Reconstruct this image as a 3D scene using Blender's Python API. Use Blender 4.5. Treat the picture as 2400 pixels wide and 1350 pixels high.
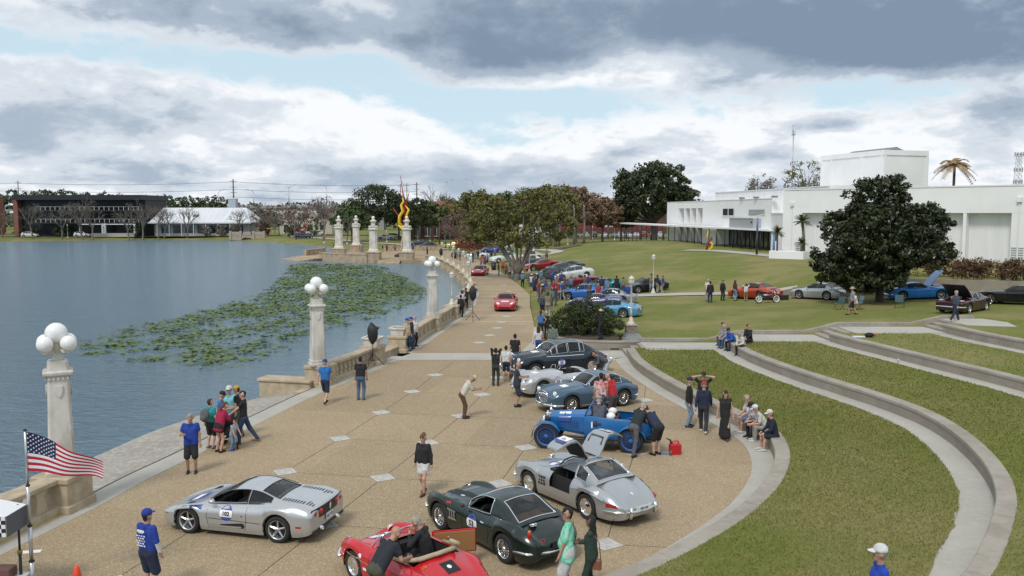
import bpy,bmesh,math,random
import numpy as np
from mathutils import Vector,Matrix
from mathutils.bvhtree import BVHTree
R = math.radians
scene = bpy.context.scene
COL = scene.collection
for _o in list(bpy.data.objects):
	bpy.data.objects.remove(_o)
CAM_H = 7.85
cam_data = bpy.data.cameras.new("camera")
cam_data.lens = 30.0
cam_data.sensor_width = 36.0
cam_data.clip_start = 0.2
cam_data.clip_end = 6000
cam = bpy.data.objects.new("camera",cam_data)
cam.location = (0,0,CAM_H)
cam.rotation_euler = (R(90 - 5.086),0,0)
COL.objects.link(cam)
scene.camera = cam
SUN_EL,SUN_AZ = 52.0,205.0      # azimuth clockwise from +Y (the way the camera looks)
sun_data = bpy.data.lights.new("sun",'SUN')
sun_data.energy = 2.0
sun_data.angle = R(14)
sun_data.color = (1.0,0.955,0.89)
sun = bpy.data.objects.new("sun",sun_data)
_d = Vector((math.sin(R(SUN_AZ)) * math.cos(R(SUN_EL)),math.cos(R(SUN_AZ)) * math.cos(R(SUN_EL)),math.sin(R(SUN_EL))))
sun.rotation_euler = _d.to_track_quat('Z','Y').to_euler()
COL.objects.link(sun)
vs = scene.view_settings
scene.display_settings.display_device = 'sRGB'
vs.view_transform = 'Standard'
vs.look = 'None'
vs.exposure = 0.06
vs.gamma = 1.0
vs.use_curve_mapping = False
scene.cycles.max_bounces = 6
scene.cycles.transparent_max_bounces = 12
class Nodes:
	def __init__(s,nt):
		s.nt = nt
		s.n = nt.nodes
		s.l = nt.links
	def put(s,sock,v):
		if isinstance(v,bpy.types.NodeSocket):
			s.l.new(v,sock)
		elif v is not None:
			if isinstance(v,(tuple,list)) and len(v) == 3 and sock.type == 'RGBA':
				v = (*v,1)
			sock.default_value = v
	def new(s,t,**kw):
		n = s.n.new(t)
		for k,v in kw.items():
			setattr(n,k,v)
		return n
	def m(s,op,a,b=None,c=None):
		n = s.new('ShaderNodeMath',operation=op)
		for i,v in enumerate((a,b,c)):
			if v is not None:
				s.put(n.inputs[i],v)
		return n.outputs[0]
	def noise(s,vec,scale,detail=4,rough=.5,dist=0):
		n = s.new('ShaderNodeTexNoise')
		s.put(n.inputs['Vector'],vec)
		n.inputs['Scale'].default_value = scale
		n.inputs['Detail'].default_value = detail
		n.inputs['Roughness'].default_value = rough
		n.inputs['Distortion'].default_value = dist
		return n.outputs['Fac']
	def remap(s,v,a,b,c=0.,d=1.,smooth=True):
		n = s.new('ShaderNodeMapRange')
		if smooth:
			n.interpolation_type = 'SMOOTHSTEP'
		s.put(n.inputs[0],v)
		for i,q in zip((1,2,3,4),(a,b,c,d)):
			n.inputs[i].default_value = q
		return n.outputs[0]
	def mix(s,f,a,b,mode='MIX'):
		n = s.new('ShaderNodeMix',data_type='RGBA',blend_type=mode)
		s.put(n.inputs[0],f)
		s.put(n.inputs[6],a)
		s.put(n.inputs[7],b)
		return n.outputs[2]
	def xyz(s,x,y,z):
		n = s.new('ShaderNodeCombineXYZ')
		for i,v in enumerate((x,y,z)):
			s.put(n.inputs[i],v)
		return n.outputs[0]
	def sep(s,v):
		n = s.new('ShaderNodeSeparateXYZ')
		s.put(n.inputs[0],v)
		return n.outputs
world = bpy.data.worlds.new("World")
scene.world = world
world.use_nodes = True
_nt = world.node_tree
_nt.nodes.clear()
_w = Nodes(_nt)
_sky = _w.new('ShaderNodeTexSky',sky_type='NISHITA',sun_disc=False)
_sky.sun_elevation = R(SUN_EL)
_sky.sun_rotation = R(SUN_AZ)
_sky.air_density = 1.0
_sky.dust_density = 1.2
_sky.ozone_density = 1.4
_dir = _w.new('ShaderNodeTexCoord').outputs['Generated']
_x,_y,_z = _w.sep(_dir)
_el = _w.m('ARCSINE',_w.m('MAXIMUM',_z,-0.2))
_az = _w.m('ARCTAN2',_x,_y)
_p = _w.xyz(_az,_w.m('MULTIPLY',_w.m('POWER',_w.m('MAXIMUM',_el,0.0),0.8),1.75),0.37)
_big = _w.noise(_p,3.2,3,.5,.3)
_fine = _w.noise(_p,11.0,10,.58,.15)
_puff = _w.noise(_p,26.0,8,.6,.4)
_field = _w.m('ADD',_w.m('ADD',_w.m('MULTIPLY',_big,.35),_w.m('MULTIPLY',_fine,.42)),_w.m('MULTIPLY',_puff,.23))
_field = _w.m('ADD',_w.m('MULTIPLY',_w.m('SUBTRACT',_field,.5),1.7),.5)
def _blob(a,e,wa,we):
	da = _w.m('DIVIDE',_w.m('SUBTRACT',_az,a),wa)
	de = _w.m('DIVIDE',_w.m('SUBTRACT',_el,e),we)
	r = _w.m('ADD',_w.m('MULTIPLY',da,da),_w.m('MULTIPLY',de,de))
	return _w.m('EXPONENT',_w.m('MULTIPLY',r,-1.0))
_cov = _field
_dark = 0.0
CLOUDS = [  # azimuth, elevation, half widths, cover, darkness
	(-.06,.190,.11,.045,.42,.42),(.10,.225,.22,.045,.44,.44),(.34,.195,.22,.042,.46,.66),(.52,.165,.18,.040,.42,.56),(.04,.165,.07,.024,.24,.34),(.45,.24,.2,.03,.25,.22),
	(-.44,.225,.22,.042,.30,.20),(-.33,.208,.10,.030,.24,.24),(-.235,.190,.07,.022,.24,.18),
	(-.50,.142,.18,.022,.30,.06),(-.40,.102,.15,.026,.36,.14),(-.52,.085,.12,.030,.30,.06),(-.245,.106,.075,.024,.36,-.26),(-.165,.092,.065,.024,.36,-.28),(-.12,.076,.05,.020,.30,-.16),
	(.03,.152,.10,.012,.22,-.34),(.19,.170,.10,.018,.28,-.36),(.24,.148,.07,.016,.22,.10),(.345,.096,.040,.010,.30,.34),(.535,.100,.075,.024,.26,.30),(.13,.068,.03,.008,.22,.26),(.28,.062,.03,.007,.22,.26),
	(-.30,.160,.40,.024,-.26,0.),(.04,.128,.20,.022,-.20,0.),(.36,.135,.10,.018,-.16,0.),(-.3,.045,.45,.030,.36,.10),(.05,.040,.20,.020,.28,.08),(.35,.070,.45,.040,.26,-.12),(.2,.02,.9,.02,.2,.06)]
for a,e,wa,we,k,dk in CLOUDS:
	b = _blob(a,e,wa,we)
	_cov = _w.m('ADD',_cov,_w.m('MULTIPLY',b,k))
	if dk:
		_dark = _w.m('ADD',_dark,_w.m('MULTIPLY',b,dk))
_cov = _w.m('ADD',_cov,_w.remap(_el,.27,.55,0,.10))
_mask = _w.remap(_cov,.46,.66)
_thick = _w.m('ADD',_w.remap(_cov,.56,1.05,.02,.30),_dark)
_thick = _w.m('ADD',_thick,_w.m('MULTIPLY',_w.m('SUBTRACT',_w.m('ADD',_w.m('MULTIPLY',_fine,.7),_w.m('MULTIPLY',_puff,.3)),.48),1.2))
_ccol = _w.new('ShaderNodeValToRGB')
_ccol.color_ramp.interpolation = 'EASE'
for i,(q,c) in enumerate(((0.0,(.92,.94,.97)),(.28,(.66,.72,.79)),(.58,(.40,.48,.58)),(1.0,(.215,.290,.39)))):
	el = _ccol.color_ramp.elements[i] if i < 2 else _ccol.color_ramp.elements.new(q)
	el.position = q
	el.color = (*c,1)
_w.put(_ccol.inputs[0],_thick)
_skyc = _w.mix(1.0,_sky.outputs[0],(.085,.085,.085),'MULTIPLY')
_skyc = _w.mix(_w.remap(_el,.02,.5,.92,.6),_skyc,(.62,.795,.90))
_col = _w.mix(_mask,_skyc,_ccol.outputs[0])
_bg = _w.new('ShaderNodeBackground')
_w.put(_bg.inputs[0],_col)
_bg.inputs[1].default_value = 1.0
_out = _w.new('ShaderNodeOutputWorld')
_w.l.new(_bg.outputs[0],_out.inputs[0])
_MATS = {}
def M(name,c=(.5,.5,.5),rough=.6,metal=0.,spec=.5,var=None,c2=None,bump=None,alpha=1.,coat=0.,stretch=None,sub=0.,trans=0.):
	"""plain procedural material: colour c varied towards c2 by noise (var = scale, amount), bump = (scale, strength)"""
	if name in _MATS:
		return _MATS[name]
	m = bpy.data.materials.new(name)
	m.use_nodes = True
	k = Nodes(m.node_tree)
	b = m.node_tree.nodes['Principled BSDF']
	b.inputs['Roughness'].default_value = rough
	b.inputs['Metallic'].default_value = metal
	b.inputs['Specular IOR Level'].default_value = spec
	b.inputs['Base Color'].default_value = (*c,1)
	if alpha < 1:
		b.inputs['Alpha'].default_value = alpha
	if coat:
		b.inputs['Coat Weight'].default_value = coat
		b.inputs['Coat Roughness'].default_value = .04
	if trans:
		b.inputs['Transmission Weight'].default_value = trans
	vec = None
	if var or bump:
		vec = k.new('ShaderNodeTexCoord').outputs['Object']
		if stretch:
			mp = k.new('ShaderNodeMapping')
			mp.inputs['Scale'].default_value = stretch
			k.put(mp.inputs[0],vec)
			vec = mp.outputs[0]
	if var:
		c2 = c2 or tuple(max(0,q * (1 - var[1])) for q in c)
		f = k.remap(k.noise(vec,var[0],5,.62),.32,.68)
		k.put(b.inputs['Base Color'],k.mix(f,c,c2))
	if bump:
		bn = k.new('ShaderNodeBump')
		bn.inputs['Strength'].default_value = bump[1]
		bn.inputs['Distance'].default_value = .02
		k.put(bn.inputs['Height'],k.noise(vec,bump[0],4,.6))
		k.put(b.inputs['Normal'],bn.outputs[0])
	_MATS[name] = m
	return m
class MB:
	"""collects polygons; build() links them as ONE mesh object"""
	def __init__(s):
		s.v = []
		s.f = []
		s.mi = []
		s.sm = []
	def add(s,verts,faces,mi=0,smooth=False):
		o = len(s.v)
		s.v.extend([tuple(p) for p in verts])
		s.f.extend([tuple(o + i for i in f) for f in faces])
		s.mi.extend([mi] * len(faces))
		s.sm.extend([smooth] * len(faces))
		return s
	def box(s,x0,x1,y0,y1,z0,z1,mi=0,tf=None):
		v = [(x,y,z) for z in (z0,z1) for y in (y0,y1) for x in (x0,x1)]
		if tf:
			v = [tf(p) for p in v]
		return s.add(v,[(0,2,3,1),(4,5,7,6),(0,1,5,4),(2,6,7,3),(0,4,6,2),(1,3,7,5)],mi)
	def bevbox(s,x0,x1,y0,y1,z0,z1,b=.02,mi=0):
		"""box with the vertical and top edges chamfered"""
		def ring(d,z):
			return [(x0 + d,y0 + d + 0,z),(x1 - d,y0 + d,z),(x1 - d,y1 - d,z),(x0 + d,y1 - d,z)]
		def oct_(d,z):
			r = []
			for (x,y,sx,sy) in ((x0,y0,1,1),(x1,y0,-1,1),(x1,y1,-1,-1),(x0,y1,1,-1)):
				a = (x + sx * (b + d),y + sy * d,z)
				c = (x + sx * d,y + sy * (b + d),z)
				r += [c,a] if (sx * sy > 0) else [a,c]
			return r
		rings = [oct_(0,z0),oct_(0,z1 - b),oct_(b,z1)]
		return s.loft(rings,closed=True,cap=True,mi=mi)
	def prism(s,poly,z0,z1,mi=0,top=True,bottom=False):
		"""vertical prism over a plan polygon (ccw)"""
		n = len(poly)
		v = [(p[0],p[1],z0) for p in poly] + [(p[0],p[1],z1) for p in poly]
		f = [(i,(i + 1) % n,n + (i + 1) % n,n + i) for i in range(n)]
		if top:
			f.append(tuple(range(n,2 * n)))
		if bottom:
			f.append(tuple(reversed(range(n))))
		return s.add(v,f,mi)
	def loft(s,rings,closed=True,cap=False,mi=0,smooth=False):
		n = len(rings[0])
		v = [p for r in rings for p in r]
		f = []
		m = n if closed else n - 1
		for i in range(len(rings) - 1):
			for j in range(m):
				a,b = i * n + j,i * n + (j + 1) % n
				f.append((a,b,b + n,a + n))
		if cap:
			f.append(tuple(reversed(range(n))))
			f.append(tuple((len(rings) - 1) * n + j for j in range(n)))
		return s.add(v,f,mi,smooth)
	def tube(s,pts,r,n=8,mi=0,cap=True,smooth=True,flat=1.0):
		pts = [Vector(p) for p in pts]
		if not isinstance(r,(list,tuple)):
			r = [r] * len(pts)
		rings = []
		up = None
		for i,p in enumerate(pts):
			d = (pts[min(i + 1,len(pts) - 1)] - pts[max(i - 1,0)])
			if d.length < 1e-9:
				d = Vector((0,0,1))
			d.normalize()
			if up is None:
				up = Vector((0,0,1)) if abs(d.z) < .9 else Vector((1,0,0))
			a = up - d * up.dot(d)
			if a.length < 1e-6:
				a = d.orthogonal()
			a.normalize()
			up = a
			b = d.cross(a)
			rings.append([p + (a * math.cos(2 * math.pi * j / n) * flat + b * math.sin(2 * math.pi * j / n)) * r[i] for j in range(n)])
		return s.loft(rings,True,cap,mi,smooth)
	def lathe(s,prof,n=16,c=(0,0,0),mi=0,smooth=True,cap=True,axis='z'):
		rings = []
		for (r,z) in prof:
			ring = []
			for j in range(n):
				a = 2 * math.pi * j / n
				p = (r * math.cos(a),r * math.sin(a),z)
				if axis == 'y':
					p = (p[0],p[2],-p[1])
				elif axis == 'x':
					p = (p[2],p[0],p[1])
				ring.append((c[0] + p[0],c[1] + p[1],c[2] + p[2]))
			rings.append(ring)
		return s.loft(rings,True,cap,mi,smooth)
	def ball(s,c,r,n=12,mi=0,sq=(1,1,1)):
		rings = []
		m = max(4,n // 2)
		for i in range(m + 1):
			t = math.pi * (.02 + .96 * i / m) - math.pi / 2
			rings.append([(c[0] + sq[0] * r * math.cos(t) * math.cos(2 * math.pi * j / n),c[1] + sq[1] * r * math.cos(t) * math.sin(2 * math.pi * j / n),c[2] + sq[2] * r * math.sin(t)) for j in range(n)])
		return s.loft(rings,True,True,mi,True)
	def mesh(s,name,mats):
		me = bpy.data.meshes.new(name)
		me.from_pydata(s.v,[],s.f)
		for q in (mats if isinstance(mats,(list,tuple)) else [mats]):
			me.materials.append(q)
		me.polygons.foreach_set('material_index',s.mi)
		me.polygons.foreach_set('use_smooth',s.sm)
		me.update()
		return me
	def build(s,name,mats,parent=None,loc=None,rz=0.):
		return link(name,s.mesh(name,mats),parent,loc,rz)
def link(name,me,parent=None,loc=None,rz=0.):
	o = bpy.data.objects.new(name,me)
	COL.objects.link(o)
	if parent is not None:
		o.parent = parent
	if loc is not None:
		o.location = loc
	if rz:
		o.rotation_euler = (0,0,rz)
	return o
def empty(name,loc=(0,0,0),rz=0.):
	return link(name,None,None,loc,rz)
def tag(o,label=None,cat=None,group=None,kind=None):
	if label:
		o['label'] = label
	if cat:
		o['category'] = cat
	if group:
		o['group'] = group
	if kind:
		o['kind'] = kind
	return o
def np_mesh(name,v,f,mats,mi=None,smooth=False):
	"""mesh from numpy arrays, all faces with the same corner count"""
	v = np.asarray(v,dtype=np.float32)
	f = np.asarray(f,dtype=np.int32)
	me = bpy.data.meshes.new(name)
	me.vertices.add(len(v))
	me.vertices.foreach_set('co',v.ravel())
	k = f.shape[1]
	me.loops.add(f.size)
	me.loops.foreach_set('vertex_index',f.ravel())
	me.polygons.add(len(f))
	me.polygons.foreach_set('loop_start',np.arange(0,f.size,k,dtype=np.int32))
	me.polygons.foreach_set('loop_total',np.full(len(f),k,dtype=np.int32))
	for q in (mats if isinstance(mats,(list,tuple)) else [mats]):
		me.materials.append(q)
	if mi is not None:
		me.polygons.foreach_set('material_index',np.asarray(mi,dtype=np.int32))
	me.polygons.foreach_set('use_smooth',np.full(len(f),bool(smooth)))
	me.update(calc_edges=True)
	return me
def copy_tree(o,parent=None,name=None):
	c = o.copy()
	COL.objects.link(c)
	c.parent = parent
	if name:
		c.name = name
	for ch in o.children:
		copy_tree(ch,c)
	return c
def spline(pts,n=8,closed=False):
	"""Catmull-Rom through plan points"""
	P = [np.array(p,float) for p in pts]
	out = []
	m = len(P)
	for i in range(m if closed else m - 1):
		if closed:
			p0,p1,p2,p3 = P[i - 1],P[i],P[(i + 1) % m],P[(i + 2) % m]
		else:
			p1,p2 = P[i],P[i + 1]
			p0 = P[i - 1] if i > 0 else 2 * p1 - p2
			p3 = P[i + 2] if i + 2 < m else 2 * p2 - p1
		for t in np.arange(n) / n:
			out.append(tuple(.5 * ((2 * p1) + (-p0 + p2) * t + (2 * p0 - 5 * p1 + 4 * p2 - p3) * t * t + (-p0 + 3 * p1 - 3 * p2 + p3) * t ** 3)))
	if not closed:
		out.append(tuple(P[-1]))
	return out
def offset(pl,d):
	"""plan polyline moved d to the left of its direction"""
	out = []
	for i,p in enumerate(pl):
		a = pl[max(i - 1,0)]
		b = pl[min(i + 1,len(pl) - 1)]
		t = np.array([b[0] - a[0],b[1] - a[1]])
		t = t / (np.linalg.norm(t) + 1e-9)
		out.append((p[0] - t[1] * d,p[1] + t[0] * d))
	return out
def inpoly(x,y,poly):
	poly = np.asarray(poly)
	x = np.asarray(x)
	y = np.asarray(y)
	ins = np.zeros(x.shape,bool)
	n = len(poly)
	j = n - 1
	for i in range(n):
		xi,yi = poly[i]
		xj,yj = poly[j]
		if yi != yj:
			cnd = ((yi > y) != (yj > y)) & (x < (xj - xi) * (y - yi) / (yj - yi) + xi)
			ins ^= cnd
		j = i
	return ins
def polydist(x,y,poly,closed=True):
	x = np.asarray(x,float)
	y = np.asarray(y,float)
	best = np.full(x.shape,1e9)
	n = len(poly)
	for i in range(n if closed else n - 1):
		ax,ay = poly[i]
		bx,by = poly[(i + 1) % n]
		dx,dy = bx - ax,by - ay
		L = dx * dx + dy * dy + 1e-9
		t = np.clip(((x - ax) * dx + (y - ay) * dy) / L,0,1)
		best = np.minimum(best,np.hypot(x - ax - t * dx,y - ay - t * dy))
	return best
def sheet(name,poly,z,mat,kind='structure',parent=None,thick=0.0):
	"""flat polygon sheet, optionally with a skirt"""
	b = MB()
	if thick:
		b.prism(poly,z - thick,z)
	else:
		b.add([(p[0],p[1],z) for p in poly],[tuple(range(len(poly)))])
	o = b.build(name,mat,parent)
	if kind:
		o['kind'] = kind
	return o
def strip(b,pl,d0,d1,z0,z1=None,mi=0):
	"""ribbon between two offsets of a polyline; z may be a function of plan point"""
	A,B = offset(pl,d0),offset(pl,d1)
	if z1 is None:
		z1 = z0
	n = len(pl)
	v = [(p[0],p[1],z0) for p in A] + [(p[0],p[1],z1) for p in B]
	b.add(v,[(i,i + 1,n + i + 1,n + i) for i in range(n - 1)],mi)
def wallstrip(b,pl,d0,d1,z0,z1,mi=0):
	"""closed wall of rectangular section along a polyline"""
	A,B = offset(pl,d0),offset(pl,d1)
	rings = [[(a[0],a[1],z0),(a[0],a[1],z1),(c[0],c[1],z1),(c[0],c[1],z0)] for a,c in zip(A,B)]
	b.loft(rings,True,True,mi)
_TXT = {}
def text_mesh(body,size,mat,bold=False,spacing=1.0):
	"""flat mesh of a line of lettering, centred on its own middle"""
	key = (body,size,mat.name,spacing)
	if key in _TXT:
		return _TXT[key]
	cu = bpy.data.curves.new('lettering','FONT')
	cu.body = body
	cu.size = size
	cu.align_x = 'CENTER'
	cu.align_y = 'CENTER'
	cu.space_character = spacing
	if bold:
		cu.offset = .028 * size
	cu.resolution_u = 3
	ob = bpy.data.objects.new('lettering',cu)
	COL.objects.link(ob)
	dg = bpy.context.evaluated_depsgraph_get()
	me = bpy.data.meshes.new_from_object(ob.evaluated_get(dg))
	bpy.data.objects.remove(ob)
	bpy.data.curves.remove(cu)
	me.name = 'lettering'
	me.materials.clear()
	me.materials.append(mat)
	_TXT[key] = me
	return me
# ================================================================ site survey (metres; camera stands over 0,0 looking along +Y)
LEFT = [(-17,-12),(-15,0),(-13.4,10),(-12.4,15),(-11.75,18.9),(-11.15,21.9),(-10.75,24.6),(-10.25,27),(-9.5,31),(-8.35,36.6),(-6.9,41.5),(-6.15,44.9),(-5.6,47.1),(-5.2,50),(-4.5,55.8),(-3.85,61),(-3.4,66.1),(-3.1,73.2),(-3.25,83.9),(-4.0,92.5),(-6.0,107),(-7.9,118),(-10.6,131),(-13.5,138)]
ARC = [(5.5,45.2),(5.55,42),(5.9,39),(6.4,36),(7.05,33),(7.6,30.5),(7.85,28.5),(7.6,26.5),(7.0,24.6),(6.0,22.6),(4.9,21.0),(3.35,19.1),(1.8,17.6),(-1,15.9),(-4,14.8),(-8,14.2),(-12.4,14.6)]
WALL1 = [(6.25,46.0),(6.2,42.2),(6.62,38.5),(7.15,35.5),(7.8,32.6),(8.35,30.3),(8.6,28.4),(8.25,26.2),(7.6,24.3),(6.6,22.3),(5.25,20.3),(3.6,18.4),(2.0,16.9),(-.5,15.1),(-4,13.9),(-8,13.4)]
WALL2 = [(11.65,45.5),(11.75,41.6),(12.45,37.4),(13.35,34.0),(13.95,31.6),(14.25,29.3),(14.1,27.1),(13.6,24.7),(12.85,22.4),(11.9,20.4),(10.74,18.6),(9.67,17.1),(8.66,15.85),(6.6,13.8),(3,11.4)]
WALL3 = [(17.1,45.6),(17.4,43.5),(18.0,41.0),(18.8,37.4),(19.5,34.5),(19.9,32),(20.05,29),(19.6,25.5),(18.6,21.8),(16.9,18),(14.6,14.6),(11,11.5)]
WALL4 = [(23.3,45.8),(23.5,43),(24.1,39.9),(24.9,36),(25.5,32),(25.6,28),(25.1,24),(23.6,19.3),(21,15),(17,10.5)]
LAKE = [(-30,-60),(-21,-5),(-17.2,15),(-15.9,22),(-15.4,25.1),(-14.5,28.3),(-13.9,32.0),(-12.7,35.4),(-11.1,38.9),(-9.6,39.6),(-8.85,41.2),(-7.9,44.4),(-7.2,47),(-6.5,49.6),(-5.75,55.6),(-5.05,61),(-4.6,66),(-4.3,73),(-4.45,84),(-5.2,92.3),(-7.2,107),(-9.1,118),(-11.8,131),(-14.6,138.3),(-16,140.2),(-24,140.4),(-30,144),(-36.8,154),(-35.5,163),(-32,172),(-36,188),(-43,203),(-49,215),(-56,223.7),(-66,236),(-81,250),(-98,255),(-121,254),(-134,246),(-150,241),(-190,236),(-330,230),(-420,150),(-420,-60)]
PROM_R = [(.3,46.4),(1.2,51.3),(1.5,56),(1.55,60),(1.5,70),(1.7,81),(.6,93.5),(-1.2,110),(-4.8,135),(-9,158),(-13,176)]
RWALL = [(20.5,72.6),(24,70.8),(28,69.6),(33,68.5),(38,66.6),(44,63.4),(52,58)]
_CTRL = [(4,49.5,.48),(8,48.4,.46),(10,48.4,.46),(12,48.4,.5),(14,48.5,.92),(17,48.5,.95),(19,48.5,1.35),(22.5,48.5,1.42),(26,48,1.8),(32,46,1.85),(40,42,1.9),
		(3,62,.12),(3,75,.05),(3,90,.05),(1.5,110,.1),(-2,130,.15),(-8,160,.2),
		(9,54,.5),(12,60,.55),(16,66,.68),(9,76,.2),(14,77,.42),(20,71,.72),(24,67,1.05),(27,60,1.2),(31,56,1.45),(37,61,1.7),(31,66,1.15),(20,58,.95),
		(12,92,1.0),(20,88,1.35),(27,92,1.9),(32,100,2.1),(8,110,.75),(16,112,1.75),(26,122,2.1),(22,135,2.1),(30,140,2.1),(10,135,1.25),(18,160,2.0),(24,170,2.1),(8,165,.9),(2,150,.3),(-3,175,.2),
		(40,110,2.2),(60,100,2.2),(60,140,2.2),(12,200,.6),(30,210,.8),(-20,200,.2),(-30,230,.4),(0,260,.4),(60,220,.8),(-60,270,.6),(-120,290,.6),(-200,280,.6),(100,180,1.5),(150,320,.8),(-60,400,.6),(100,420,.6),
		(45,55,2.1),(50,30,2.2),(35,20,1.9),(25,5,1.5)]
_cp = np.array(_CTRL,float)
def _tps(r2):
	return r2 * np.log(np.sqrt(r2) + 1e-6)
_dd = ((_cp[:,None,:2] - _cp[None,:,:2]) ** 2).sum(-1)
_A = np.zeros((len(_cp) + 3,len(_cp) + 3))
_A[:len(_cp),:len(_cp)] = _tps(_dd) + np.eye(len(_cp)) * 60.0
_A[:len(_cp),len(_cp)] = 1
_A[:len(_cp),len(_cp) + 1:] = _cp[:,:2]
_A[len(_cp):,:len(_cp)] = _A[:len(_cp),len(_cp):].T
_wt = np.linalg.solve(_A,np.r_[_cp[:,2],0,0,0])
def _lawn(x,y):
	x = np.asarray(x,float)
	y = np.asarray(y,float)
	z = _wt[-3] + _wt[-2] * x + _wt[-1] * y
	for i,(cx,cy,_) in enumerate(_CTRL):
		z = z + _wt[i] * _tps((x - cx) ** 2 + (y - cy) ** 2)
	far = np.clip((np.hypot(x,y - 100) - 260) / 120,0,1)
	return np.clip(z,-.1,2.6) * (1 - far) + .6 * far
_s1,_s2,_s3,_s4 = spline(WALL1,6),spline(WALL2,6),spline(WALL3,6),spline(WALL4,6)
_left = spline(LEFT,4)
_arc = spline(ARC,6)
_bound = [(6.25,45.9),(6.25,48.0),(70,48.0)]
_T1 = _bound + [(70,8),(-9,8),(-9,13.3)] + _s1[::-1]
_T2 = [(12.5,48),(70,48),(70,2),(2.8,2),(2.8,11)] + _s2[::-1]
_T3 = [(17.9,48),(70,48),(70,0),(10,0),(10.5,11)] + _s3[::-1]
_T4 = [(23.9,48),(70,48),(70,0),(16,0),(16.5,10)] + _s4[::-1]
_PAVE = _left + [(-13,140),(-13,176)] + PROM_R[::-1] + [(2.4,50),(5,48),(6.3,48),(6.25,46)] + _s1 + [(-17,-12)]
_BED = [(p[0] + .25,p[1] + .75) for p in RWALL] + [(52,58),(70,58),(70,110),(32,103),(20.5,100)]
def terrain_z(x,y):
	"""height of the surface one walks on"""
	x = np.asarray(x,float)
	y = np.asarray(y,float)
	z = _lawn(x,y)
	bed = inpoly(x,y,_BED)
	k = np.clip((x - 20.5) / 9,0,1)
	k = k * k * (3 - 2 * k)
	z = np.where(bed,np.maximum(z,z + (2.35 - z) * k),z)
	z = np.where(inpoly(x,y,_T1),.45,z)
	z = np.where(inpoly(x,y,_T2),.9,z)
	z = np.where(inpoly(x,y,_T3),1.35,z)
	z = np.where(inpoly(x,y,_T4),1.8,z)
	z = np.where(inpoly(x,y,_PAVE),0.,z)
	lake = inpoly(x,y,LAKE)
	return np.where(lake,-.5,z)
def tz(x,y):
	return float(terrain_z(np.array([x]),np.array([y]))[0])
# ================================================================ materials of the ground
def ground_material(name,cols,scales,rough=.9,bump=(30,.4),speck=None,squares=None):
	m = bpy.data.materials.new(name)
	m.use_nodes = True
	k = Nodes(m.node_tree)
	b = m.node_tree.nodes['Principled BSDF']
	b.inputs['Roughness'].default_value = rough
	b.inputs['Specular IOR Level'].default_value = .25
	g = k.new('ShaderNodeNewGeometry').outputs['Position']
	c = cols[0]
	for i,(col,(sc,lo,hi,amt)) in enumerate(zip(cols[1:],scales)):
		f = k.remap(k.noise(g,sc,6,.62),lo,hi,0,amt)
		c = k.mix(f,c,col)
	if squares:
		x,y,z = k.sep(g)
		u = k.m('DIVIDE',k.m('ADD',x,k.m('MULTIPLY',y,-.22)),squares)
		v = k.m('DIVIDE',k.m('ADD',y,k.m('MULTIPLY',x,.22)),squares)
		wn = k.new('ShaderNodeTexWhiteNoise',noise_dimensions='2D')
		k.put(wn.inputs['Vector'],k.xyz(k.m('FLOOR',u),k.m('FLOOR',v),0.))
		c = k.mix(k.remap(wn.outputs['Value'],.3,1,0,.55,False),c,tuple(q * .60 for q in cols[0]))
	if speck:
		vo = k.new('ShaderNodeTexVoronoi')
		vo.inputs['Scale'].default_value = speck[0]
		k.put(vo.inputs['Vector'],g)
		c = k.mix(k.remap(vo.outputs['Distance'],.25,.75,0,speck[1]),c,speck[2])
		sepc = k.new('ShaderNodeSeparateColor')
		k.put(sepc.inputs[0],vo.outputs['Color'])
		c = k.mix(k.remap(sepc.outputs[0],.72,.95,0,speck[3]),c,speck[4])
	k.put(b.inputs['Base Color'],c)
	if bump:
		bn = k.new('ShaderNodeBump')
		bn.inputs['Strength'].default_value = bump[1]
		bn.inputs['Distance'].default_value = .03
		k.put(bn.inputs['Height'],k.noise(g,bump[0],5,.7))
		k.put(b.inputs['Normal'],bn.outputs[0])
	_MATS[name] = m
	return m
m_plaza = ground_material('exposed_aggregate',[(.385,.295,.185),(.315,.238,.148),(.43,.345,.23),(.26,.205,.14),(.15,.12,.09)],[(.35,.35,.7,.5),(2.2,.45,.75,.35),(.9,.55,.8,.35),(.8,.66,.76,.45)],
						rough=.85,bump=(45,.5),speck=(38,.48,(.185,.135,.08),.62,(.55,.46,.33)),squares=3.95)
m_conc = ground_material('pale_concrete',[(.40,.385,.345),(.31,.295,.26),(.46,.44,.40)],[(.6,.35,.7,.6),(6,.45,.7,.4)],bump=(60,.15))
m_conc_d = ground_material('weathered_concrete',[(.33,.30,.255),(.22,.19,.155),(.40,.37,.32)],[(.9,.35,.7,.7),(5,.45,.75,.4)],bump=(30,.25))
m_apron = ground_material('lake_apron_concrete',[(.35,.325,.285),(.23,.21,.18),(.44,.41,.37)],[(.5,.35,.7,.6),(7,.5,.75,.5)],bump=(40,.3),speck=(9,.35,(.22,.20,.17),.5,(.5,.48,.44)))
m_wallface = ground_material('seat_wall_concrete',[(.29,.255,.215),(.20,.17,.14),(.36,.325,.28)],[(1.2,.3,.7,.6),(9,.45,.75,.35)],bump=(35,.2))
m_grass = ground_material('lawn_grass',[(.148,.164,.034),(.114,.144,.028),(.198,.184,.055),(.26,.215,.095)],[(.55,.38,.62,.9),(2.4,.45,.70,.75),(.16,.42,.62,.75)],
						rough=.95,bump=(22,.9),speck=(24,.22,(.085,.105,.022),.3,(.21,.20,.068)))
m_far_grass = ground_material('far_grass',[(.09,.12,.03),(.055,.085,.02),(.16,.14,.055)],[(.12,.35,.65,.8),(.5,.5,.75,.5)],rough=.95,bump=None)
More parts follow.
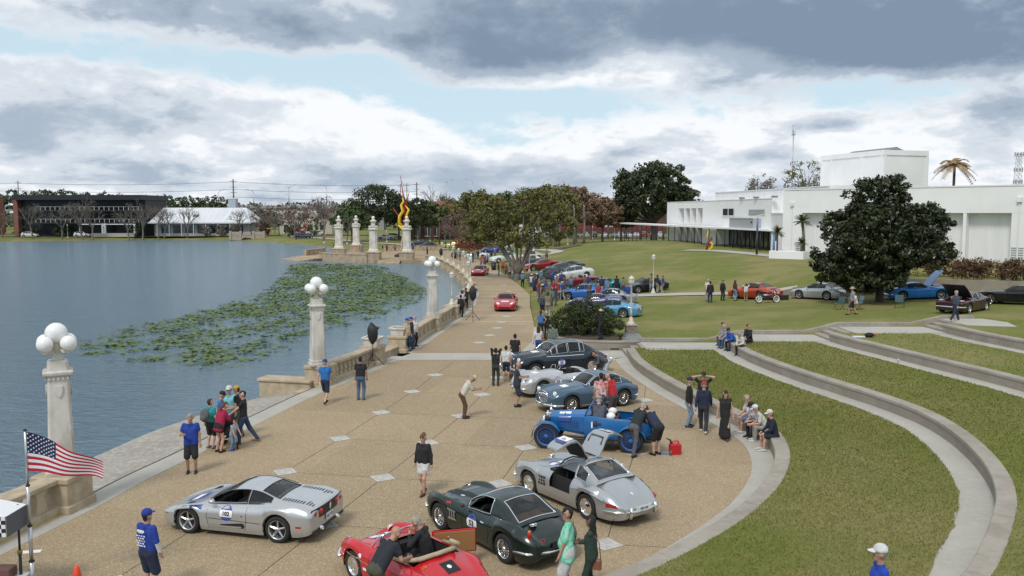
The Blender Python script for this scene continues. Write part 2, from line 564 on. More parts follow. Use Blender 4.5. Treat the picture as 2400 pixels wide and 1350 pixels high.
m_joint = M('joint_dark',(.06,.05,.04),.9)
m_tile = M('tile_grey',(.50,.485,.45),.8,var=(6,.25),bump=(40,.2))
m_stone = M('cast_stone_tan',(.47,.385,.265),.85,var=(2.2,.35),c2=(.34,.27,.185),bump=(25,.35))
m_stone_w = M('cast_stone_pale',(.60,.57,.52),.85,var=(1.6,.4),c2=(.36,.335,.29),bump=(22,.4),stretch=(1,1,.35))
m_road = M('asphalt',(.07,.07,.07),.9,var=(3,.3))
xs = np.concatenate([-np.geomspace(2600,72,26),np.arange(-70,-24,2.0),np.arange(-24,46,1.0),np.arange(46,70,2.0),np.geomspace(72,2600,26)])
ys = np.concatenate([np.linspace(-300,-40,8),np.arange(-36,44,4.0),np.arange(44,112,1.0),np.arange(112,262,2.0),np.arange(262,340,6.0),np.geomspace(350,4200,24)])
XX,YY = np.meshgrid(xs,ys,indexing='ij')
ZZ = terrain_z(XX,YY)
_lake = inpoly(XX,YY,LAKE)
_dl = polydist(XX,YY,LAKE)
_bank = np.clip(_dl / 7.0,0,1)
ZZ = np.where(_lake,-.5 - np.clip(_dl / 6,0,1) * 2.0,np.where(YY > 145,-.5 + (ZZ + .5) * (_bank ** .6),ZZ))
_under = inpoly(XX,YY,_PAVE) | inpoly(XX,YY,_T1)
_near = (_dl < 5) & (YY < 150) & (XX < 12)
ZZ = np.where(_under,-.45,ZZ)
ZZ = np.where(_near & ~_lake,-.75,ZZ)
ZZ = np.where((XX < 7.2) & (YY < 51) & (XX > -30),np.minimum(ZZ,-.75),ZZ)
nx,ny = XX.shape
_v = np.stack([XX,YY,ZZ],-1).reshape(-1,3)
_i = np.arange((nx - 1) * (ny - 1))
_a = (_i // (ny - 1)) * ny + _i % (ny - 1)
_f = np.stack([_a,_a + ny,_a + ny + 1,_a + 1],-1)
ground = link('ground',np_mesh('ground',_v,_f,m_grass,smooth=True))
ground['kind'] = 'structure'
def water_material():
	m = bpy.data.materials.new('lake_water')
	m.use_nodes = True
	k = Nodes(m.node_tree)
	b = m.node_tree.nodes['Principled BSDF']
	b.inputs['Base Color'].default_value = (.125,.205,.270,1)
	b.inputs['Roughness'].default_value = .07
	b.inputs['IOR'].default_value = 1.33
	b.inputs['Specular IOR Level'].default_value = .75
	g = k.new('ShaderNodeNewGeometry').outputs['Position']
	x,y,z = k.sep(g)
	v1 = k.xyz(k.m('ADD',k.m('MULTIPLY',x,.8),k.m('MULTIPLY',y,.35)),k.m('MULTIPLY',y,1.6),0.)
	h = k.m('ADD',k.noise(v1,2.0,6,.64,.5),k.m('MULTIPLY',k.noise(v1,.5,3,.5,.4),.9))
	calm = k.remap(k.m('ADD',x,k.m('MULTIPLY',y,-.02)),-17,-9,1.,.16)
	far = k.remap(y,30,260,1.,.85)
	k.put(b.inputs['Roughness'],k.remap(calm,.16,1.,.04,.13))
	bn = k.new('ShaderNodeBump')
	bn.inputs['Distance'].default_value = .42
	k.put(bn.inputs['Strength'],k.m('MULTIPLY',k.m('MULTIPLY',calm,far),1.0))
	k.put(bn.inputs['Height'],h)
	k.put(b.inputs['Normal'],bn.outputs[0])
	return m
m_water = water_material()
sheet('lake',[(-430,-70),(-2,-70),(-2,270),(-430,270)],-.5,m_water)
_plaza_poly = [p for p in _left if p[1] > 14.5] + [(-13,140),(-13,176)] + PROM_R[::-1] + [(.3,45.2)] + _arc
plaza = sheet('plaza',_plaza_poly,0.,m_plaza,thick=.3)
b = MB()
strip(b,[p for p in _left if 14 < p[1] < 46.5],.78,-.0,.004)
strip(b,[p for p in _left if p[1] >= 47],1.0,-.0,.004)
o = b.build('border_band',m_conc)
o['kind'] = 'structure'
b = MB()
strip(b,[p for p in _left if 14 < p[1] < 46.5],.86,.78,.002)
o = b.build('border_joint',m_joint)
o['kind'] = 'structure'
sheet('cross_band',[(-6.4,44.95),(5.5,44.95),(5.52,45.4),(6.25,46),(6.25,48.05),(5.0,48.05),(3.4,48.7),(2.3,50.1),(1.9,52),(2.0,58),(1.5,58),(1.2,51.3),(.45,47.15),(-5.6,47.15)],.006,m_conc)
b = MB()
_ap = [p for p in _arc]
strip(b,_ap,0.,-.0 - .001,.0)
o_ = None
_wi = spline(WALL1,6)
b = MB()
n = min(len(_arc),len(_wi))
ta = [_arc[int(i * (len(_arc) - 1) / 79)] for i in range(80)]
def resample(pl,n):
	P = np.array(pl)
	d = np.r_[0,np.cumsum(np.hypot(*np.diff(P,axis=0).T))]
	t = np.linspace(0,d[-1],n)
	return [(float(np.interp(q,d,P[:,0])),float(np.interp(q,d,P[:,1]))) for q in t]
ra,rw = resample(_arc,90),resample([p for p in _wi],90)
b.add([(p[0],p[1],.008) for p in ra] + [(p[0],p[1],.008) for p in rw],[(i,i + 1,91 + i,90 + i) for i in range(89)])
o = b.build('seat_wall_apron',m_conc)
o['kind'] = 'structure'
_edge = [(-17.4,13.5),(-16.1,22),(-15.55,25.1),(-14.7,28.3),(-14.1,32.2),(-12.95,35.5),(-11.35,38.9),(-9.9,39.9)]
_in = offset([p for p in _left if 14 < p[1] < 37.8],.86)
ra,rw = resample(_in,40),resample(_edge,40)
b = MB()
b.add([(p[0],p[1],-.02) for p in ra] + [(p[0],p[1],-.55) for p in rw] + [(p[0] - .5,p[1],-1.2) for p in rw],[(i,40 + i,41 + i,1 + i) for i in range(39)] + [(40 + i,80 + i,81 + i,41 + i) for i in range(39)])
o = b.build('lake_apron',m_apron)
o['kind'] = 'structure'
ROWS = [[(-9.4,14.0),(-8.55,17.5),(-7.75,21.4),(-6.88,25.29),(-5.98,29.1),(-5.15,32.97),(-4.38,36.89),(-3.71,40.73)],
		[(-5.7,17.0),(-4.75,20.89),(-3.83,24.7),(-2.87,28.55),(-1.98,32.41),(-1.29,36.27),(-.7,40.1)],
		[(-1.2,20.3),(-.37,24.14),(.46,27.97),(1.45,31.73),(2.2,35.6),(2.85,39.5)],
		[(2.23,19.62),(3.1,23.5),(4.0,27.3),(4.85,31.2),(5.54,35.18)]]
FAR_TILES = [(-1.98,51.01),(-1.45,54.06),(-1.01,57.48),(-.76,60.64),(-.42,63.89),(-.2,70.5),(-.1,77.5),(-.3,84.5),(-.8,91.5)]
b = MB()
def groove(p,q,w=.022,z=.003):
	d = np.array(q) - np.array(p)
	d = d / np.linalg.norm(d)
	nrm = np.array([-d[1],d[0]]) * w / 2
	b.add([(*(np.array(p) + nrm),z),(*(np.array(p) - nrm),z),(*(np.array(q) - nrm),z),(*(np.array(q) + nrm),z)],[(0,1,2,3)])
for r in ROWS:
	ext = r + [tuple(2 * np.array(r[-1]) - np.array(r[-2]))]
	for p,q in zip(ext[:-1],ext[1:]):
		groove(p,q)
for ra,rb in ((0,1),(1,2),(2,3)):
	for p in ROWS[ra]:
		q = min(ROWS[rb],key=lambda t: abs((t[1] - p[1]) + .22 * (t[0] - p[0])))
		if abs((q[1] - p[1]) + .22 * (q[0] - p[0])) < 1.6 and p[1] > 18:
			groove(p,q,.014)
for q in ((2.23,19.62),(5.54,35.18)):
	groove(q,(q[0] + 1.5,q[1] - .2),.016)
o = b.build('paving_joint',m_joint,plaza)
b = MB()
for y in np.arange(61,112,3.6):
	xl = float(np.interp(y,[p[1] for p in LEFT],[p[0] for p in LEFT])) + .02
	xr = float(np.interp(y,[p[1] for p in PROM_R],[p[0] for p in PROM_R]))
	b.add([(xl,y,.005),(xr,y - .3,.005),(xr,y,.005),(xl,y + .3,.005)],[(0,1,2,3)])
b.build('promenade_strip',M('strip_pale',(.45,.40,.32),.85,var=(4,.2)),plaza)
S = .29
bed_me = MB().box(-S,S,-S,S,.0,.005).mesh('paver_tile',m_joint)
_bricks = [(-S,S,-S,-S + .1),(-S,S,S - .1,S),(-S,-S + .1,-S + .108,S - .108),(S - .1,S,-S + .108,S - .108),
		(-S + .108,-.004,-S + .108,-.004),(.004,S - .108,-S + .108,-.004),(-S + .108,-.004,.004,S - .108),(.004,S - .108,.004,S - .108)]
brick_me = [MB().bevbox(x0,x1,y0,y1,.004,.014,.004).mesh('brick',m_tile) for x0,x1,y0,y1 in _bricks]
for r in ROWS + [FAR_TILES]:
	for i,p in enumerate(r):
		q = r[i + 1] if i + 1 < len(r) else tuple(2 * np.array(p) - np.array(r[i - 1]))
		a = math.atan2(q[1] - p[1],q[0] - p[0])
		t = link('paver_tile',bed_me,plaza,(p[0],p[1],0),a + R(45))
		for me in brick_me:
			link('brick',me,t)
def terrace(name,inner,outer,z,ytop):
	"""level lawn between two walls"""
	a,c = resample(inner,80),resample(outer,80)
	k = 6
	v = []
	f = []
	for j in range(k + 1):
		t = j / k
		v += [(p[0] + (q[0] - p[0]) * t,p[1] + (q[1] - p[1]) * t,z) for p,q in zip(a,c)]
	for j in range(k):
		for i in range(79):
			f.append((j * 80 + i,j * 80 + i + 1,(j + 1) * 80 + i + 1,(j + 1) * 80 + i))
	o = MB().add(v,f).build(name,m_grass)
	o['kind'] = 'structure'
	return o
W1,W2,W3,W4 = spline(WALL1,6),spline(WALL2,6),spline(WALL3,6),spline(WALL4,6)
W1o,W2o,W3o,W4o = offset(W1,.42),offset(W2,.42),offset(W3,.42),offset(W4,.42)
G1o,G2o,G3o = offset(W2,-.82),offset(W3,-.82),offset(W4,-.8)
rg = random.Random(5)
def wob(pl,a):
	return [(p[0] + rg.uniform(-a,a),p[1] + rg.uniform(-a,a)) for p in pl]
_far = [(60,46),(60,30),(55,10),(40,-5)]
LAWN1 = terrace('terrace_lawn',W1o,wob(resample(G1o,80),.07),.47,45)
LAWN2 = terrace('terrace_lawn',W2o,wob(resample(G2o,80),.07),.92,45)
LAWN3 = terrace('terrace_lawn',W3o,wob(resample(G3o,80),.07),1.37,45)
LAWN4 = terrace('terrace_lawn',W4o,spline(_far,6),1.82,45)
for nm,inner,outer,z in (('terrace_walk',G1o,W2,.455),('terrace_walk',G2o,W3,.905),('terrace_walk',G3o,W4,1.355)):
	a,c = resample(offset(inner,.12),80),resample(outer,80)
	a = resample(offset(outer,-.98),80)
	b = MB()
	b.add([(p[0],p[1],z) for p in a] + [(p[0],p[1],z) for p in c],[(i,80 + i,81 + i,1 + i) for i in range(79)])
	o = b.build(nm,m_conc)
	o['kind'] = 'structure'
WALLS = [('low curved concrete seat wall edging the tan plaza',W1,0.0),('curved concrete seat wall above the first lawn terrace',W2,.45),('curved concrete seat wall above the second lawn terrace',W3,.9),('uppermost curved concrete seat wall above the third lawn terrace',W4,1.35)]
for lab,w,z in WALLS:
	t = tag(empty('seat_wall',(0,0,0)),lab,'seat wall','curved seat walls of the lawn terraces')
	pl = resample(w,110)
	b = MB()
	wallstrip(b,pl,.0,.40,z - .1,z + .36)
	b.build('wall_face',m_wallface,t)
	step = 11
	for i in range(0,109,step):
		seg = pl[i:i + step + 1]
		if len(seg) < 2:
			continue
		seg = list(seg)
		for e,s_ in ((0,1),(-1,-2)):
			p,q = np.array(seg[e]),np.array(seg[s_])
			seg[e] = tuple(p + (q - p) / (np.linalg.norm(q - p) + 1e-9) * .006)
		b = MB()
		A,B_ = offset(seg,-.025),offset(seg,.44)
		A2,B2 = offset(seg,-.005),offset(seg,.42)
		rings = [[(a[0],a[1],z + .362),(a[0],a[1],z + .455),(a2[0],a2[1],z + .475),(c2[0],c2[1],z + .475),(c[0],c[1],z + .455),(c[0],c[1],z + .362)] for a,a2,c2,c in zip(A,A2,B2,B_)]
		b.loft(rings,True,True)
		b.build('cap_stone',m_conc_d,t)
for k,(x0,x1,z) in enumerate(((7.25,11.65,.45),(13.0,17.1,.9),(18.45,23.3,1.35),(24.6,26.6,1.8))):
	sheet('terrace_path',[(x0,45.35),(x1,45.35),(x1,48.0),(x0,48.0)] if k < 3 else [(x0 - .3,45.2),(x1,44.6),(x1 + .6,46.5),(x1,48.0),(x0 - .3,48.0)],z + .035,m_conc,thick=.3)
for k,(x0,z,y0) in enumerate(((6.27,0.,46.05),(11.66,.45,45.5),(17.12,.9,45.62),(23.32,1.35,45.8))):
	t = tag(empty('stairs',(x0,y0,z)),['short concrete steps from the plaza up to the first path','concrete steps where five people sit, between first and second path','concrete steps between the second and third path','topmost concrete steps at the end of the terrace paths'][k],'stairs','concrete steps between the terrace paths')
	for i in range(3):
		MB().bevbox(i * .42,1.32,0,48.0 - y0,i * .15,(i + 1) * .15,.012).build('step',m_conc_d,t)
kb = tag(empty('kerb_wall',(0,0,0)),'low grey kerb wall along the back of the terrace paths','kerb')
pts = [(7.3,.70),(11.2,.70),(12.9,1.15),(16.7,1.15),(18.5,1.6),(22.7,1.6),(24.5,2.0),(26.2,2.0)]
for (xa,za),(xb,zb) in zip(pts[:-1],pts[1:]):
	b = MB()
	v = [(xa + .003,48.02,za - .7),(xb,48.02,zb - .7),(xb,48.3,zb - .7),(xa + .003,48.3,za - .7),(xa + .003,48.02,za),(xb,48.02,zb),(xb,48.3,zb),(xa + .003,48.3,za)]
	b.add(v,[(0,1,5,4),(1,2,6,5),(2,3,7,6),(3,0,4,7),(4,5,6,7)])
	b.build('kerb_length',m_conc_d,kb)
pw = spline([(7.3,48.15),(5.0,48.15),(3.5,48.7),(2.45,49.9),(2.0,51.8),(2.05,54.5)],6)
t = tag(empty('planter_wall',(0,0,0)),'low curved concrete planter wall in front of the round bush','planter')
b = MB()
wallstrip(b,pw,0,-.3,-.1,.44)
b.build('wall_face',m_wallface,t)
b = MB()
wallstrip(b,pw,.03,-.34,.442,.52)
b.build('coping',m_conc_d,t)
MB().box(5.6,6.1,48.10,48.148,.05,.13).build('drain_slot',m_joint,t)
sheet('planter_bed',[(7.0,48.46),(5.05,48.46),(3.65,48.95),(2.72,50.05),(2.3,51.9),(2.35,54.5),(5.2,55),(6.0,52)],.5,M('mulch',(.09,.065,.045),.95,var=(8,.5),bump=(20,.6)))
sheet('lamp_pad',[(6.3,48.46),(7.6,48.46),(7.7,52.2),(6.9,52.2)],.545,M('slate_grey_paving',(.20,.215,.215),.7,var=(3,.25)),thick=.25)
def drape(name,pl,w,mat,lift=.02):
	"""path laid on the terrain"""
	pl = resample(spline(pl,8),60)
	A,B_ = offset(pl,w / 2),offset(pl,-w / 2)
	b = MB()
	b.add([(p[0],p[1],tz(*p) + lift) for p in A] + [(p[0],p[1],tz(*p) + lift) for p in B_],[(i,60 + i,61 + i,1 + i) for i in range(59)])
	o = b.build(name,mat)
	o['kind'] = 'structure'
drape('lawn_walk',[(4.5,77.5),(9,76.6),(14,76.0),(20,73.9),(24,71.9)],2.0,m_conc,.06)
drape('park_path',[(1.0,130),(4,138),(8,150),(3,165),(-6,178)],2.2,m_conc,.08)
drape('park_path',[(-70,262),(-50,236),(-38,215),(-25,200),(-14,178)],3.0,m_conc,.12)
drape('building_walk',[(26,128),(30,124),(33,112),(34,108)],3.2,m_conc,.06)
rwt = tag(empty('retaining_wall',(0,0,0)),'long grey concrete retaining wall behind the cars on the lawn','retaining wall')
pl = resample(spline(RWALL,6),46)
for i in range(0,45,5):
	seg = pl[i:i + 6]
	b = MB()
	A,B_ = offset(seg,0),offset(seg,.28)
	rings = []
	for a,c in zip(A,B_):
		k = min(1,max(0,(a[0] - 20) / 9))
		zt = .78 + (2.5 - .78) * (k * k * (3 - 2 * k)) ** .8
		zb = tz(a[0],a[1] - .6) - .4
		rings.append([(a[0],a[1],zb),(a[0],a[1],zt),(c[0],c[1],zt),(c[0],c[1],zb)])
	e = np.array(rings[-1][0][:2]) - np.array(rings[-2][0][:2])
	e = e / np.linalg.norm(e) * .012
	rings[-1] = [(p[0] - e[0],p[1] - e[1],p[2]) for p in rings[-1]]
	b.loft(rings,True,True)
	b.build('wall_panel',m_wallface,rwt)
# ================================================================ balustrades, quay, lamps
m_globe = M('milk_glass',(.80,.80,.79),.25,spec=.6,var=(3,.06))
m_lamp_cream = M('cream_paint',(.66,.61,.50),.5,var=(5,.18))
m_lamp_glass = M('lantern_glass',(.62,.66,.66),.2,var=(9,.2))
m_white_st = M('white_stone',(.70,.67,.61),.75,var=(1.8,.3),c2=(.50,.46,.40),bump=(20,.25),stretch=(1,1,.4))
m_black = M('black_metal',(.018,.018,.02),.45)
m_rubber = M('rubber_black',(.022,.022,.022),.8)
m_chrome = M('chrome',(.82,.82,.82),.12,1.0)
m_steel = M('galvanised_steel',(.42,.44,.45),.4,.7)
m_white = M('white_paint',(.74,.74,.74),.5,var=(2,.06))
LFT = [p for p in _left]
def left_at(y,d=0.0):
	"""point on the lake edge of the paving at depth y, moved d towards the lake"""
	L = offset(LFT,d)
	return (float(np.interp(y,[p[1] for p in L],[p[0] for p in L])),y)
def seg_left(y0,y1,d,n):
	return [left_at(y0 + (y1 - y0) * i / (n - 1),d) for i in range(n)]
def profile_along(pl,prof):
	"""loft of a closed section (offset, z) along a polyline"""
	cols = [offset(pl,d) for d,z in prof]
	return [[(cols[j][i][0],cols[j][i][1],prof[j][1]) for j in range(len(prof))] for i in range(len(pl))]
RAIL = [(.0,.79),(-.04,.82),(-.04,.92),(.0,.945),(.46,.945),(.50,.92),(.50,.82),(.46,.79)]
BASE = [(-.05,.0),(-.05,.17),(.0,.2),(.46,.2),(.50,.17),(.50,.0)]
def pier(parent,c,ang,wx=.52,wy=.5,h=.96,name='pier'):
	b = MB()
	b.bevbox(-wx - .06,wx + .06,-wy - .06,wy + .06,0,.22,.03)
	b.bevbox(-wx,wx,-wy,wy,.218,h - .14,.02)
	b.bevbox(-wx - .05,wx + .05,-wy - .05,wy + .05,h - .142,h,.03)
	return b.build(name,m_stone,parent,(c[0],c[1],0),ang)
def balustrade(label,y0,y1,piers,style,spacing,d=.6):
	t = tag(empty('balustrade',(*left_at((y0 + y1) / 2,d),0)),label,'balustrade','stone balustrades along the lake')
	ox,oy = t.location.x,t.location.y
	n = max(6,int((y1 - y0) / 1.2))
	pl = [(p[0] - ox,p[1] - oy) for p in seg_left(y0,y1,d,n)]
	MB().loft(profile_along(pl,RAIL),True,True).build('rail',m_stone,t)
	MB().loft(profile_along(pl,BASE),True,True).build('plinth',m_stone,t)
	L = y1 - y0
	k = int(L / spacing)
	if style == 'baluster':
		me = MB()
		rings = []
		for (hw,hd,z) in ((.10,.11,.2),(.10,.11,.26),(.065,.08,.30),(.11,.12,.42),(.095,.11,.5),(.06,.075,.66),(.075,.09,.70),(.10,.11,.74),(.10,.11,.792)):
			rings.append([(-hw,-hd,z),(hw,-hd,z),(hw,hd,z),(-hw,hd,z)])
		me.loft(rings,True,False)
		me = me.mesh('baluster',m_stone)
	elif style == 'arch':
		me = MB()
		rings = []
		for (hw,hd,z) in ((.19,.17,.2),(.17,.16,.34),(.12,.14,.52),(.12,.14,.60),(.17,.16,.68),(.24,.17,.792)):
			rings.append([(-hw,-hd,z),(hw,-hd,z),(hw,hd,z),(-hw,hd,z)])
		me.loft(rings,True,False)
		me = me.mesh('baluster',m_stone)
	else:
		me = MB()
		w = spacing / 2
		me.box(-w + .10,w - .10,-.13,.13,.2,.792)
		for (a0,a1,z0,z1) in ((-w,-w + .1,.2,.792),(w - .1,w,.2,.792)):
			me.box(a0,a1,-.19,.19,z0,z1)
		me.box(-w + .1,w - .1,-.17,.17,.2,.28)
		me.box(-w + .1,w - .1,-.17,.17,.70,.792)
		me = me.mesh('panel',m_stone)
	for i in range(k):
		y = y0 + (i + .5) * L / k
		if any(abs(y - q) < .75 for q in piers):
			continue
		a,c = left_at(y - .2,d + .23),left_at(y + .2,d + .23)
		p = left_at(y,d + .23)
		link(me.name,me,t,(p[0] - ox,p[1] - oy,0),math.atan2(c[1] - a[1],c[0] - a[0]))
	for q in piers:
		a,c = left_at(q - .3,d),left_at(q + .3,d)
		p = left_at(q,d + .25)
		pier(t,(p[0] - ox,p[1] - oy),math.atan2(c[1] - a[1],c[0] - a[0]))
	return t
balustrade('tan stone balustrade at lower left beside the flag, with wide arched openings',13.5,22.4,[22.2],'arch',.78)
balustrade('tan stone balustrade with many narrow balusters beside the tripod speaker',38.3,44.2,[38.4,43.9],'baluster',.38)
balustrade('panelled stone balustrade behind the three men standing at the lake',47.4,70.5,[47.7,56.4,63.2,70.2],'panel',1.15)
balustrade('long panelled balustrade curving round the bay towards the monument',71.5,136.5,[77,84,91,98,105,112,119,126,132],'panel',1.15)
b = MB()
wallstrip(b,seg_left(36.8,46,1.25,16),-.55,0,-1.6,-.005)
wallstrip(b,seg_left(46.02,139,1.25,60),-.4,0,-1.6,-.005)
o = b.build('quay_wall',m_stone)
o['kind'] = 'structure'
t = tag(empty('ledge',(-10.1,38.3,0)),'low tan stone ledge running out to the water below the second globe lamp','ledge')
MB().bevbox(-1.35,1.2,-.42,.42,-1.0,.22,.04).build('ledge_block',m_stone,t,(0,0,0),R(-14))
MB().bevbox(-1.42,1.24,-.48,.48,.222,.34,.04).build('ledge_cap',m_stone,t,(0,0,0),R(-14))
t = tag(empty('ledge',(-7.05,45.9,0)),'sunken stone ledge between two planter-topped piers by the lake','ledge')
MB().bevbox(-.5,.35,-1.3,1.4,-1.0,.30,.03).build('ledge_block',m_stone,t,(0,0,0),R(-14))
MB().bevbox(-.56,.40,-1.34,1.44,.302,.40,.03).build('ledge_cap',m_stone,t,(0,0,0),R(-14))
for k,(y,lab) in enumerate(((43.9,'pale stone box planter on the pier beside the tripod speaker'),(47.7,'pale stone box planter on the pier beside the men in caps'))):
	p = left_at(y,.85)
	t = tag(empty('stone_planter',(p[0],p[1],.962),R(-12)),lab,'planter','stone planters on the balustrade piers')
	b = MB()
	b.loft([[(-w,-w,z),(w,-w,z),(w,w,z),(-w,w,z)] for w,z in ((.36,0),(.40,.30),(.47,.36),(.47,.44),(.38,.44),(.36,.34))],True,False)
	b.build('box',m_white_st,t)
	MB().box(-.36,.36,-.36,.36,.05,.36).build('soil',M('mulch'),t)
def globe_lamp(p,rz,label):
	t = tag(empty('globe_lamp',(p[0],p[1],.965),rz),label,'lamp','globe lamp columns on the lake balustrade')
	b = MB()
	b.bevbox(-.40,.40,-.40,.40,0,.12,.03)
	b.bevbox(-.36,.36,-.36,.36,.118,.26,.04)
	b.build('column_base',m_stone_w,t)
	b = MB()
	def sq(w,z,c=.1):
		return [(-w,-w + c,z),(-w + c,-w,z),(w - c,-w,z),(w,-w + c,z),(w,w - c,z),(w - c,w,z),(-w + c,w,z),(-w,w - c,z)]
	b.loft([sq(.325,.258,.06),sq(.31,.8,.06),sq(.285,1.6,.06),sq(.265,2.3,.06),sq(.265,2.52,.06),sq(.28,2.6,.06)],True,True)
	b.build('column_shaft',m_stone_w,t)
	b = MB()
	b.loft([sq(.28,2.598,.04),sq(.35,2.66,.04),sq(.36,2.72,.04),sq(.32,2.76,.04)],True,True)
	for s in range(4):
		for k in range(5):
			a = s * math.pi / 2
			u = -.22 + k * .11
			b.box(-.03,.03,-.02,.02,2.53,2.6,tf=lambda q,a=a,u=u: ((q[0] + u) * math.cos(a) - (q[1] - .29) * math.sin(a),(q[0] + u) * math.sin(a) + (q[1] - .29) * math.cos(a),q[2]))
	b.build('cornice',m_stone_w,t)
	for s in range(4):
		a = s * math.pi / 2
		b = MB()
		rot = lambda x,y,z,a=a: (x * math.cos(a) - y * math.sin(a),x * math.sin(a) + y * math.cos(a),z)
		sh = [(-.1,2.36),(.1,2.36),(.1,2.22),(.06,2.12),(0,2.06),(-.06,2.12),(-.1,2.22)]
		b.loft([[rot(x,-.262,z) for x,z in sh],[rot(x * .85,-.31,z) for x,z in sh]],True,True)
		b.build('shield',m_stone_w,t)
	MB().loft([sq(.27,2.758,.06),sq(.24,2.98,.06),sq(.20,3.02,.05)],True,True).build('upper_block',m_stone_w,t)
	MB().lathe([(.16,3.01),(.13,3.06),(.085,3.14),(.08,3.22),(.12,3.30),(.15,3.34),(.1,3.38),(.13,3.44),(.13,3.47)],14).build('neck',m_lamp_cream,t)
	MB().ball((0,0,3.72),.275,24).build('globe',m_globe,t)
	me = MB().ball((0,0,0),.205,20).mesh('globe',m_globe)
	for s in range(4):
		a = s * math.pi / 2 + R(45)
		arm = MB().tube([(.08,0,3.30),(.22,0,3.22),(.36,0,3.25),(.385,0,3.30)],[.04,.045,.06,.11],8).build('arm',m_lamp_cream,t,None,a)
		link('globe',me,t,(.385 * math.cos(a),.385 * math.sin(a),3.47))
	return t
globe_lamp(left_at(22.2,.85),R(28),'tall white globe lamp on a pale stone column beside the flag')
globe_lamp(left_at(38.2,.85),R(24),'five-globe lamp on a stone column behind the walking man in blue')
globe_lamp(left_at(56.4,.85),R(20),'farthest five-globe lamp on a stone column, beyond the lily pads')
def lantern_mesh(h,plinth):
	"""cream post lamp; returns (name, mesh) of its parts"""
	out = []
	b = MB()
	b.loft([[(math.cos(2 * math.pi * (j + .5) / 8) * r,math.sin(2 * math.pi * (j + .5) / 8) * r,z) for j in range(8)] for r,z in ((.24,0),(.24,.1),(.17,.16),(.14,.3),(.10,.42),(.075,.5))],True,True)
	out.append(('lamp_base',b.mesh('lamp_base',m_lamp_cream)))
	b = MB()
	b.lathe([(.075,.498),(.06,.8),(.05,h - .62),(.07,h - .6),(.05,h - .57),(.10,h - .53)],10)
	out.append(('lamp_post',b.mesh('lamp_post',m_lamp_cream)))
	b = MB()
	b.loft([[(math.cos(2 * math.pi * j / 8) * r,math.sin(2 * math.pi * j / 8) * r,z) for j in range(8)] for r,z in ((.10,h - .528),(.155,h - .46),(.17,h - .24),(.165,h - .2))],True,True,smooth=False)
	out.append(('lantern',b.mesh('lantern',m_lamp_glass)))
	b = MB()
	b.lathe([(.19,h - .198),(.18,h - .17),(.12,h - .09),(.05,h - .05),(.03,h - .03),(.025,h)],10)
	for j in range(8):
		a = 2 * math.pi * j / 8
		b.tube([(.105 * math.cos(a),.105 * math.sin(a),h - .525),(.16 * math.cos(a),.16 * math.sin(a),h - .46),(.176 * math.cos(a),.176 * math.sin(a),h - .24),(.17 * math.cos(a),.17 * math.sin(a),h - .196)],.012,4)
	out.append(('lantern_cap',b.mesh('lantern_cap',m_lamp_cream)))
	return out
_lm = {}
def lantern_lamp(x,y,z,h,label,group,plinth=False):
	k = round(h,1)
	if k not in _lm:
		_lm[k] = lantern_mesh(k,plinth)
	t = tag(empty('street_lamp',(x,y,z)),label,'lamp',group)
	for n,me in _lm[k]:
		link(n,me,t)
	return t
_bl = ['nearest cream lantern lamp on the balustrade, behind the camera crew','cream lantern lamp on the balustrade just before the red car in front','cream lantern lamp on the balustrade beside the far red car','cream lantern lamp on the bay balustrade, fourth from the crew',
	'cream lantern lamp on the bay balustrade, fifth from the crew','cream lantern lamp on the bay balustrade, sixth from the crew','cream lantern lamp on the bay balustrade, third from the monument','cream lantern lamp on the bay balustrade, second from the monument','cream lantern lamp at the monument end of the bay balustrade']
for y,lab in zip((63.2,77,84,91,98,105,112,119,126,),_bl):
	p = left_at(y,.85)
	lantern_lamp(p[0],p[1],.962,2.5,lab,'lantern lamps on the bay balustrade')
_gl = [((7.25,51.6),3.0,'cream lantern lamp on a brick pedestal right of the round bush'),((12.9,77.6),3.6,'cream lantern lamp on the lawn behind the three people by the path'),
	((2.2,108),3.2,'cream lantern lamp in front of the row of parked show cars'),((4.0,158),3.4,'cream lantern lamp at the foot of the hill left of the mulch bed'),((9.5,205),3.6,'cream lantern lamp among the tree trunks below the hill crest'),
	((11.5,176),3.2,'shorter cream lantern lamp beside the two bare trunks'),((-1.7,172),3.0,'cream lantern lamp beside the leaning grey tree'),((-7.2,226),3.6,'cream lantern lamp behind the red-leaved sapling'),
	((-11.5,240),3.6,'cream lantern lamp in front of the dark brick walls'),((-24.5,205),3.4,'cream lantern lamp right of the tall yellow sculpture'),((-26.5,210),3.4,'cream lantern lamp just behind the right monument column'),
	((-31.5,215),3.2,'cream lantern lamp left of the sculpture, right one of a pair'),((-33.4,211),3.2,'cream lantern lamp left of the sculpture, left one of a pair'),((-38.0,224),3.6,'cream lantern lamp behind the third monument column'),
	((-39.6,222),3.2,'cream lantern lamp just right of the third monument column'),((-30.5,158),2.4,'cream lantern lamp on the monument terrace between the columns'),((-38.5,175),2.4,'cream lantern lamp left of the leftmost monument column'),
	((22.2,236),3.6,'cream lantern lamp on the hill crest in front of parked cars'),((27.0,225),3.6,'cream lantern lamp on the crest near the basketball hoop'),((9.0,262),3.8,'cream lantern lamp far behind the leafy trees'),
	((-100,259),4.0,'white lamp post on the far bank before the white-roofed hall'),((-131,252),4.0,'white lamp post on the far bank between two white cars'),((-56,256),3.6,'white lamp post on the far bank by the reddish trees'),((-77,262),3.6,'white lamp post on the far bank right of the footbridge')]
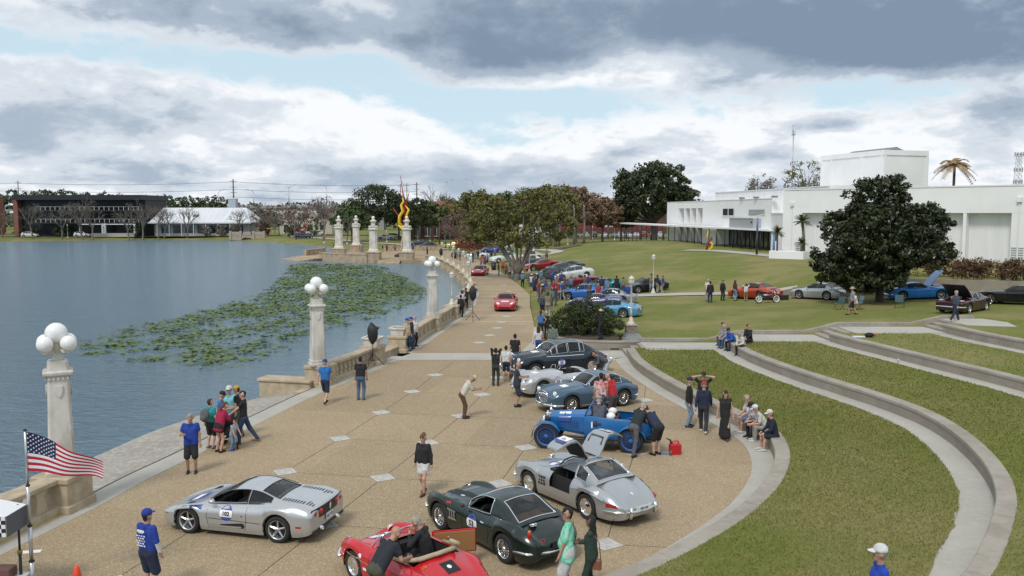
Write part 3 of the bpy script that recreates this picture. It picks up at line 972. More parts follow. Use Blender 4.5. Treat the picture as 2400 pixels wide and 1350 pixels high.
for (x,y),h,lab in _gl:
	z = tz(x,y)
	if lab.startswith('cream lantern lamp on a brick'):
		t = lantern_lamp(x,y,1.02,h,lab,'lantern lamps on the lawns')
		b = MB()
		b.bevbox(-.34,.34,-.34,.34,-.5,-.02,.02)
		b.build('pedestal',M('grey_brick',(.27,.22,.175),.9,var=(7,.4),bump=(12,.6)),t)
		MB().bevbox(-.38,.38,-.38,.38,-.02,.0,.005).build('pedestal_cap',m_conc_d,t)
	else:
		lantern_lamp(x,y,z,h,lab,'lantern lamps on the lawns')
# ================================================================ lakeside monument
m_mon = M('monument_tan_stone',(.46,.36,.25),.85,var=(1.2,.35),bump=(12,.3))
mp = sheet('monument_platform',[(-15.2,139.8),(-24.2,140.1),(-30.2,143.7),(-37,154),(-35.6,164),(-32,172),(-13,176),(-13,140)],.02,m_plaza,thick=1.4)
def steps(parent_label,c,rz,w,n,rise,run):
	t = tag(empty('stairs',(c[0],c[1],0),rz),parent_label,'stairs','stone steps of the monument')
	for i in range(n):
		MB().bevbox(-w / 2,w / 2,-run * (n - i),run * 2,-1.0,-.5 + rise * (i + 1) - (i and .0),.02).build('step',m_mon,t)
	return t
steps('broad stone steps down to the water between the two right monument columns',(-20.1,139.9),0,3.6,4,.125,.42)
steps('curved stone landing steps at the left end of the monument',(-35.6,150.0),R(-57),9.0,4,.125,.9)
def column(p,label,h=5.7,rz=0):
	t = tag(empty('monument_column',(p[0],p[1],0),rz),label,'column','white columns of the lakeside monument')
	b = MB()
	b.bevbox(-1.15,1.15,-1.15,1.15,-1.2,1.15,.05)
	b.bevbox(-1.22,1.22,-1.22,1.22,1.148,1.34,.05)
	b.build('pedestal',m_mon,t)
	z0 = 1.338
	def clover(r,z,k=.72):
		out = []
		for s in range(4):
			a = s * math.pi / 2
			for u,w in ((-r * k,-r),(r * k,-r),(r * k,-r * k)):
				out.append((u * math.cos(a) - w * math.sin(a),u * math.sin(a) + w * math.cos(a),z))
		return out
	MB().loft([clover(.82,z0),clover(.76,z0 + .3),clover(.62,z0 + .42),clover(.60,z0 + 3.5)],True,True).build('shaft',m_white_st,t)
	b = MB()
	b.loft([clover(.60,z0 + 3.498),clover(.78,z0 + 3.62),clover(.78,z0 + 3.8),clover(.6,z0 + 3.9)],True,True)
	b.build('capital',m_white_st,t)
	for sx in (-1,1):
		for sy in (-1,1):
			MB().ball((sx * .52,sy * .52,z0 + 4.08),.21,10).build('corner_ball',m_white_st,t)
	b = MB()
	b.lathe([(.42,z0 + 3.88),(.36,z0 + 4.3),(.33,z0 + 4.7),(.36,z0 + 4.78),(.56,z0 + 4.98),(.56,z0 + 5.1),(.3,z0 + 5.22),(.2,z0 + 5.36)],12)
	b.build('urn',m_white_st,t)
	MB().ball((0,0,z0 + 5.58),.27,12).build('finial_globe',m_globe,t)
column((-17.4,141.3),'white clustered stone column at the bay end, right of the yellow sculpture')
column((-22.9,141.2),'white clustered stone column left of the steps and the yellow sculpture')
column((-31.3,154.5),'leftmost white clustered stone column of the monument')
column((-30.9,169.5),'white monument column set back between the two left ones')
def low_wall(label,pts,h,baluster=False):
	t = tag(empty('parapet_wall',(0,0,0)),label,'wall','tan parapet walls of the monument')
	pl = resample(pts,16)
	b = MB()
	wallstrip(b,pl,0,.5,-1.0,h - .14)
	b.build('wall_body',m_mon,t)
	b = MB()
	wallstrip(b,pl,-.06,.56,h - .138,h)
	b.build('coping',m_mon,t)
	if baluster:
		for i in range(1,15):
			MB().bevbox(-.11,.11,-.05,.1,.12,h - .2,.03).build('baluster',m_stone,t,(pl[i][0],pl[i][1] - .05,0))
low_wall('tan balustraded parapet between the left steps and the second column',[(-23.6,140.2),(-30,143.6),(-33,148.0)],.95,True)
low_wall('short tan parapet at the far left tip of the monument',[(-37.2,154.2),(-35.8,164)],1.05)
low_wall('tan parapet at the back of the monument terrace',[(-26,172.5),(-20,173.5),(-14.5,174.5)],1.0,True)
t = tag(empty('sculpture',(-18.8,149.5,0)),'tall abstract sculpture with yellow ribbon, red spikes and blue stem','sculpture')
MB().bevbox(-1.7,1.2,-.9,.9,0,.45,.05).build('base',M('dark_base',(.05,.045,.045),.7),t)
MB().tube([(0,0,.4),(.15,0,1.6),(.05,0,3.0),(-.1,0,4.2),(-.2,0,5.2)],[.38,.42,.45,.35,.2],10,flat=.6).build('stem',M('sculpture_blue',(.06,.20,.36),.5),t)
MB().tube([(-1.4,0,.5),(-.9,-.1,.8),(-.45,-.15,1.6),(-.5,-.1,2.6),(-.3,0,3.4),(-.5,0,3.9)],[.16,.26,.28,.2,.22,.1],10,flat=.6).build('tan_limb',M('sculpture_tan',(.55,.42,.24),.6),t)
_ye = M('sculpture_yellow',(.75,.50,.02),.45)
for k,(pp,rr) in enumerate(([[(-.1,-.2,5.2),(-.9,-.3,6.0),(-.8,-.2,7.1),(-.2,-.1,8.0),(-.5,-.2,9.0),(-.1,0,9.7),(-.3,0,10.4)],[.4,.8,.75,.8,.7,.5,.2]],[[(.3,.1,5.2),(.7,-.2,6.3),(.4,-.2,7.3),(.8,-.1,8.2),(.2,0,9.0)],[.35,.7,.6,.65,.2]],[[(-.9,-.4,5.6),(-.3,-.5,5.0),(.3,-.4,5.5)],[.6,.85,.5]])):
	MB().tube(pp,rr,8,flat=.35).build('yellow_ribbon',_ye,t)
_rd = M('sculpture_red',(.33,.03,.025),.5)
for pp in ([(-.1,0,4.6),(.1,0,8.5),(-.6,0,14.2)],[(.1,0,8.0),(.9,0,11.4)],[(-.3,0,6.2),(-2.0,0,8.6)]):
	MB().tube(pp,[.16] * (len(pp) - 1) + [.04],6).build('red_spike',_rd,t)
# ================================================================ white theatre on the hill
m_bw = M('white_stucco',(.80,.80,.80),.85,var=(.25,.06),c2=(.74,.74,.74),bump=(14,.12))
m_bw2 = M('white_stucco_streaked',(.77,.77,.775),.85,var=(1.1,.1),stretch=(1,1,.12),bump=(14,.12))
m_glass = M('window_glass',(.05,.06,.07),.08,spec=.8)
m_glass_far = M('window_glass_far',(.035,.045,.055),.15,spec=.7)
m_roofgrey = M('roof_grey',(.22,.22,.225),.8,var=(1,.2))
theatre = tag(empty('theatre_building',(35,110,2.0)),'large white stucco theatre with recessed bays, canopy and tall stage tower','building')
class Frame:
	"""local frame along a wall: u along, v outward (towards the viewer's side), w up"""
	def __init__(s,a,c,o):
		a,c = np.array(a,float),np.array(c,float)
		s.a = a
		s.L = float(np.linalg.norm(c - a))
		s.t = (c - a) / s.L
		s.n = np.array([s.t[1],-s.t[0]])
		s.o = np.array(o,float)
	def __call__(s,p):
		q = s.a + s.t * p[0] + s.n * p[1]
		return (q[0] - s.o[0],q[1] - s.o[1],p[2] - s.o[2])
TO = (35,110,2.0)
FA = Frame((34.8,110),(75,68),TO)
def tb(fr,name,u0,u1,v0,v1,z0,z1,mat,parent=theatre):
	b = MB()
	b.box(u0,u1,v0,v1,z0,z1,tf=fr)
	return b.build(name,mat,parent)
tb(FA,'wall',0,2.6,-6,0,1.5,10.55,m_bw)
tb(FA,'fascia',2.6,FA.L,-6,0,7.75,10.6,m_bw)
tb(FA,'coping',-.06,FA.L,-6.2,.06,10.602,10.75,m_white)
tb(FA,'recess_wall',2.6,FA.L,-6,-1.15,1.5,7.748,m_bw2)
u = 2.6
bays = [4.6,4.8,4.8,4.8,4.8,4.8,4.8,4.8,4.8,4.8]
for i,wd in enumerate(bays):
	u += wd
	if u > FA.L - 1:
		break
	wide = 1.4 if i in (4,8) else .34
	tb(FA,'pier',u,u + wide,-1.149,-.012,1.5,7.749,m_bw)
	if i in (4,8):
		b = MB()
		b.box(u + .5,u + .95,.0,.3,8.9,9.4,tf=FA)
		b.box(u + .66,u + .8,-.01,.1,2.2,8.9,tf=FA)
		b.build('downpipe',m_bw2,theatre)
		for z in (3.0,3.25,3.5,3.75,4.0):
			tb(FA,'vent_slat',u + .1,u + 1.3,.0,.04,z,z + .1,m_steel)
	u += wide if i in (4,8) else 0
b = MB()
b.box(1.1,1.5,.0,.28,8.6,9.05,tf=FA)
b.box(1.25,1.36,-.01,.1,2.2,8.6,tf=FA)
b.build('downpipe',m_bw2,theatre)
for k in range(4):
	tb(FA,'vent_slat',1.9,2.5,.0,.04,3.0 + .22 * k,3.1 + .22 * k,m_roofgrey)
FB = Frame((37.2,123),(34.8,110.01),TO)
tb(FB,'wall',0,FB.L - .02,-5,0,1.5,7.6,m_bw)
tb(FB,'coping',0,FB.L - .02,-5,.08,7.602,7.75,m_white)
tb(FB,'pier',9.2,9.8,-.01,.9,1.5,5.0,m_bw)
tb(FB,'service_door',7.9,8.9,.0,.05,2.0,3.7,M('door_grey',(.35,.34,.33),.6))
tb(FB,'dark_window',4.0,5.0,.0,.04,4.2,5.0,m_glass)
FC = Frame((36.0,152),(41.5,112),TO)
tb(FC,'wall',0,FC.L,-14,0,7.0,11.2,m_bw2)
tb(FC,'coping',-.05,FC.L,-14.1,.1,11.202,11.32,m_white)
for (a0,a1,z0,z1) in ((9,24,9.9,10.1),(9,9.2,9.0,9.9),(23.8,24,9.0,9.9)):
	tb(FC,'panel_trim',a0,a1,.0,.12,z0,z1,m_bw)
FD1 = Frame((31.5,174),(35,147),TO)
FD2 = Frame((35,147),(37.2,122.6),TO)
for fr,nm in ((FD1,0),(FD2,1)):
	tb(fr,'coping',0,fr.L,-9,.06,9.752,9.86,m_white)
tb(FD2,'wall',0,fr.L,-9,0,5.3,9.75,m_bw)
tb(FD1,'wall',0,FD1.L,-9,-1.6,1.5,9.75,m_bw)
tb(FD1,'fascia',0,FD1.L,-1.599,0,8.55,9.749,m_bw)
tb(FD1,'spandrel',0,FD1.L,-1.599,0,5.1,5.72,m_bw)
tb(FD1,'end_pier',0,7.2,-1.598,-.003,1.5,9.748,m_bw)
tb(FD1,'end_pier',20.6,FD1.L,-1.598,-.003,1.5,9.748,m_bw)
for i in range(4):
	u0 = 7.2 + i * 3.35
	if i:
		tb(FD1,'fin',u0,u0 + .5,-1.597,-.004,1.5,9.747,m_bw)
	w0 = u0 + .6
	g = tb(FD1,'window',w0 + .2,u0 + 3.2,-1.598,-1.55,5.75,8.5,m_glass)
	for q in range(3):
		tb(FD1,'mullion',w0 + .3 + q * 1.1,w0 + .42 + q * 1.1,-1.549,-1.48,5.75,8.5,m_white,theatre)
	tb(FD1,'window',w0 + .2,u0 + 3.2,-1.598,-1.55,2.1,5.0,m_glass)
wd = tb(FD2,'window',3.5,9.0,-.002,.05,7.3,8.4,m_glass_far)
for q in range(3):
	tb(FD2,'mullion',3.45 + q * 2.75,3.65 + q * 2.75,.05,.09,7.28,8.42,m_white)
tb(FD2,'sill',3.3,9.2,.0,.15,7.15,7.3,m_white)
for q in range(4):
	tb(FD2,'louvre',15.5,21.8,.0,.08,7.4 + q * .24,7.5 + q * .24,m_steel)
tb(FD2,'balcony',10.2,20.5,.0,1.2,5.35,6.9,M('balcony_grey',(.35,.36,.37),.7))
tb(FD2,'balcony_rail',10.2,20.5,1.21,1.3,6.9,7.05,m_white)
tb(FD2,'glass_wall',1.0,22,-2.2,-2.1,2.0,5.28,m_glass)
tb(FD2,'foyer_floor',0,23,-2.1,3.5,1.9,2.16,m_conc)
for q in range(12):
	tb(FD2,'mullion',1 + q * 1.9,1.12 + q * 1.9,-2.1,-2.0,2.0,5.28,m_black)
cf = [(24.8,197),(27.2,178),(30.2,160),(32.6,145),(34.6,132),(36.2,120.5)]
cb = [(26.5,198),(31.0,176),(34.6,148),(35.8,140),(36.6,130),(37.6,120.2)]
cf,cb = resample(spline(cf,6),24),resample(cb,24)
b = MB()
b.loft([[(a[0] - 35,a[1] - 110,3.15),(a[0] - 35,a[1] - 110,3.42),(c_[0] - 35,c_[1] - 110,3.42),(c_[0] - 35,c_[1] - 110,3.15)] for a,c_ in zip(cf,cb)],True,True)
b.build('canopy',m_bw,theatre)
for i in range(0,24):
	p = (cf[i][0] * .85 + cb[i][0] * .15,cf[i][1] * .85 + cb[i][1] * .15)
	MB().tube([(p[0] - 35,p[1] - 110,tz(*p) - 2.3),(p[0] - 35,p[1] - 110,3.16)],.07,6).build('canopy_post',m_black,theatre)
FE1 = Frame((51,142),(55.2,128),TO)
FE2 = Frame((55.2,128),(63.0,130.5),TO)
b = MB()
b.prism([(51 - 35,32),(55.2 - 35,18),(63 - 35,20.5),(58.8 - 35,34.5)],7.0,15.0)
b.build('stage_tower',m_bw,theatre)
for fr,us in ((FE1,(0,2.0,9.6,fr.L)),(FE2,(0,FE2.L))):
	L = fr.L
	tb(fr,'tower_band',-.05,L + .05,.0,.12,16.3,17.05,m_bw,theatre)
	for q in ([0,2.4,L * .66,L - .5] if fr is FE1 else [.0,L - .35]):
		tb(fr,'tower_rib',q,q + .45,.0,.11,9,16.31,m_bw,theatre)
b = MB()
b.add([(54.0 - 35,31,15.0),(56.6 - 35,20.5,15.0),(60.6 - 35,22,15.0),(58 - 35,32,15.0),(56 - 35,31.6,15.75),(58.6 - 35,21.4,15.75)],[(0,1,5,4),(3,4,5,2),(1,2,5),(0,4,3)])
b.build('tower_roof',m_roofgrey,theatre)
for q in (12,18,25):
	b = MB()
	b.box(q,q + .8,-.3,.35,9.9,10.15,tf=FD2 if q < 24 else FD2)
	b.build('roof_flood_light',m_roofgrey,theatre)
t = tag(empty('white_planter',(32.9,101.2,0)),'white stucco planter box with two palms before the theatre','planter')
MB().bevbox(-2.1,2.0,-1.0,1.4,1.7,3.25,.03).build('box',m_bw,t,None,R(-38))
t = tag(empty('sculpture',(29.3,127.5,tz(29.3,127.5))),'red and yellow curved lawn sculpture by the canopy','sculpture')
MB().tube([(0,0,0),(.55,0,.35),(.6,0,.95),(.1,0,1.4)],[.16,.2,.2,.12],8,flat=.8).build('yellow_hook',_ye,t)
MB().tube([(-.25,.05,0),(-.1,.05,.7),(.0,.05,1.2),(.5,.05,1.6),(.45,.05,2.0)],[.3,.34,.3,.3,.25],8,flat=.5).build('red_body',M('sculpture_maroon',(.20,.012,.015),.5),t)
MB().tube([(-.3,0,1.7),(-.1,0,2.4),(-.05,0,3.0)],[.25,.2,.05],6,flat=.5).build('yellow_tip',_ye,t)
t = tag(empty('sculpture',(32.3,112.6,tz(32.3,112.6))),'tall black and blue pole with a pale tilted top beside the theatre','sculpture')
MB().tube([(0,0,0),(0,0,3.0)],.14,8).build('lower_pole',m_black,t)
MB().tube([(0,0,3.0),(0,0,4.9)],.13,8).build('upper_pole',M('pole_blue',(.09,.22,.42),.5),t)
MB().tube([(-1.4,0,4.8),(.9,0,5.35)],[.08,.16],6,flat=.5).build('tilted_top',M('pole_top',(.65,.60,.40),.6),t)
MB().ball((-.8,0,4.3),.15,8).build('hanging_ball',m_black,t)
t = tag(empty('sculpture',(33.3,108.6,tz(33.3,108.6))),'short blue forked pole beside the white planter box','sculpture')
MB().tube([(0,0,0),(0,0,3.0)],.17,8).build('blue_pole',M('pole_blue'),t)
MB().box(-.35,.35,-.06,.06,2.9,3.15).build('cross_bar',M('pole_blue'),t)
MB().tube([(.25,0,2.0),(.3,0,4.0)],[.1,.14],6).build('red_fork',_rd,t)
# ================================================================ far bank
m_dark = M('black_cladding',(.016,.017,.022),.5,var=(.3,.2))
m_brick = M('red_brick',(.26,.105,.075),.9,var=(3,.3))
m_brick_d = M('dark_brick',(.12,.06,.05),.9,var=(1.2,.35))
m_metal_roof = M('white_metal_roof',(.62,.64,.67),.45,var=(.2,.12),stretch=(4,1,1))
def block(root,name,x0,x1,y0,y1,z0,z1,mat):
	return MB().box(x0,x1,y0,y1,z0,z1).build(name,mat,root)
t = tag(empty('office_building',(-131,262,.5)),'long black three-storey office building on the far bank','building')
block(t,'roof_slab',-19.5,19.6,-4,16,11.0,12.5,m_dark)
block(t,'core_wall',-19,19,0,16,0,11,m_dark)
block(t,'brick_end',-20.3,-19,-2,14,0,11.2,m_brick)
for i,z in enumerate((4.2,7.9)):
	block(t,'balcony_slab',-13,18.5,-3.2,0,z - .35,z,m_dark)
	for k in range(22):
		block(t,'baluster',-13 + k * 1.48,-12.9 + k * 1.48,-3.2,-3.12,z,z + 1.05,m_white)
	block(t,'hand_rail',-13,18.5,-3.22,-3.1,z + 1.02,z + 1.1,M('rail_grey',(.45,.47,.5),.5))
for i,(z0,z1) in enumerate(((.6,3.6),(4.6,7.3),(8.2,10.8))):
	for k in range(9):
		x = -17.5 + k * 4.0
		w = block(t,'window',x,x + 3.5,-.06,-.01,z0,z1,M('black_glass',(.008,.009,.012),.35,spec=.3))
block(t,'sign_pillar',7.0,8.2,-3.6,-3.0,.0,3.9,m_white)
for k,ch in enumerate('632'):
	o = link('sign_number',text_mesh(ch,1.15,m_black),t,(7.6,-3.64,2.75 - k * 1.1))
	o.rotation_euler = (R(90),0,0)
block(t,'entrance_frame',0.2,17.2,-3.5,-3.1,3.55,3.8,m_white)
for x in (.2,16.6):
	block(t,'entrance_frame',x,x + .5,-3.5,-3.1,0,3.55,m_white)
block(t,'entrance_steps',4.5,17.5,-5.2,-3.6,-.1,1.0,m_conc)
t = tag(empty('brick_building',(-174,268,.5)),'red brick building at the far left edge behind the black office','building')
block(t,'wall',-14,8.0,0,12,0,12.2,m_brick)
block(t,'parapet',-14.1,8.1,-.1,12.1,12.2,12.7,m_roofgrey)
for k in range(5):
	for z in (1.5,5,8.6):
		block(t,'window',-12 + k * 4,-10.2 + k * 4,-.05,0,z,z + 2,m_glass_far)
		block(t,'sill',-12.1 + k * 4,-10.1 + k * 4,-.12,0,z - .2,z,m_white)
t = tag(empty('hall_building',(-95,262,.5)),'low white hall with a long pale metal gable roof','building')
b = MB()
b.add([(-15.5,-2.2,4.1),(15.6,-2.2,4.1),(15.6,14,4.1),(-15.5,14,4.1),(-13.8,6,8.7),(12.0,6,8.7)],[(0,1,5,4),(2,3,4,5),(1,2,5),(3,0,4),(0,3,2,1)])
b.build('roof',m_metal_roof,t)
block(t,'eave',-15.6,15.7,-2.4,-2.2,3.9,4.25,m_white)
block(t,'wall',-14.5,14.5,.0,13,0,4.08,M('hall_white',(.50,.50,.51),.8,var=(.5,.2)))
for k in range(7):
	x = -12.5 + k * 3.7
	block(t,'window',x,x + 2.9,-.05,.0,.9,3.3,m_glass_far)
	block(t,'porch_post',x - .5,x - .3,-2.1,-1.9,0,3.9,m_white)
block(t,'low_wall',-11,10,-2.0,-1.7,0,.9,m_conc)
block(t,'roof_vent',-3.0,-1.4,.8,1.6,5.4,6.6,m_roofgrey)
t = tag(empty('equipment_tower',(-90.5,277,.5)),'grey box tower behind the white hall roof','tower')
block(t,'tower_box',-1.2,1.2,0,2.5,0,11.6,M('tower_grey',(.36,.40,.46),.6))
block(t,'tower_cap',-1.3,1.3,-.1,2.6,11.6,11.8,m_white)
t = tag(empty('low_building',(-72,285,.5)),'pale flat building half hidden by reddish trees','building')
block(t,'wall',-6,12,0,8,0,7.2,M('cream_wall',(.50,.47,.40),.8,var=(.4,.15)))
block(t,'parapet',-6.1,12.1,-.1,8.1,7.2,7.6,m_white)
for k in range(4):
	block(t,'window',-4 + k * 4,-2.4 + k * 4,-.05,0,1.4,3.2,m_glass_far)
t = tag(empty('brick_house',(-19.5,236,.3)),'two-storey brick house with red tiled roof behind the sculpture','building')
block(t,'wall',-8.5,8.5,0,11,0,8.2,m_brick_d)
b = MB()
b.add([(-9.2,-.8,8.2),(9.2,-.8,8.2),(9.2,11.8,8.2),(-9.2,11.8,8.2),(-5,5.5,10.6),(5,5.5,10.6)],[(0,1,5,4),(2,3,4,5),(1,2,5),(3,0,4),(0,3,2,1)])
b.build('roof',M('red_roof_tile',(.24,.085,.06),.85,var=(4,.3)),t)
block(t,'entrance_surround',.8,2.6,-.35,0,0,6.6,M('limestone',(.46,.43,.36),.8))
block(t,'door',1.2,2.2,-.4,-.352,0,2.4,m_glass_far)
for x in (-7.2,-4.6,-2.0,4.2,6.4):
	for z in (1.0,4.8):
		w = block(t,'window',x,x + 1.5,-.06,0,z,z + 2.3,m_glass_far)
		block(t,'sill',x - .1,x + 1.6,-.14,0,z - .18,z,m_white)
		block(t,'mullion',x + .68,x + .82,-.1,-.06,z,z + 2.3,m_white)
t = tag(empty('brick_school',(15,300,.5)),'long dark red brick building behind the parked cars','building')
block(t,'wall',-30,52,0,14,0,6.8,m_brick_d)
block(t,'parapet',-30.1,52.1,-.1,14.1,6.8,7.2,M('limestone'))
block(t,'red_band',-8,52,-.08,0,1.2,3.4,M('maroon_panel',(.16,.03,.035),.8))
for k in range(18):
	x = -28 + k * 4.4
	block(t,'window',x,x + 2.4,-.1,-.08,3.8,5.6,m_glass_far)
t = tag(empty('white_building',(6,285,.5)),'white gabled building glimpsed between the tree trunks','building')
block(t,'wall',-3.5,5.5,0,8,0,5.4,m_white)
block(t,'window',-2,-.8,-.05,0,1.5,3.2,m_glass_far)
block(t,'window',2,3.2,-.05,0,1.5,3.2,m_glass_far)
b = MB()
b.add([(-3.8,-.3,5.4),(5.8,-.3,5.4),(5.8,8.3,5.4),(-3.8,8.3,5.4),(-3.8,4,7.6),(5.8,4,7.6)],[(0,1,5,4),(2,3,4,5),(1,2,5),(3,0,4)])
b.build('roof',m_roofgrey,t)
t = tag(empty('footbridge',(-77.5,250,-.4)),'small tan stone footbridge on the far bank','bridge')
b = MB()
arch = [(-5.2,0),(-1.6,0)] + [(1.6 * math.cos(a),.9 * math.sin(a)) for a in np.linspace(math.pi,0,9)][1:-1] + [(1.6,0),(5.2,0),(5.2,1.5),(-5.2,1.5)]
b.loft([[(x,0,z) for x,z in arch],[(x,2.5,z) for x,z in arch]],True,True)
b.build('arch_wall',M('bridge_stone',(.40,.33,.27),.9,var=(2,.2)),t)
for s in (-4.9,-1.9,1.9,4.9):
	MB().bevbox(s - .35,s + .35,-.25,.35,0,2.7,.05).build('pier',M('bridge_stone'),t)
for s in (-3.4,0,3.4):
	MB().bevbox(s - 1.15,s + 1.15,-.08,.12,1.5,2.5,.03).build('parapet_panel',M('bridge_stone'),t)
for nm,pl,w in (('far_road',[(-330,259),(-150,259.5),(-90,260.2),(-60,268),(-30,262),(20,270)],5.0),('parking_lot',[(-5,252),(30,248),(70,246)],16.0)):
	drape(nm,pl,w,m_road,.14)
t = tag(empty('overpass',(0,345,0)),'grey concrete highway overpass behind the trees','overpass')
block(t,'deck',-260,120,0,11,8.2,9.6,M('overpass_concrete',(.34,.34,.34),.8,var=(.2,.2)))
block(t,'barrier',-260,120,-.3,0,9.3,10.5,M('overpass_concrete'))
for x in range(-250,120,28):
	block(t,'pier',x,x + 2,2,9,0,8.2,M('overpass_concrete'))
def light_pole(px,ztop,y,sgn,lab,z0=9.6):
	x = (px - 1200) / 2000 * y
	t = tag(empty('highway_light',(x,y,z0)),lab,'street light','tall highway lights along the overpass')
	h = ztop - z0
	MB().tube([(0,0,0),(0,0,h - 1.4)],[.2,.12],6).build('pole',m_steel,t)
	MB().tube([(0,0,h - 1.4),(sgn * .5,0,h - .6),(sgn * 2.6,0,h)],[.11,.09,.07],6).build('arm',m_steel,t)
	MB().bevbox(min(sgn * 2.3,sgn * 3.1),max(sgn * 2.3,sgn * 3.1),-.15,.15,h - .08,h + .06,.02).build('lamp_head',m_steel,t)
for i,(px,py,sg) in enumerate(((516,444,1),(598,443,-1),(680,433,1),(768,432,-1),(864,425,1),(948,424,-1),(1047,420,1),(1109,420,-1),(1274,418,1),(1322,419,-1))):
	light_pole(px,7.85 + (497 - py) * 340 / 2000,347.5,sg,'tall curved-arm highway light, %s from the left over the far trees' % ['first','second','third','fourth','fifth','sixth','seventh','eighth','ninth','tenth'][i])
UP = [(50,424,300),(551,421,300),(978,428,330),(940,432,332),(955,430,336)]
upos = []
for i,(px,py,y) in enumerate(UP):
	x = (px - 1200) / 2000 * y
	zt = 7.85 + (497 - py) * y / 2000
	t = tag(empty('utility_pole',(x,y,.5)),['utility pole above the black office building','tall utility pole right of the white hall roof','thick utility pole right of the yellow sculpture','thin utility pole behind the sculpture spike, left one','thin utility pole behind the sculpture spike, right one'][i],'utility pole','utility poles beyond the lake')
	MB().tube([(0,0,0),(0,0,zt - .5)],[.32 if i in (1,2) else .2,.22 if i in (1,2) else .14],7).build('pole',M('pole_wood',(.13,.115,.10),.9),t)
	for k in range(3):
		MB().box(-1.1,1.1,-.08,.08,zt - 1.4 - k * 1.9,zt - 1.25 - k * 1.9).build('cross_arm',M('pole_wood'),t)
	upos.append((x,y,zt))
for i,(a,c_) in enumerate((((-330,320,19.0),upos[0]),(upos[0],upos[1]),(upos[1],upos[2]))):
	for k in range(3):
		z1,z2 = a[2] - .9 - k * 2.6,c_[2] - .9 - k * 2.6
		pts = []
		for q in np.linspace(0,1,14):
			pts.append((a[0] + (c_[0] - a[0]) * q,a[1] + (c_[1] - a[1]) * q - .3,z1 + (z2 - z1) * q - 1.6 * 4 * q * (1 - q) * .5))
		o = MB().tube(pts,.05,4).build('power_line',m_black)
		tag(o,'%s power line %s' % (['top','middle','lowest'][k],['left of the pole above the black office','between the office pole and the pole by the white hall','from the hall pole towards the sculpture'][i]),'power line','power lines beyond the lake')
t = tag(empty('radio_mast',(163,500,1)),'slender red-grey radio mast rising behind the theatre trees','mast')
b = MB()
for a in range(3):
	b.tube([(.35 * math.cos(a * 2.094),.35 * math.sin(a * 2.094),0),(.3 * math.cos(a * 2.094),.3 * math.sin(a * 2.094),54)],.09,4)
for k in range(40):
	a = k % 3
	b.tube([(.35 * math.cos(a * 2.094),.35 * math.sin(a * 2.094),k * 1.35),(.33 * math.cos((a + 1) * 2.094),.33 * math.sin((a + 1) * 2.094),k * 1.35 + 1.35)],.05,4)
b.build('lattice',m_steel,t)
b = MB()
for a in range(3):
	b.tube([(.9 * math.cos(a * 2.1),.9 * math.sin(a * 2.1),51),(.9 * math.cos(a * 2.1),.9 * math.sin(a * 2.1),57)],.1,4)
b.box(-1,1,-1,1,51.3,51.6)
b.build('antenna_ring',m_steel,t)
t = tag(empty('cell_tower',(206,350,1)),'grey lattice cell tower at the right edge above the theatre roof','tower')
b = MB()
for sx in (-1,1):
	for sy in (-1,1):
		b.tube([(sx * 2.0,sy * 2.0,0),(sx * .8,sy * .8,32)],.12,4)
for k in range(16):
	w0,w1 = 2.0 - 1.2 * k / 16,2.0 - 1.2 * (k + 1) / 16
	for s in (-1,1):
		b.tube([(-w0,s * w0,k * 2),(w1,s * w1,k * 2 + 2)],.06,4)
		b.tube([(w0,s * w0,k * 2),(-w1,s * w1,k * 2 + 2)],.06,4)
		b.tube([(s * w0,-w0,k * 2),(s * w1,w1,k * 2 + 2)],.06,4)
b.build('lattice',m_steel,t)
t.scale = (.85,.85,.96)
for z in (20,25,31.5):
	b = MB()
	for k in range(8):
		a = k * math.pi / 4
		b.box(-.15,.15,-.1,.1,z - .9,z + .9,tf=lambda q,a=a: ((q[0] + 0) * math.cos(a) - (q[1] - 1.9) * math.sin(a),q[0] * math.sin(a) + (q[1] - 1.9) * math.cos(a),q[2]))
	b.tube([(1.8 * math.cos(a),1.8 * math.sin(a),z) for a in np.linspace(0,2 * math.pi,13)],.08,4)
	b.build('antenna_ring',m_steel,t)
t = tag(empty('basketball_hoop',(27.5,245,tz(27.5,245))),'basketball hoop with white backboard above the parked cars','hoop')
MB().tube([(0,.8,0),(0,.8,3.0),(0,0,3.7)],.09,6).build('post',m_steel,t)
MB().box(-1.3,1.3,-.06,.06,3.2,4.6).build('backboard',m_white,t)
MB().tube([(.3 * math.cos(a),-.5 + .3 * math.sin(a),3.4) for a in np.linspace(0,2 * math.pi,13)],.03,4).build('rim',_rd,t)
# ================================================================ plants
def leaf_mat(name,c,c2,rough=.6,spec=.3):
	m = bpy.data.materials.new(name)
	m.use_nodes = True
	k = Nodes(m.node_tree)
	b = m.node_tree.nodes['Principled BSDF']
	b.inputs['Roughness'].default_value = rough
	b.inputs['Specular IOR Level'].default_value = spec
	g = k.new('ShaderNodeNewGeometry')
	isl = g.outputs['Random Per Island']
	n = k.noise(g.outputs['Position'],.55,3,.5)
	f = k.m('ADD',k.m('MULTIPLY',isl,.6),k.m('MULTIPLY',k.remap(n,.3,.7),.4))
	k.put(b.inputs['Base Color'],k.mix(f,c,c2))
	_MATS[name] = m
	return m
m_bark = M('bark_grey',(.17,.145,.12),.95,var=(3,.45),bump=(14,.8),stretch=(1,1,.3))
m_bark_pale = M('bark_pale',(.30,.265,.23),.95,var=(3,.35),bump=(14,.6),stretch=(1,1,.3))
m_bark_dark = M('bark_dark',(.075,.06,.05),.95,var=(3,.4))
L_mag = leaf_mat('magnolia_leaf',(.011,.021,.007),(.046,.056,.018),.42,.4)
L_oak = leaf_mat('oak_leaf',(.028,.042,.018),(.065,.078,.034))
L_olive = leaf_mat('olive_leaf',(.085,.090,.026),(.185,.168,.052))
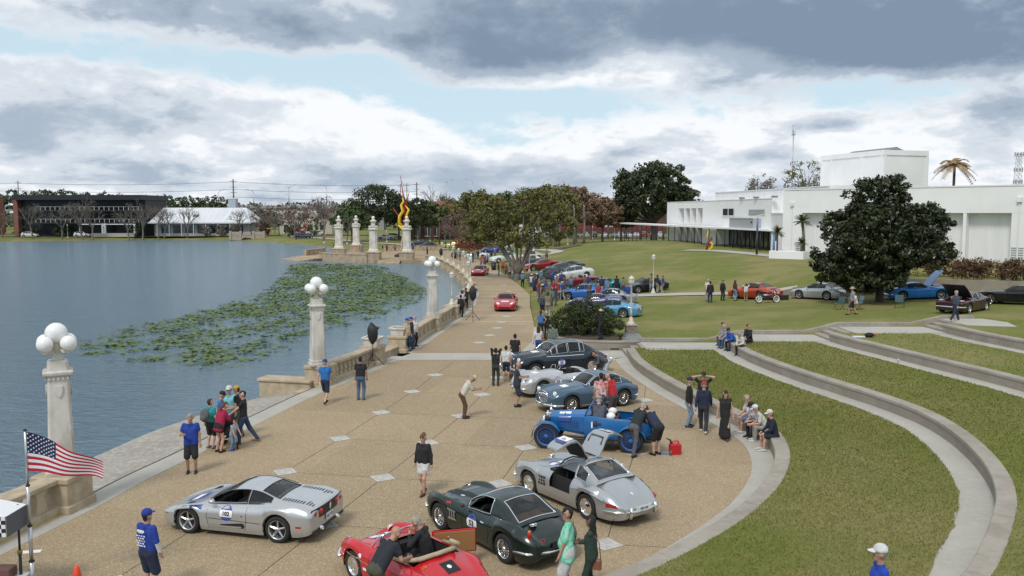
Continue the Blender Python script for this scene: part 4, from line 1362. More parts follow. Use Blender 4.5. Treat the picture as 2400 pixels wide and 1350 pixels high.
L_green = leaf_mat('green_leaf',(.040,.070,.020),(.095,.125,.04))
L_pine = leaf_mat('pine_leaf',(.034,.058,.030),(.075,.10,.05))
L_rust = leaf_mat('rust_leaf',(.150,.092,.058),(.27,.178,.112))
L_redtwig = leaf_mat('red_twig',(.125,.078,.064),(.20,.13,.105))
L_red = leaf_mat('red_leaf',(.17,.035,.03),(.27,.075,.05))
L_grey = leaf_mat('grey_twig',(.13,.11,.095),(.22,.19,.16))
L_bush = leaf_mat('bush_leaf',(.022,.038,.010),(.062,.078,.022))
L_hedge = leaf_mat('maroon_hedge',(.055,.026,.019),(.11,.055,.034))
L_hedge2 = leaf_mat('bronze_hedge',(.075,.035,.018),(.14,.07,.032))
L_palm = leaf_mat('palm_leaf',(.050,.075,.028),(.12,.145,.055))
L_dead = leaf_mat('dead_frond',(.24,.15,.07),(.36,.25,.13))
def leaves(clumps,per,size,rng,flat=.75,cup=0):
	"""quads scattered in ellipsoid clumps (x, y, z, rx, ry, rz)"""
	C = np.array(clumps)
	n = len(C) * per
	idx = np.repeat(np.arange(len(C)),per)
	d = rng.normal(size=(n,3))
	d /= np.linalg.norm(d,axis=1)[:,None]
	r = rng.uniform(.25,1.0,n) ** .5
	P = C[idx,:3] + d * C[idx,3:6] * r[:,None]
	nrm = d + rng.normal(size=(n,3)) * flat
	nrm[:,2] += .35
	nrm /= np.linalg.norm(nrm,axis=1)[:,None]
	t = np.cross(nrm,rng.normal(size=(n,3)))
	t /= np.linalg.norm(t,axis=1)[:,None] + 1e-9
	bt = np.cross(nrm,t)
	s = size * rng.uniform(.6,1.3,n)[:,None]
	a = t * s
	b_ = bt * s * .55
	V = np.stack([P - a,P - b_ * 1.0,P + a,P + b_ * 1.0],1).reshape(-1,3)
	F = np.arange(n * 4).reshape(n,4)
	return V,F
def crown_clumps(lobes,n,rng,cr):
	"""n clump centres spread over ellipsoid lobes (x,y,z,rx,ry,rz), mostly near their skin"""
	w = np.array([l[3] * l[4] * l[5] for l in lobes]) ** .66
	w /= w.sum()
	out = []
	for _ in range(n):
		l = lobes[rng.choice(len(lobes),p=w)]
		d = rng.normal(size=3)
		d /= np.linalg.norm(d)
		r = rng.uniform(.35,1.0) ** .45
		p = np.array(l[:3]) + d * np.array(l[3:6]) * r
		c = cr * rng.uniform(.6,1.4)
		out.append((*p,c,c,c * .75))
	return out
def limbs(b,base,lobes,rng,r0,h0,n=9,lean=(0,0),sides=7):
	"""trunk to height h0 and limbs into the lobes"""
	top = np.array([base[0] + lean[0],base[1] + lean[1],base[2] + h0])
	mid = (np.array(base) + top) / 2 + np.array([rng.uniform(-.1,.1),rng.uniform(-.1,.1),0]) * h0 * .3
	b.tube([base,tuple(np.array(base) + np.array([0,0,.12 * h0])),mid,top],[r0 * 1.5,r0 * 1.1,r0 * .95,r0 * .8],sides)
	for i in range(n):
		l = lobes[i % len(lobes)]
		d = rng.normal(size=3)
		d[2] = abs(d[2]) * .6
		d /= np.linalg.norm(d)
		e = np.array(l[:3]) + d * np.array(l[3:6]) * rng.uniform(.5,.95)
		m = top * .45 + e * .55 + np.array([0,0,.12 * np.linalg.norm(e - top)])
		m += rng.normal(size=3) * .06 * np.linalg.norm(e - top)
		q = top * .82 + m * .18
		rr = r0 * rng.uniform(.35,.6)
		b.tube([top,q,m,e],[rr * 1.25,rr,rr * .6,rr * .15],max(4,sides - 2))
		for k in range(3):
			s_ = rng.uniform(.3,.9)
			p = m * (1 - s_) + e * s_
			dd = rng.normal(size=3) * .3 * np.linalg.norm(e - m)
			b.tube([p,p + dd * .6 + np.array([0,0,.1]),p + dd],[rr * .35,rr * .2,rr * .07],4)
def tree(name,label,pos,lobes,mat,seed,clumps=60,per=40,leaf=.3,cr=.9,r0=.3,h0=2.5,bark=None,group=None,cat='tree',lean=(0,0),nl=9,sides=7):
	rng = np.random.default_rng(seed)
	t = tag(empty(name,pos),label,cat,group)
	b = MB()
	limbs(b,(0,0,-.3),lobes,rng,r0,h0,nl,lean,sides)
	b.build('trunk',bark or m_bark,t)
	V,F = leaves(crown_clumps(lobes,clumps,rng,cr),per,leaf,rng)
	link('crown',np_mesh('crown',V,F,mat),t)
	return t
def at(px,y):
	x = (px - 1200) / 2000 * y
	return x,y,tz(x,y)
def zpx(py,y):
	return CAM_H + (497 - py) * y / 2000
mx,my = 27.51,63.49
tree('magnolia_tree','big dense dark magnolia tree on the lawn before the theatre',(mx,my,tz(mx,my)),
	[(-.3,0,3.8,4.8,4.6,1.7),(-1.2,0,1.7,2.6,3.4,.8),(0,0,5.0,3.0,3.0,3.2),(-.5,0,5.6,4.0,3.9,1.9),(-.3,0,7.6,2.3,2.3,1.8),(2.9,-.3,5.7,2.0,2.0,1.6),(3.0,0,6.9,.9,1.0,.9),(-3.2,0,2.6,2.0,2.2,1.2),(3.3,-.2,3.9,1.9,2.2,1.2),(.6,0,8.8,1.1,1.1,.6),(-1.4,.2,2.0,2.4,2.4,.8),(.2,-.2,2.0,1.6,2.0,.6)],
	L_mag,3,860,64,.145,.46,.30,1.9,m_bark_dark,nl=16)
rng = np.random.default_rng(9)
t = tag(empty('round_bush',(4.35,51.2,.5)),'wide rounded dark green bush in the concrete planter','bush')
lob = [(-.6,0,.85,1.5,1.5,.95),(.7,.2,.9,1.4,1.5,1.0),(0,.2,1.3,1.2,1.2,.8),(1.5,-.2,.6,.8,1.0,.65),(-1.5,-.1,.55,.7,1.0,.65)]
V,F = leaves(crown_clumps(lob,300,rng,.26),46,.062,rng)
link('foliage',np_mesh('foliage',V,F,L_bush),t)
b = MB()
for k in range(14):
	a = k * 2.4
	b.tube([(.2 * math.cos(a),.2 * math.sin(a),0),(.8 * math.cos(a),.8 * math.sin(a),.6),(1.2 * math.cos(a),1.1 * math.sin(a),1.3)],[.04,.03,.01],5)
b.build('stems',m_bark_dark,t)
b = MB()
for k in range(60):
	a = rng.uniform(0,6.28)
	l = rng.uniform(.3,.55)
	b.tube([(0,0,0),(.3 * l * math.cos(a),.3 * l * math.sin(a),.6 * l),(l * math.cos(a),l * math.sin(a),.45 * l)],[.012,.01,.003],3)
tag(b.build('grass_tuft',L_bush,None,(6.25,48.9,.52)),'small dark strappy grass tuft at the right foot of the round bush','grass plant')
x,y,z = at(1210,99)
tree('plane_tree','olive-leaved tree with leaning forked grey trunk among the show cars',(x,y,z),[(-3.3,2,7.0,2.9,2.6,2.0),(2.9,1,8.0,3.5,3.0,2.3),(4.9,1,6.4,2.2,2.4,1.7),(-4.6,2,5.6,2.1,2.2,1.5),(.2,1,5.2,2.8,2.4,1.4),(-2.6,.5,4.7,2.2,2.0,1.0),(3.2,.5,5.0,2.2,2.0,1.1),(1.6,1,9.6,2.0,2.0,1.0),(-2.2,2,8.6,1.8,1.8,.9)],L_olive,11,430,42,.15,.62,.40,1.0,m_bark,nl=10,lean=(.25,0))
TREES = [(1235,230,455,60,L_oak,'dark green tree deep behind the leaning grey trunk',32,80),(1080,232,468,50,L_olive,'olive tree right of the brick house',33,80),(1010,228,478,34,L_green,'green tree covering the left of the brick house',34,60),(1165,226,462,50,L_olive,'olive tree behind the far promenade crowd',35,80),(1385,226,462,46,L_rust,'deeper rust tree behind the two rust-leaved ones',36,70),(1455,214,486,34,L_green,'green tree at the left foot of the big oak',37,60),(980,214,470,34,L_oak,'dark tree right behind the right monument column',38,60),  # px, depth, top py, half width px, leaf, label, seed, clumps
	(1290,178,437,62,L_olive,'olive-leaved tree behind the leaning grey trunk, right of centre',21,130),(1120,186,452,58,L_olive,'olive-leaved tree behind the red sapling',22,120),(1200,205,456,52,L_green,'green tree in the gap between the two olive crowns',23,90),
	(1350,196,444,54,L_rust,'rust-leaved tree with several trunks below the overpass lights',24,120),(1412,200,470,44,L_rust,'lower rust-leaved tree left of the big dark oak',25,90),(880,222,440,68,L_oak,'tall dark evergreen left of the yellow sculpture',26,140),(935,232,462,36,L_oak,'dark evergreen directly behind the yellow sculpture',27,70),
	(825,214,490,42,L_green,'bright green tree behind the left monument columns',28,80),(1055,262,470,45,L_green,'green tree behind the brick house roof',29,70),(1335,250,452,38,L_oak,'dark green tree between the olive and rust trees',30,60),(1440,262,478,40,L_green,'grey-green tree left behind the big oak',31,60)]
for px,y,top,hw,mat,lab,sd,cl in TREES:
	x,y,z = at(px,y)
	H_ = zpx(top - 8,y) - z
	W_ = hw * y / 2000 * 1.2
	tree('park_tree',lab,(x,y,z),[(0,0,H_ * .66,W_ * .8,W_ * .8,H_ * .30),(-W_ * .45,0,H_ * .55,W_ * .55,W_ * .55,H_ * .22),(W_ * .45,.2,H_ * .58,W_ * .55,W_ * .55,H_ * .24),(.1,0,H_ * .85,W_ * .5,W_ * .5,H_ * .14)],mat,sd,int(cl * 1.4),44,.30,W_ * .15,.28,H_ * .34,m_bark,'trees in the park beyond the promenade',sides=6)
x,y,z = at(1531,205)
tree('oak_tree','huge dark spreading oak behind the two-storey theatre wing',(x,y,z),[(-1,0,11.5,8.6,7.0,5.5),(-4.5,0,13,5,5,4.5),(3.5,0,14.0,5,5,4.6),(6.5,0,9.6,4.0,5,3.2),(-6,0,8.6,4,5,2.6),(0,0,16,4,4,2.8),(-8,0,5.2,3,3,1.8)],L_oak,41,420,60,.36,1.15,.75,4.5,m_bark_dark,nl=18)
for px,y,top,hw,mat,lab,sd in ((1782,190,405,40,L_grey,'thin-leaved grey tree behind the theatre roof, left one',42),(1885,200,370,58,L_rust,'brownish half-bare tree beside the white stage tower',43)):
	x = (px - 1200) / 2000 * y
	H_ = zpx(top,y) - 2
	W_ = hw * y / 2000
	tree('park_tree',lab,(x,y,2),[(0,0,H_ * .72,W_ * .9,W_,H_ * .26),(W_ * .4,0,H_ * .6,W_ * .6,W_ * .6,H_ * .2),(-W_ * .5,0,H_ * .6,W_ * .5,W_ * .6,H_ * .2)],L_olive if mat is L_rust else mat,sd,120,22,.22,.9,.3,H_ * .4,m_bark_dark,'trees behind the theatre',nl=26)
x,y,z = at(1098,152)
tree('red_sapling','small red-leaved sapling beside the far promenade cars',(x,y,z),[(0,0,2.2,2.6,2.0,1.3),(-1.2,0,3.0,1.5,1.4,.9),(1.2,0,2.0,1.8,1.4,.8)],L_red,51,60,26,.17,.5,.10,1.0,m_bark_pale,sides=5)
x,y,z = at(1078,178)
tree('park_tree','pinkish half-bare tree between brick house and olive trees',(x,y,z),[(0,0,5.4,4.0,3.4,3.0),(-2,0,4.2,2.4,2.2,1.6)],L_redtwig,52,90,26,.17,.8,.18,2.0,m_bark_pale,'trees in the park beyond the promenade',nl=14,sides=5)
def bare_mesh(seed,h,spread,mat,twig=True):
	rng = np.random.default_rng(seed)
	b = MB()
	def grow(p,d,L,r,lev):
		q = p + d * L * .5 + rng.normal(size=3) * .04 * L
		e = q + (d + np.array([0,0,.10])) * L * .5 + rng.normal(size=3) * .05 * L
		b.tube([p,q,e],[r,r * .85,r * .66],5 if lev < 2 else 3,cap=False)
		if lev >= 5:
			return
		k = 2 if lev > 1 else (4 if lev == 0 else 3)
		for i in range(k + (rng.random() < .5)):
			ax = rng.normal(size=3)
			ax -= d * ax.dot(d)
			ax /= np.linalg.norm(ax) + 1e-9
			ang = rng.uniform(.35,.75) * spread
			nd = d * math.cos(ang) + ax * math.sin(ang)
			nd[2] += .12
			nd /= np.linalg.norm(nd)
			s_ = rng.uniform(.55,1.0)
			grow(q * (1 - s_) + e * s_,nd,L * rng.uniform(.62,.82),r * .62,lev + 1)
	grow(np.array([0,0,-.2]),np.array([0,0,1.]),h * .30,h * .022,0)
	return b.mesh('branches',mat)
_bare = [bare_mesh(s_,10,sp,M('bark_winter',(.20,.175,.15),.95,var=(3,.3))) for s_,sp in ((61,1.0),(62,1.15),(63,.85))]
BARE = [(78,250,478,'bare grey tree on the far bank before the left half of the black office'),(147,251,479,'bare grey tree before the middle of the black office'),(195,252,466,'tallest bare grey tree before the black office'),(218,252,480,'bare grey tree just right of the tallest one before the office'),(304,253,482,'bare grey tree before the right end of the black office'),
		(335,254,474,'bare grey tree in the gap between office and white hall'),(372,255,484,'bare tree before the left end of the white hall'),(386,256,485,'bare tree second from the left before the white hall'),(440,256,484,'bare tree before the middle of the white hall roof'),(568,258,490,'bare tree at the right end of the white hall'),
		(8,250,490,'bare tree at the left edge of the far bank'),(648,256,498,'bare tree behind the far bank lawn by the white lamp post'),(758,224,462,'tall bare tree left of the monument columns'),(692,238,492,'bare tree near the parked white cars beyond the lake'),(1022,300,444,'bare grey crown above the brick house roof'),(1168,290,462,'bare crown between the two olive trees'),(812,206,500,'bare trunk behind the second monument column')]
for i,(px,y,top,lab) in enumerate(BARE):
	x,y,z = at(px,y)
	H_ = zpx(top,y) - z
	t = tag(empty('bare_tree',(x,y,z),i * 1.3),lab,'tree','bare winter trees beyond the lake')
	o = link('branches',_bare[i % 3],t)
	o.scale = (H_ / 8.6 * 1.05,H_ / 8.6 * 1.05,H_ / 8.6)
for i,(px,y,top,hw,mat,lab) in enumerate(((612,262,492,26,L_redtwig,'reddish winter tree left of the hidden pale building'),(655,268,478,36,L_redtwig,'larger reddish winter tree beyond the far bank lamps'),(700,262,474,34,L_redtwig,'reddish winter tree with orange shrubs beneath'),(742,272,470,30,L_redtwig,'reddish winter tree before the overpass deck'),(790,262,482,30,L_redtwig,'brown-red tree behind the left monument column'),
											(598,290,470,22,L_grey,'grey-brown tree above the right end of the hall roof'),(770,300,462,30,L_grey,'grey tree beyond the overpass end'),(1045,296,458,28,L_grey,'grey-green thin tree above the brick school'),(560,300,474,22,L_grey,'brown thin tree beside the tall utility pole'))):
	x,y,z = at(px,y)
	H_ = zpx(top,y) - z
	W_ = hw * y / 2000
	tree('winter_tree',lab,(x,y,z),[(0,0,H_ * .66,W_,W_ * .8,H_ * .32),(W_ * .4,0,H_ * .5,W_ * .6,W_ * .6,H_ * .24)],mat,70 + i,46,26,.28,W_ * .22,.2,H_ * .3,m_bark,'winter trees on the far bank',nl=8,sides=5)
for i,(px,y,top,hw,mat,lab) in enumerate(((622,264,530,12,L_red,'orange-red shrub behind the far footbridge'),(686,262,524,14,L_green,'round green shrub left of the white parked cars'),(712,260,526,18,L_red,'orange shrubs above the white parked cars'),(735,258,524,14,L_green,'dark green shrub between the two white parked cars'),(680,246,530,12,L_bush,'dark conical shrub on the far bank lawn'),
											(485,258,526,14,L_grey,'clipped brownish tree by the hall porch, left one'),(520,258,526,13,L_grey,'clipped brownish tree by the hall porch, middle one'),(550,258,526,13,L_grey,'clipped brownish tree by the hall porch, right one'),(65,260,530,34,L_bush,'dark hedge mass under the left end of the office'),(150,260,532,26,L_bush,'dark hedge mass under the middle of the office'),(322,258,520,16,L_bush,'dark conifers between office and hall'))):
	x,y,z = at(px,y)
	H_ = zpx(top,y) - z
	W_ = hw * y / 2000
	rng = np.random.default_rng(90 + i)
	t = tag(empty('shrub',(x,y,z)),lab,'shrub','shrubs on the far bank')
	V,F = leaves(crown_clumps([(0,0,H_ * .55,W_,W_ * .7,H_ * .45)],26,rng,.55),26,.22,rng)
	link('foliage',np_mesh('foliage',V,F,mat),t)
	MB().tube([(0,0,-.2),(0,0,H_ * .6)],[.1,.05],5).build('stem',m_bark,t)
PINES = [(37,437),(57,443),(85,447),(105,443),(125,446),(148,441),(168,444),(205,448),(250,448),(282,449),(345,459),(372,456),(398,455),(420,461),(445,456),(470,462),(498,454),(527,460),(15,452),(185,449)]
_words = ['first','second','third','fourth','fifth','sixth','seventh','eighth','ninth','tenth','eleventh','twelfth','thirteenth','fourteenth','fifteenth','sixteenth','seventeenth','eighteenth','nineteenth','twentieth']
PINES.sort()
for i,(px,top) in enumerate(PINES):
	y = 300 + (i * 37) % 40
	x,y,z = at(px,y)
	H_ = zpx(top,y) - z
	rng = np.random.default_rng(120 + i)
	t = tag(empty('pine_tree',(x,y,z)),'rounded dark pine crown, %s from the left along the far skyline' % _words[i],'tree','pines on the far skyline')
	MB().tube([(0,0,0),(0,0,H_ * .8)],[.3,.15],5).build('trunk',m_bark,t)
	V,F = leaves(crown_clumps([(0,0,H_ * .84,2.6,2.4,H_ * .13),(-1.2,0,H_ * .72,2.2,2,H_ * .10),(1.4,0,H_ * .70,2.2,2,H_ * .12)],30,rng,.9),22,.42,rng)
	link('crown',np_mesh('crown',V,F,L_pine),t)
rng = np.random.default_rng(200)
cl = []
for k in range(620):
	x = rng.uniform(-330,230)
	y = rng.uniform(372,470)
	hh = rng.uniform(7,12.5) if x < -20 else rng.uniform(6,11)
	cl.append((x,y,rng.uniform(2,hh),4.5,4,2.6))
V,F = leaves(cl,34,.95,rng)
o = link('far_woods',np_mesh('far_woods',V,F,[L_pine,L_redtwig],mi=(np.arange(len(F)) // 34 % 4 == 0).astype(int)))
tag(o,'band of distant mixed woodland along the skyline','woodland',kind='stuff')
def palm(label,pos,h,fl,mat,n=22,lean=0.,r=.14,drop=.9,group='palms'):
	rng = np.random.default_rng(int(abs(pos[0] * 31 + pos[1] * 7 + h * 100)))
	t = tag(empty('palm_tree',pos,rng.uniform(0,6)),label,'palm',group)
	MB().tube([(0,0,-.2),(lean * .2,0,h * .5),(lean,0,h)],[r * 1.15,r,r * .9],8).build('trunk',m_bark,t)
	for k in range(n):
		a = k * 2.399 + rng.uniform(-.2,.2)
		el = rng.uniform(-.35,1.25)
		L = fl * rng.uniform(.85,1.1)
		b = MB()
		pts = []
		for s_ in np.linspace(0,1,6):
			rr = L * s_
			pts.append(np.array([lean + math.cos(a) * math.cos(el) * rr,math.sin(a) * math.cos(el) * rr,h + math.sin(el) * rr - drop * (s_ ** 2) * L * .75]))
		side = np.array([-math.sin(a),math.cos(a),0])
		for i in range(5):
			for q in range(3):
				s_ = (i + q / 3) / 5
				p = pts[i] * (1 - q / 3) + pts[i + 1] * (q / 3)
				fw = (pts[i + 1] - pts[i])
				fw /= np.linalg.norm(fw)
				ll = L * .30 * (1 - .6 * abs(s_ - .45))
				for sg in (-1,1):
					tip = p + side * sg * ll * .8 + fw * ll * .5 + np.array([0,0,-.25 * ll])
					b.add([p,p + fw * L * .075,tip],[(0,1,2)])
		b.build('frond',mat,t)
	return t
palm('taller leaning fan palm in the white theatre planter',(34.4,100.6,3.1),3.7,1.15,L_palm,40,.35,.16,.35,'fan palms in the planter')
palm('slim young fan palm at the left end of the white planter',(31.6,101.7,3.1),2.4,.95,L_palm,36,0,.12,.35,'fan palms in the planter')
palm('shortest fan palm in the white planter, under the leaning one',(34.0,100.3,3.1),1.2,.85,L_palm,32,.0,.13,.35,'fan palms in the planter')
palm('half-dead palm with brown arching fronds above the theatre roof',(61.7,120,2.2),12.2,3.0,L_dead,24,0,.2,.9,None)
for i,(px,y,h,lab) in enumerate(((985,222,7.0,'dark feathery palm right of the yellow sculpture'),(1030,216,6.6,'palm before the brick house entrance'),(968,226,7.6,'palm directly behind the right monument column'),(1468,232,6.0,'palm left of the theatre canopy tip'),(1500,228,5.8,'palm under the left side of the big oak'),(1555,226,6.6,'palm under the right side of the big oak'),(1590,236,6.2,'palm just left of the theatre wing'),(1425,240,5.2,'palm near the basketball hoop'))):
	x,y,z = at(px,y)
	palm(lab,(x,y,z),h,2.1,L_palm,20,.1,.22,.8,'palms in the park')
for i,(px,y,top,lab) in enumerate(((1262,165,500,'slim pale trunk left of the mulch bed'),(1302,170,490,'pair of pale trunks, left one, below the hill crest'),(1310,171,490,'pair of pale trunks, right one, below the hill crest'),(1345,176,480,'leaning pale trunk below the rust-leaved tree'),(1368,178,480,'straight pale trunk right of the leaning one'))):
	x,y,z = at(px,y)
	H_ = zpx(top,y) - z
	t = tag(empty('bare_tree',(x,y,z)),lab,'tree','pale trunks below the hill crest')
	MB().tube([(0,0,-.3),(.1,0,H_ * .5),(-.1,0,H_)],[.30,.24,.14],6).build('trunk',m_bark_pale,t)
	o = link('branches',_bare[i % 3],t,(0,0,H_ * .4),i)
	o.scale = (.55,.55,.5)
tag(MB().add([(6.0,158,tz(6,158) + .06),(13,168,tz(13,168) + .06),(13.5,163,tz(13.5,163) + .08),(8,154,tz(8,154) + .08)],[(0,3,2,1)]).build('mulch_bed',M('mulch')),kind='structure')
for i,(u0,u1,dv,h,mat,lab) in enumerate(((28.5,33.0,3.2,1.5,L_hedge,'long clipped maroon hedge behind the blue car'),(33.6,46,5.5,1.6,L_hedge2,'long low bronze hedge along the theatre wall'),(36.2,38.2,2.6,1.3,L_hedge2,'small square bronze hedge in the planting bed'),(39.0,47,2.4,1.2,L_hedge,'dark maroon hedge above the black car'))):
	rng = np.random.default_rng(300 + i)
	y0 = float(np.interp((u0 + u1) / 2,[p[0] for p in RWALL],[p[1] for p in RWALL])) + dv
	slope = -.52
	t = tag(empty('hedge',((u0 + u1) / 2,y0,2.3)),lab,'hedge','maroon hedges by the theatre')
	n = int((u1 - u0) * 22)
	cl = []
	for k in range(n):
		u = rng.uniform(-.5,.5) * (u1 - u0)
		cl.append((u,u * slope + rng.uniform(-.5,.5),rng.uniform(.25,h),.35,.35,.25))
	V,F = leaves(cl,40,.085,rng)
	link('foliage',np_mesh('foliage',V,F,mat),t)
	b = MB()
	for k in range(8):
		u = (k / 7 - .5) * (u1 - u0) * .9
		b.tube([(u,u * slope,-.3),(u,u * slope,h * .7)],.03,4)
	tag(b.build('stems',m_bark,t),kind='stuff')
rng = np.random.default_rng(77)
LILY = [(-26.5,50.5),(-20.6,47.0),(-15.0,44.6),(-14.2,50),(-13.2,58),(-10.6,68),(-8.6,80),(-8.8,90),(-12.5,104),(-19.5,130),(-26,138.5),(-36,139),(-31.0,117),(-26.6,92),(-26.3,80),(-26.6,68.5),(-28.5,58)]
P = np.stack([rng.uniform(-37,-8,110000),rng.uniform(44,139,110000)],1)
P = P[inpoly(P[:,0],P[:,1],LILY)]
ph = [(rng.uniform(-1,1),rng.uniform(-1,1),rng.uniform(0,6.28),rng.uniform(.15,1.3)) for _ in range(40)]
fld = sum(math.sqrt(1 / (a[3] + .2)) * np.sin((P[:,0] * a[0] + P[:,1] * a[1] * .6) * a[3] * 3.2 + a[2]) for a in ph) / 7
ed = polydist(P[:,0],P[:,1],LILY)
dens = .26 + .30 * np.clip((P[:,1] - 48) / 28,0,1) + .18 * np.clip((P[:,0] + 26) / 14,0,1) + fld * .36 - .35 * np.clip(1 - ed / 3.0,0,1)
P = P[rng.random(len(P)) < np.clip(dens * .27,0,.5)]
cn_ = rng.integers(2,8,len(P))
P = np.repeat(P,cn_,axis=0) + rng.normal(0,1,(cn_.sum(),2)) * np.array([.24,.22])
n = len(P)
k = 6
r = rng.uniform(.07,.19,n)
a0 = rng.uniform(0,6.28,n)
tilt = rng.normal(0,.16,(n,2))
up = np.where(rng.random(n) < .25,rng.uniform(.03,.16,n),.012)
V = []
for j in range(k):
	a = a0 + 2 * math.pi * j / k
	rr = r * (rng.uniform(.8,1.15,n) if j else .25)
	dx,dy = rr * np.cos(a),rr * np.sin(a)
	V.append(np.stack([P[:,0] + dx,P[:,1] + dy,np.maximum(-.495,-.5 + up + dx * tilt[:,0] + dy * tilt[:,1])],1))
V = np.stack(V,1).reshape(-1,3)
F = np.arange(n * k).reshape(n,k)
L_lily = leaf_mat('lily_pad',(.050,.100,.018),(.140,.185,.042),.5,.35)
o = link('lily_pads',np_mesh('lily_pads',V,F,L_lily))
tag(o,'green lily pads floating in clumps on the lake','lily pads',kind='stuff')
def blades(name,polys,count,label,seed,h=.055,ymax=60):
	rng = np.random.default_rng(seed)
	VV = []
	for poly,z,cnt in polys:
		A = np.array(poly)
		q = np.stack([rng.uniform(A[:,0].min(),A[:,0].max(),cnt * 5),rng.uniform(A[:,1].min(),A[:,1].max(),cnt * 5)],1)
		q = q[inpoly(q[:,0],q[:,1],poly)]
		keep = rng.random(len(q)) < np.clip((30 / np.maximum(q[:,1],8)) ** 2,0,1)
		q = q[keep & (np.abs(q[:,0]) < q[:,1] * .66 + 1)][:cnt]
		m = len(q)
		zz = np.full(m,z) if z is not None else terrain_z(q[:,0],q[:,1])
		a = rng.uniform(0,6.28,m)
		w = rng.uniform(.006,.013,m) * np.clip(q[:,1] / 22,.8,2.2)
		hh = h * rng.uniform(.5,1.3,m)
		le = rng.normal(0,.6,(m,2)) * hh[:,None]
		p0 = np.stack([q[:,0] - w * np.cos(a),q[:,1] - w * np.sin(a),zz],1)
		p1 = np.stack([q[:,0] + w * np.cos(a),q[:,1] + w * np.sin(a),zz],1)
		p2 = np.stack([q[:,0] + le[:,0],q[:,1] + le[:,1],zz + hh],1)
		VV.append(np.stack([p0,p1,p2],1).reshape(-1,3))
	V = np.concatenate(VV)
	o = link(name,np_mesh(name,V,np.arange(len(V)).reshape(-1,3),leaf_mat('grass_blade',(.138,.156,.033),(.20,.195,.058),.8,.2)))
	tag(o,label,'grass',kind='stuff')
_l1 = W1o + G1o[::-1]
_l2 = W2o + G2o[::-1]
_l3 = W3o + G3o[::-1]
blades('grass',[(_l1,.468,90000),(_l2,.918,50000),(_l3,1.368,12000)],0,'short uneven green and straw grass of the lawn terraces',400)
# ================================================================ cars
def curve(keys):
	"""monotone smooth curve through (x, v) keys"""
	k = sorted(keys)
	X = np.array([a for a,_ in k],float)
	Y = np.array([v for _,v in k],float)
	d = np.diff(Y) / np.diff(X)
	m = np.zeros(len(X))
	m[1:-1] = np.where(d[:-1] * d[1:] > 0,2 * d[:-1] * d[1:] / (d[:-1] + d[1:] + 1e-12 * np.sign(d[:-1] + d[1:] + 1e-20)),0)
	m[0],m[-1] = d[0],d[-1]
	def f(x):
		x = float(np.clip(x,X[0],X[-1]))
		i = int(np.clip(np.searchsorted(X,x) - 1,0,len(X) - 2))
		h = X[i + 1] - X[i]
		t = (x - X[i]) / h
		return float((2 * t ** 3 - 3 * t ** 2 + 1) * Y[i] + (t ** 3 - 2 * t ** 2 + t) * h * m[i] + (-2 * t ** 3 + 3 * t ** 2) * Y[i + 1] + (t ** 3 - t ** 2) * h * m[i + 1])
	return f
def paint(name,c,metal=0.,rough=.3):
	if name in _MATS:
		return _MATS[name]
	return M(name,c,rough,metal,.5,var=(1.3,.06),coat=.42)
m_carglass = M('car_glass',(.022,.026,.030),.04,spec=.45,alpha=.66)
m_carglass_far = M('car_glass_far',(.035,.042,.048),.06,spec=.8)
m_inter = M('car_interior',(.022,.020,.020),.8)
m_tan = M('tan_leather',(.30,.15,.055),.6)
m_tyre = M('tyre',(.020,.020,.021),.85)
m_alloy = M('alloy',(.52,.53,.54),.3,.8)
m_redlens = M('red_lens',(.42,.012,.012),.15,spec=.7)
m_orange = M('amber_lens',(.50,.16,.02),.2)
m_lens = M('clear_lens',(.72,.74,.74),.08,spec=.8)
m_lit = M('lit_headlight',(.85,.80,.66),.1)
m_num_white = M('sticker_white',(.78,.78,.78),.4)
m_num_blue = M('sticker_blue',(.035,.07,.30),.4)
m_seam = M('panel_gap',(.015,.015,.016),.7)
m_plate = M('licence_plate',(.66,.66,.62),.5)
_WH = {}
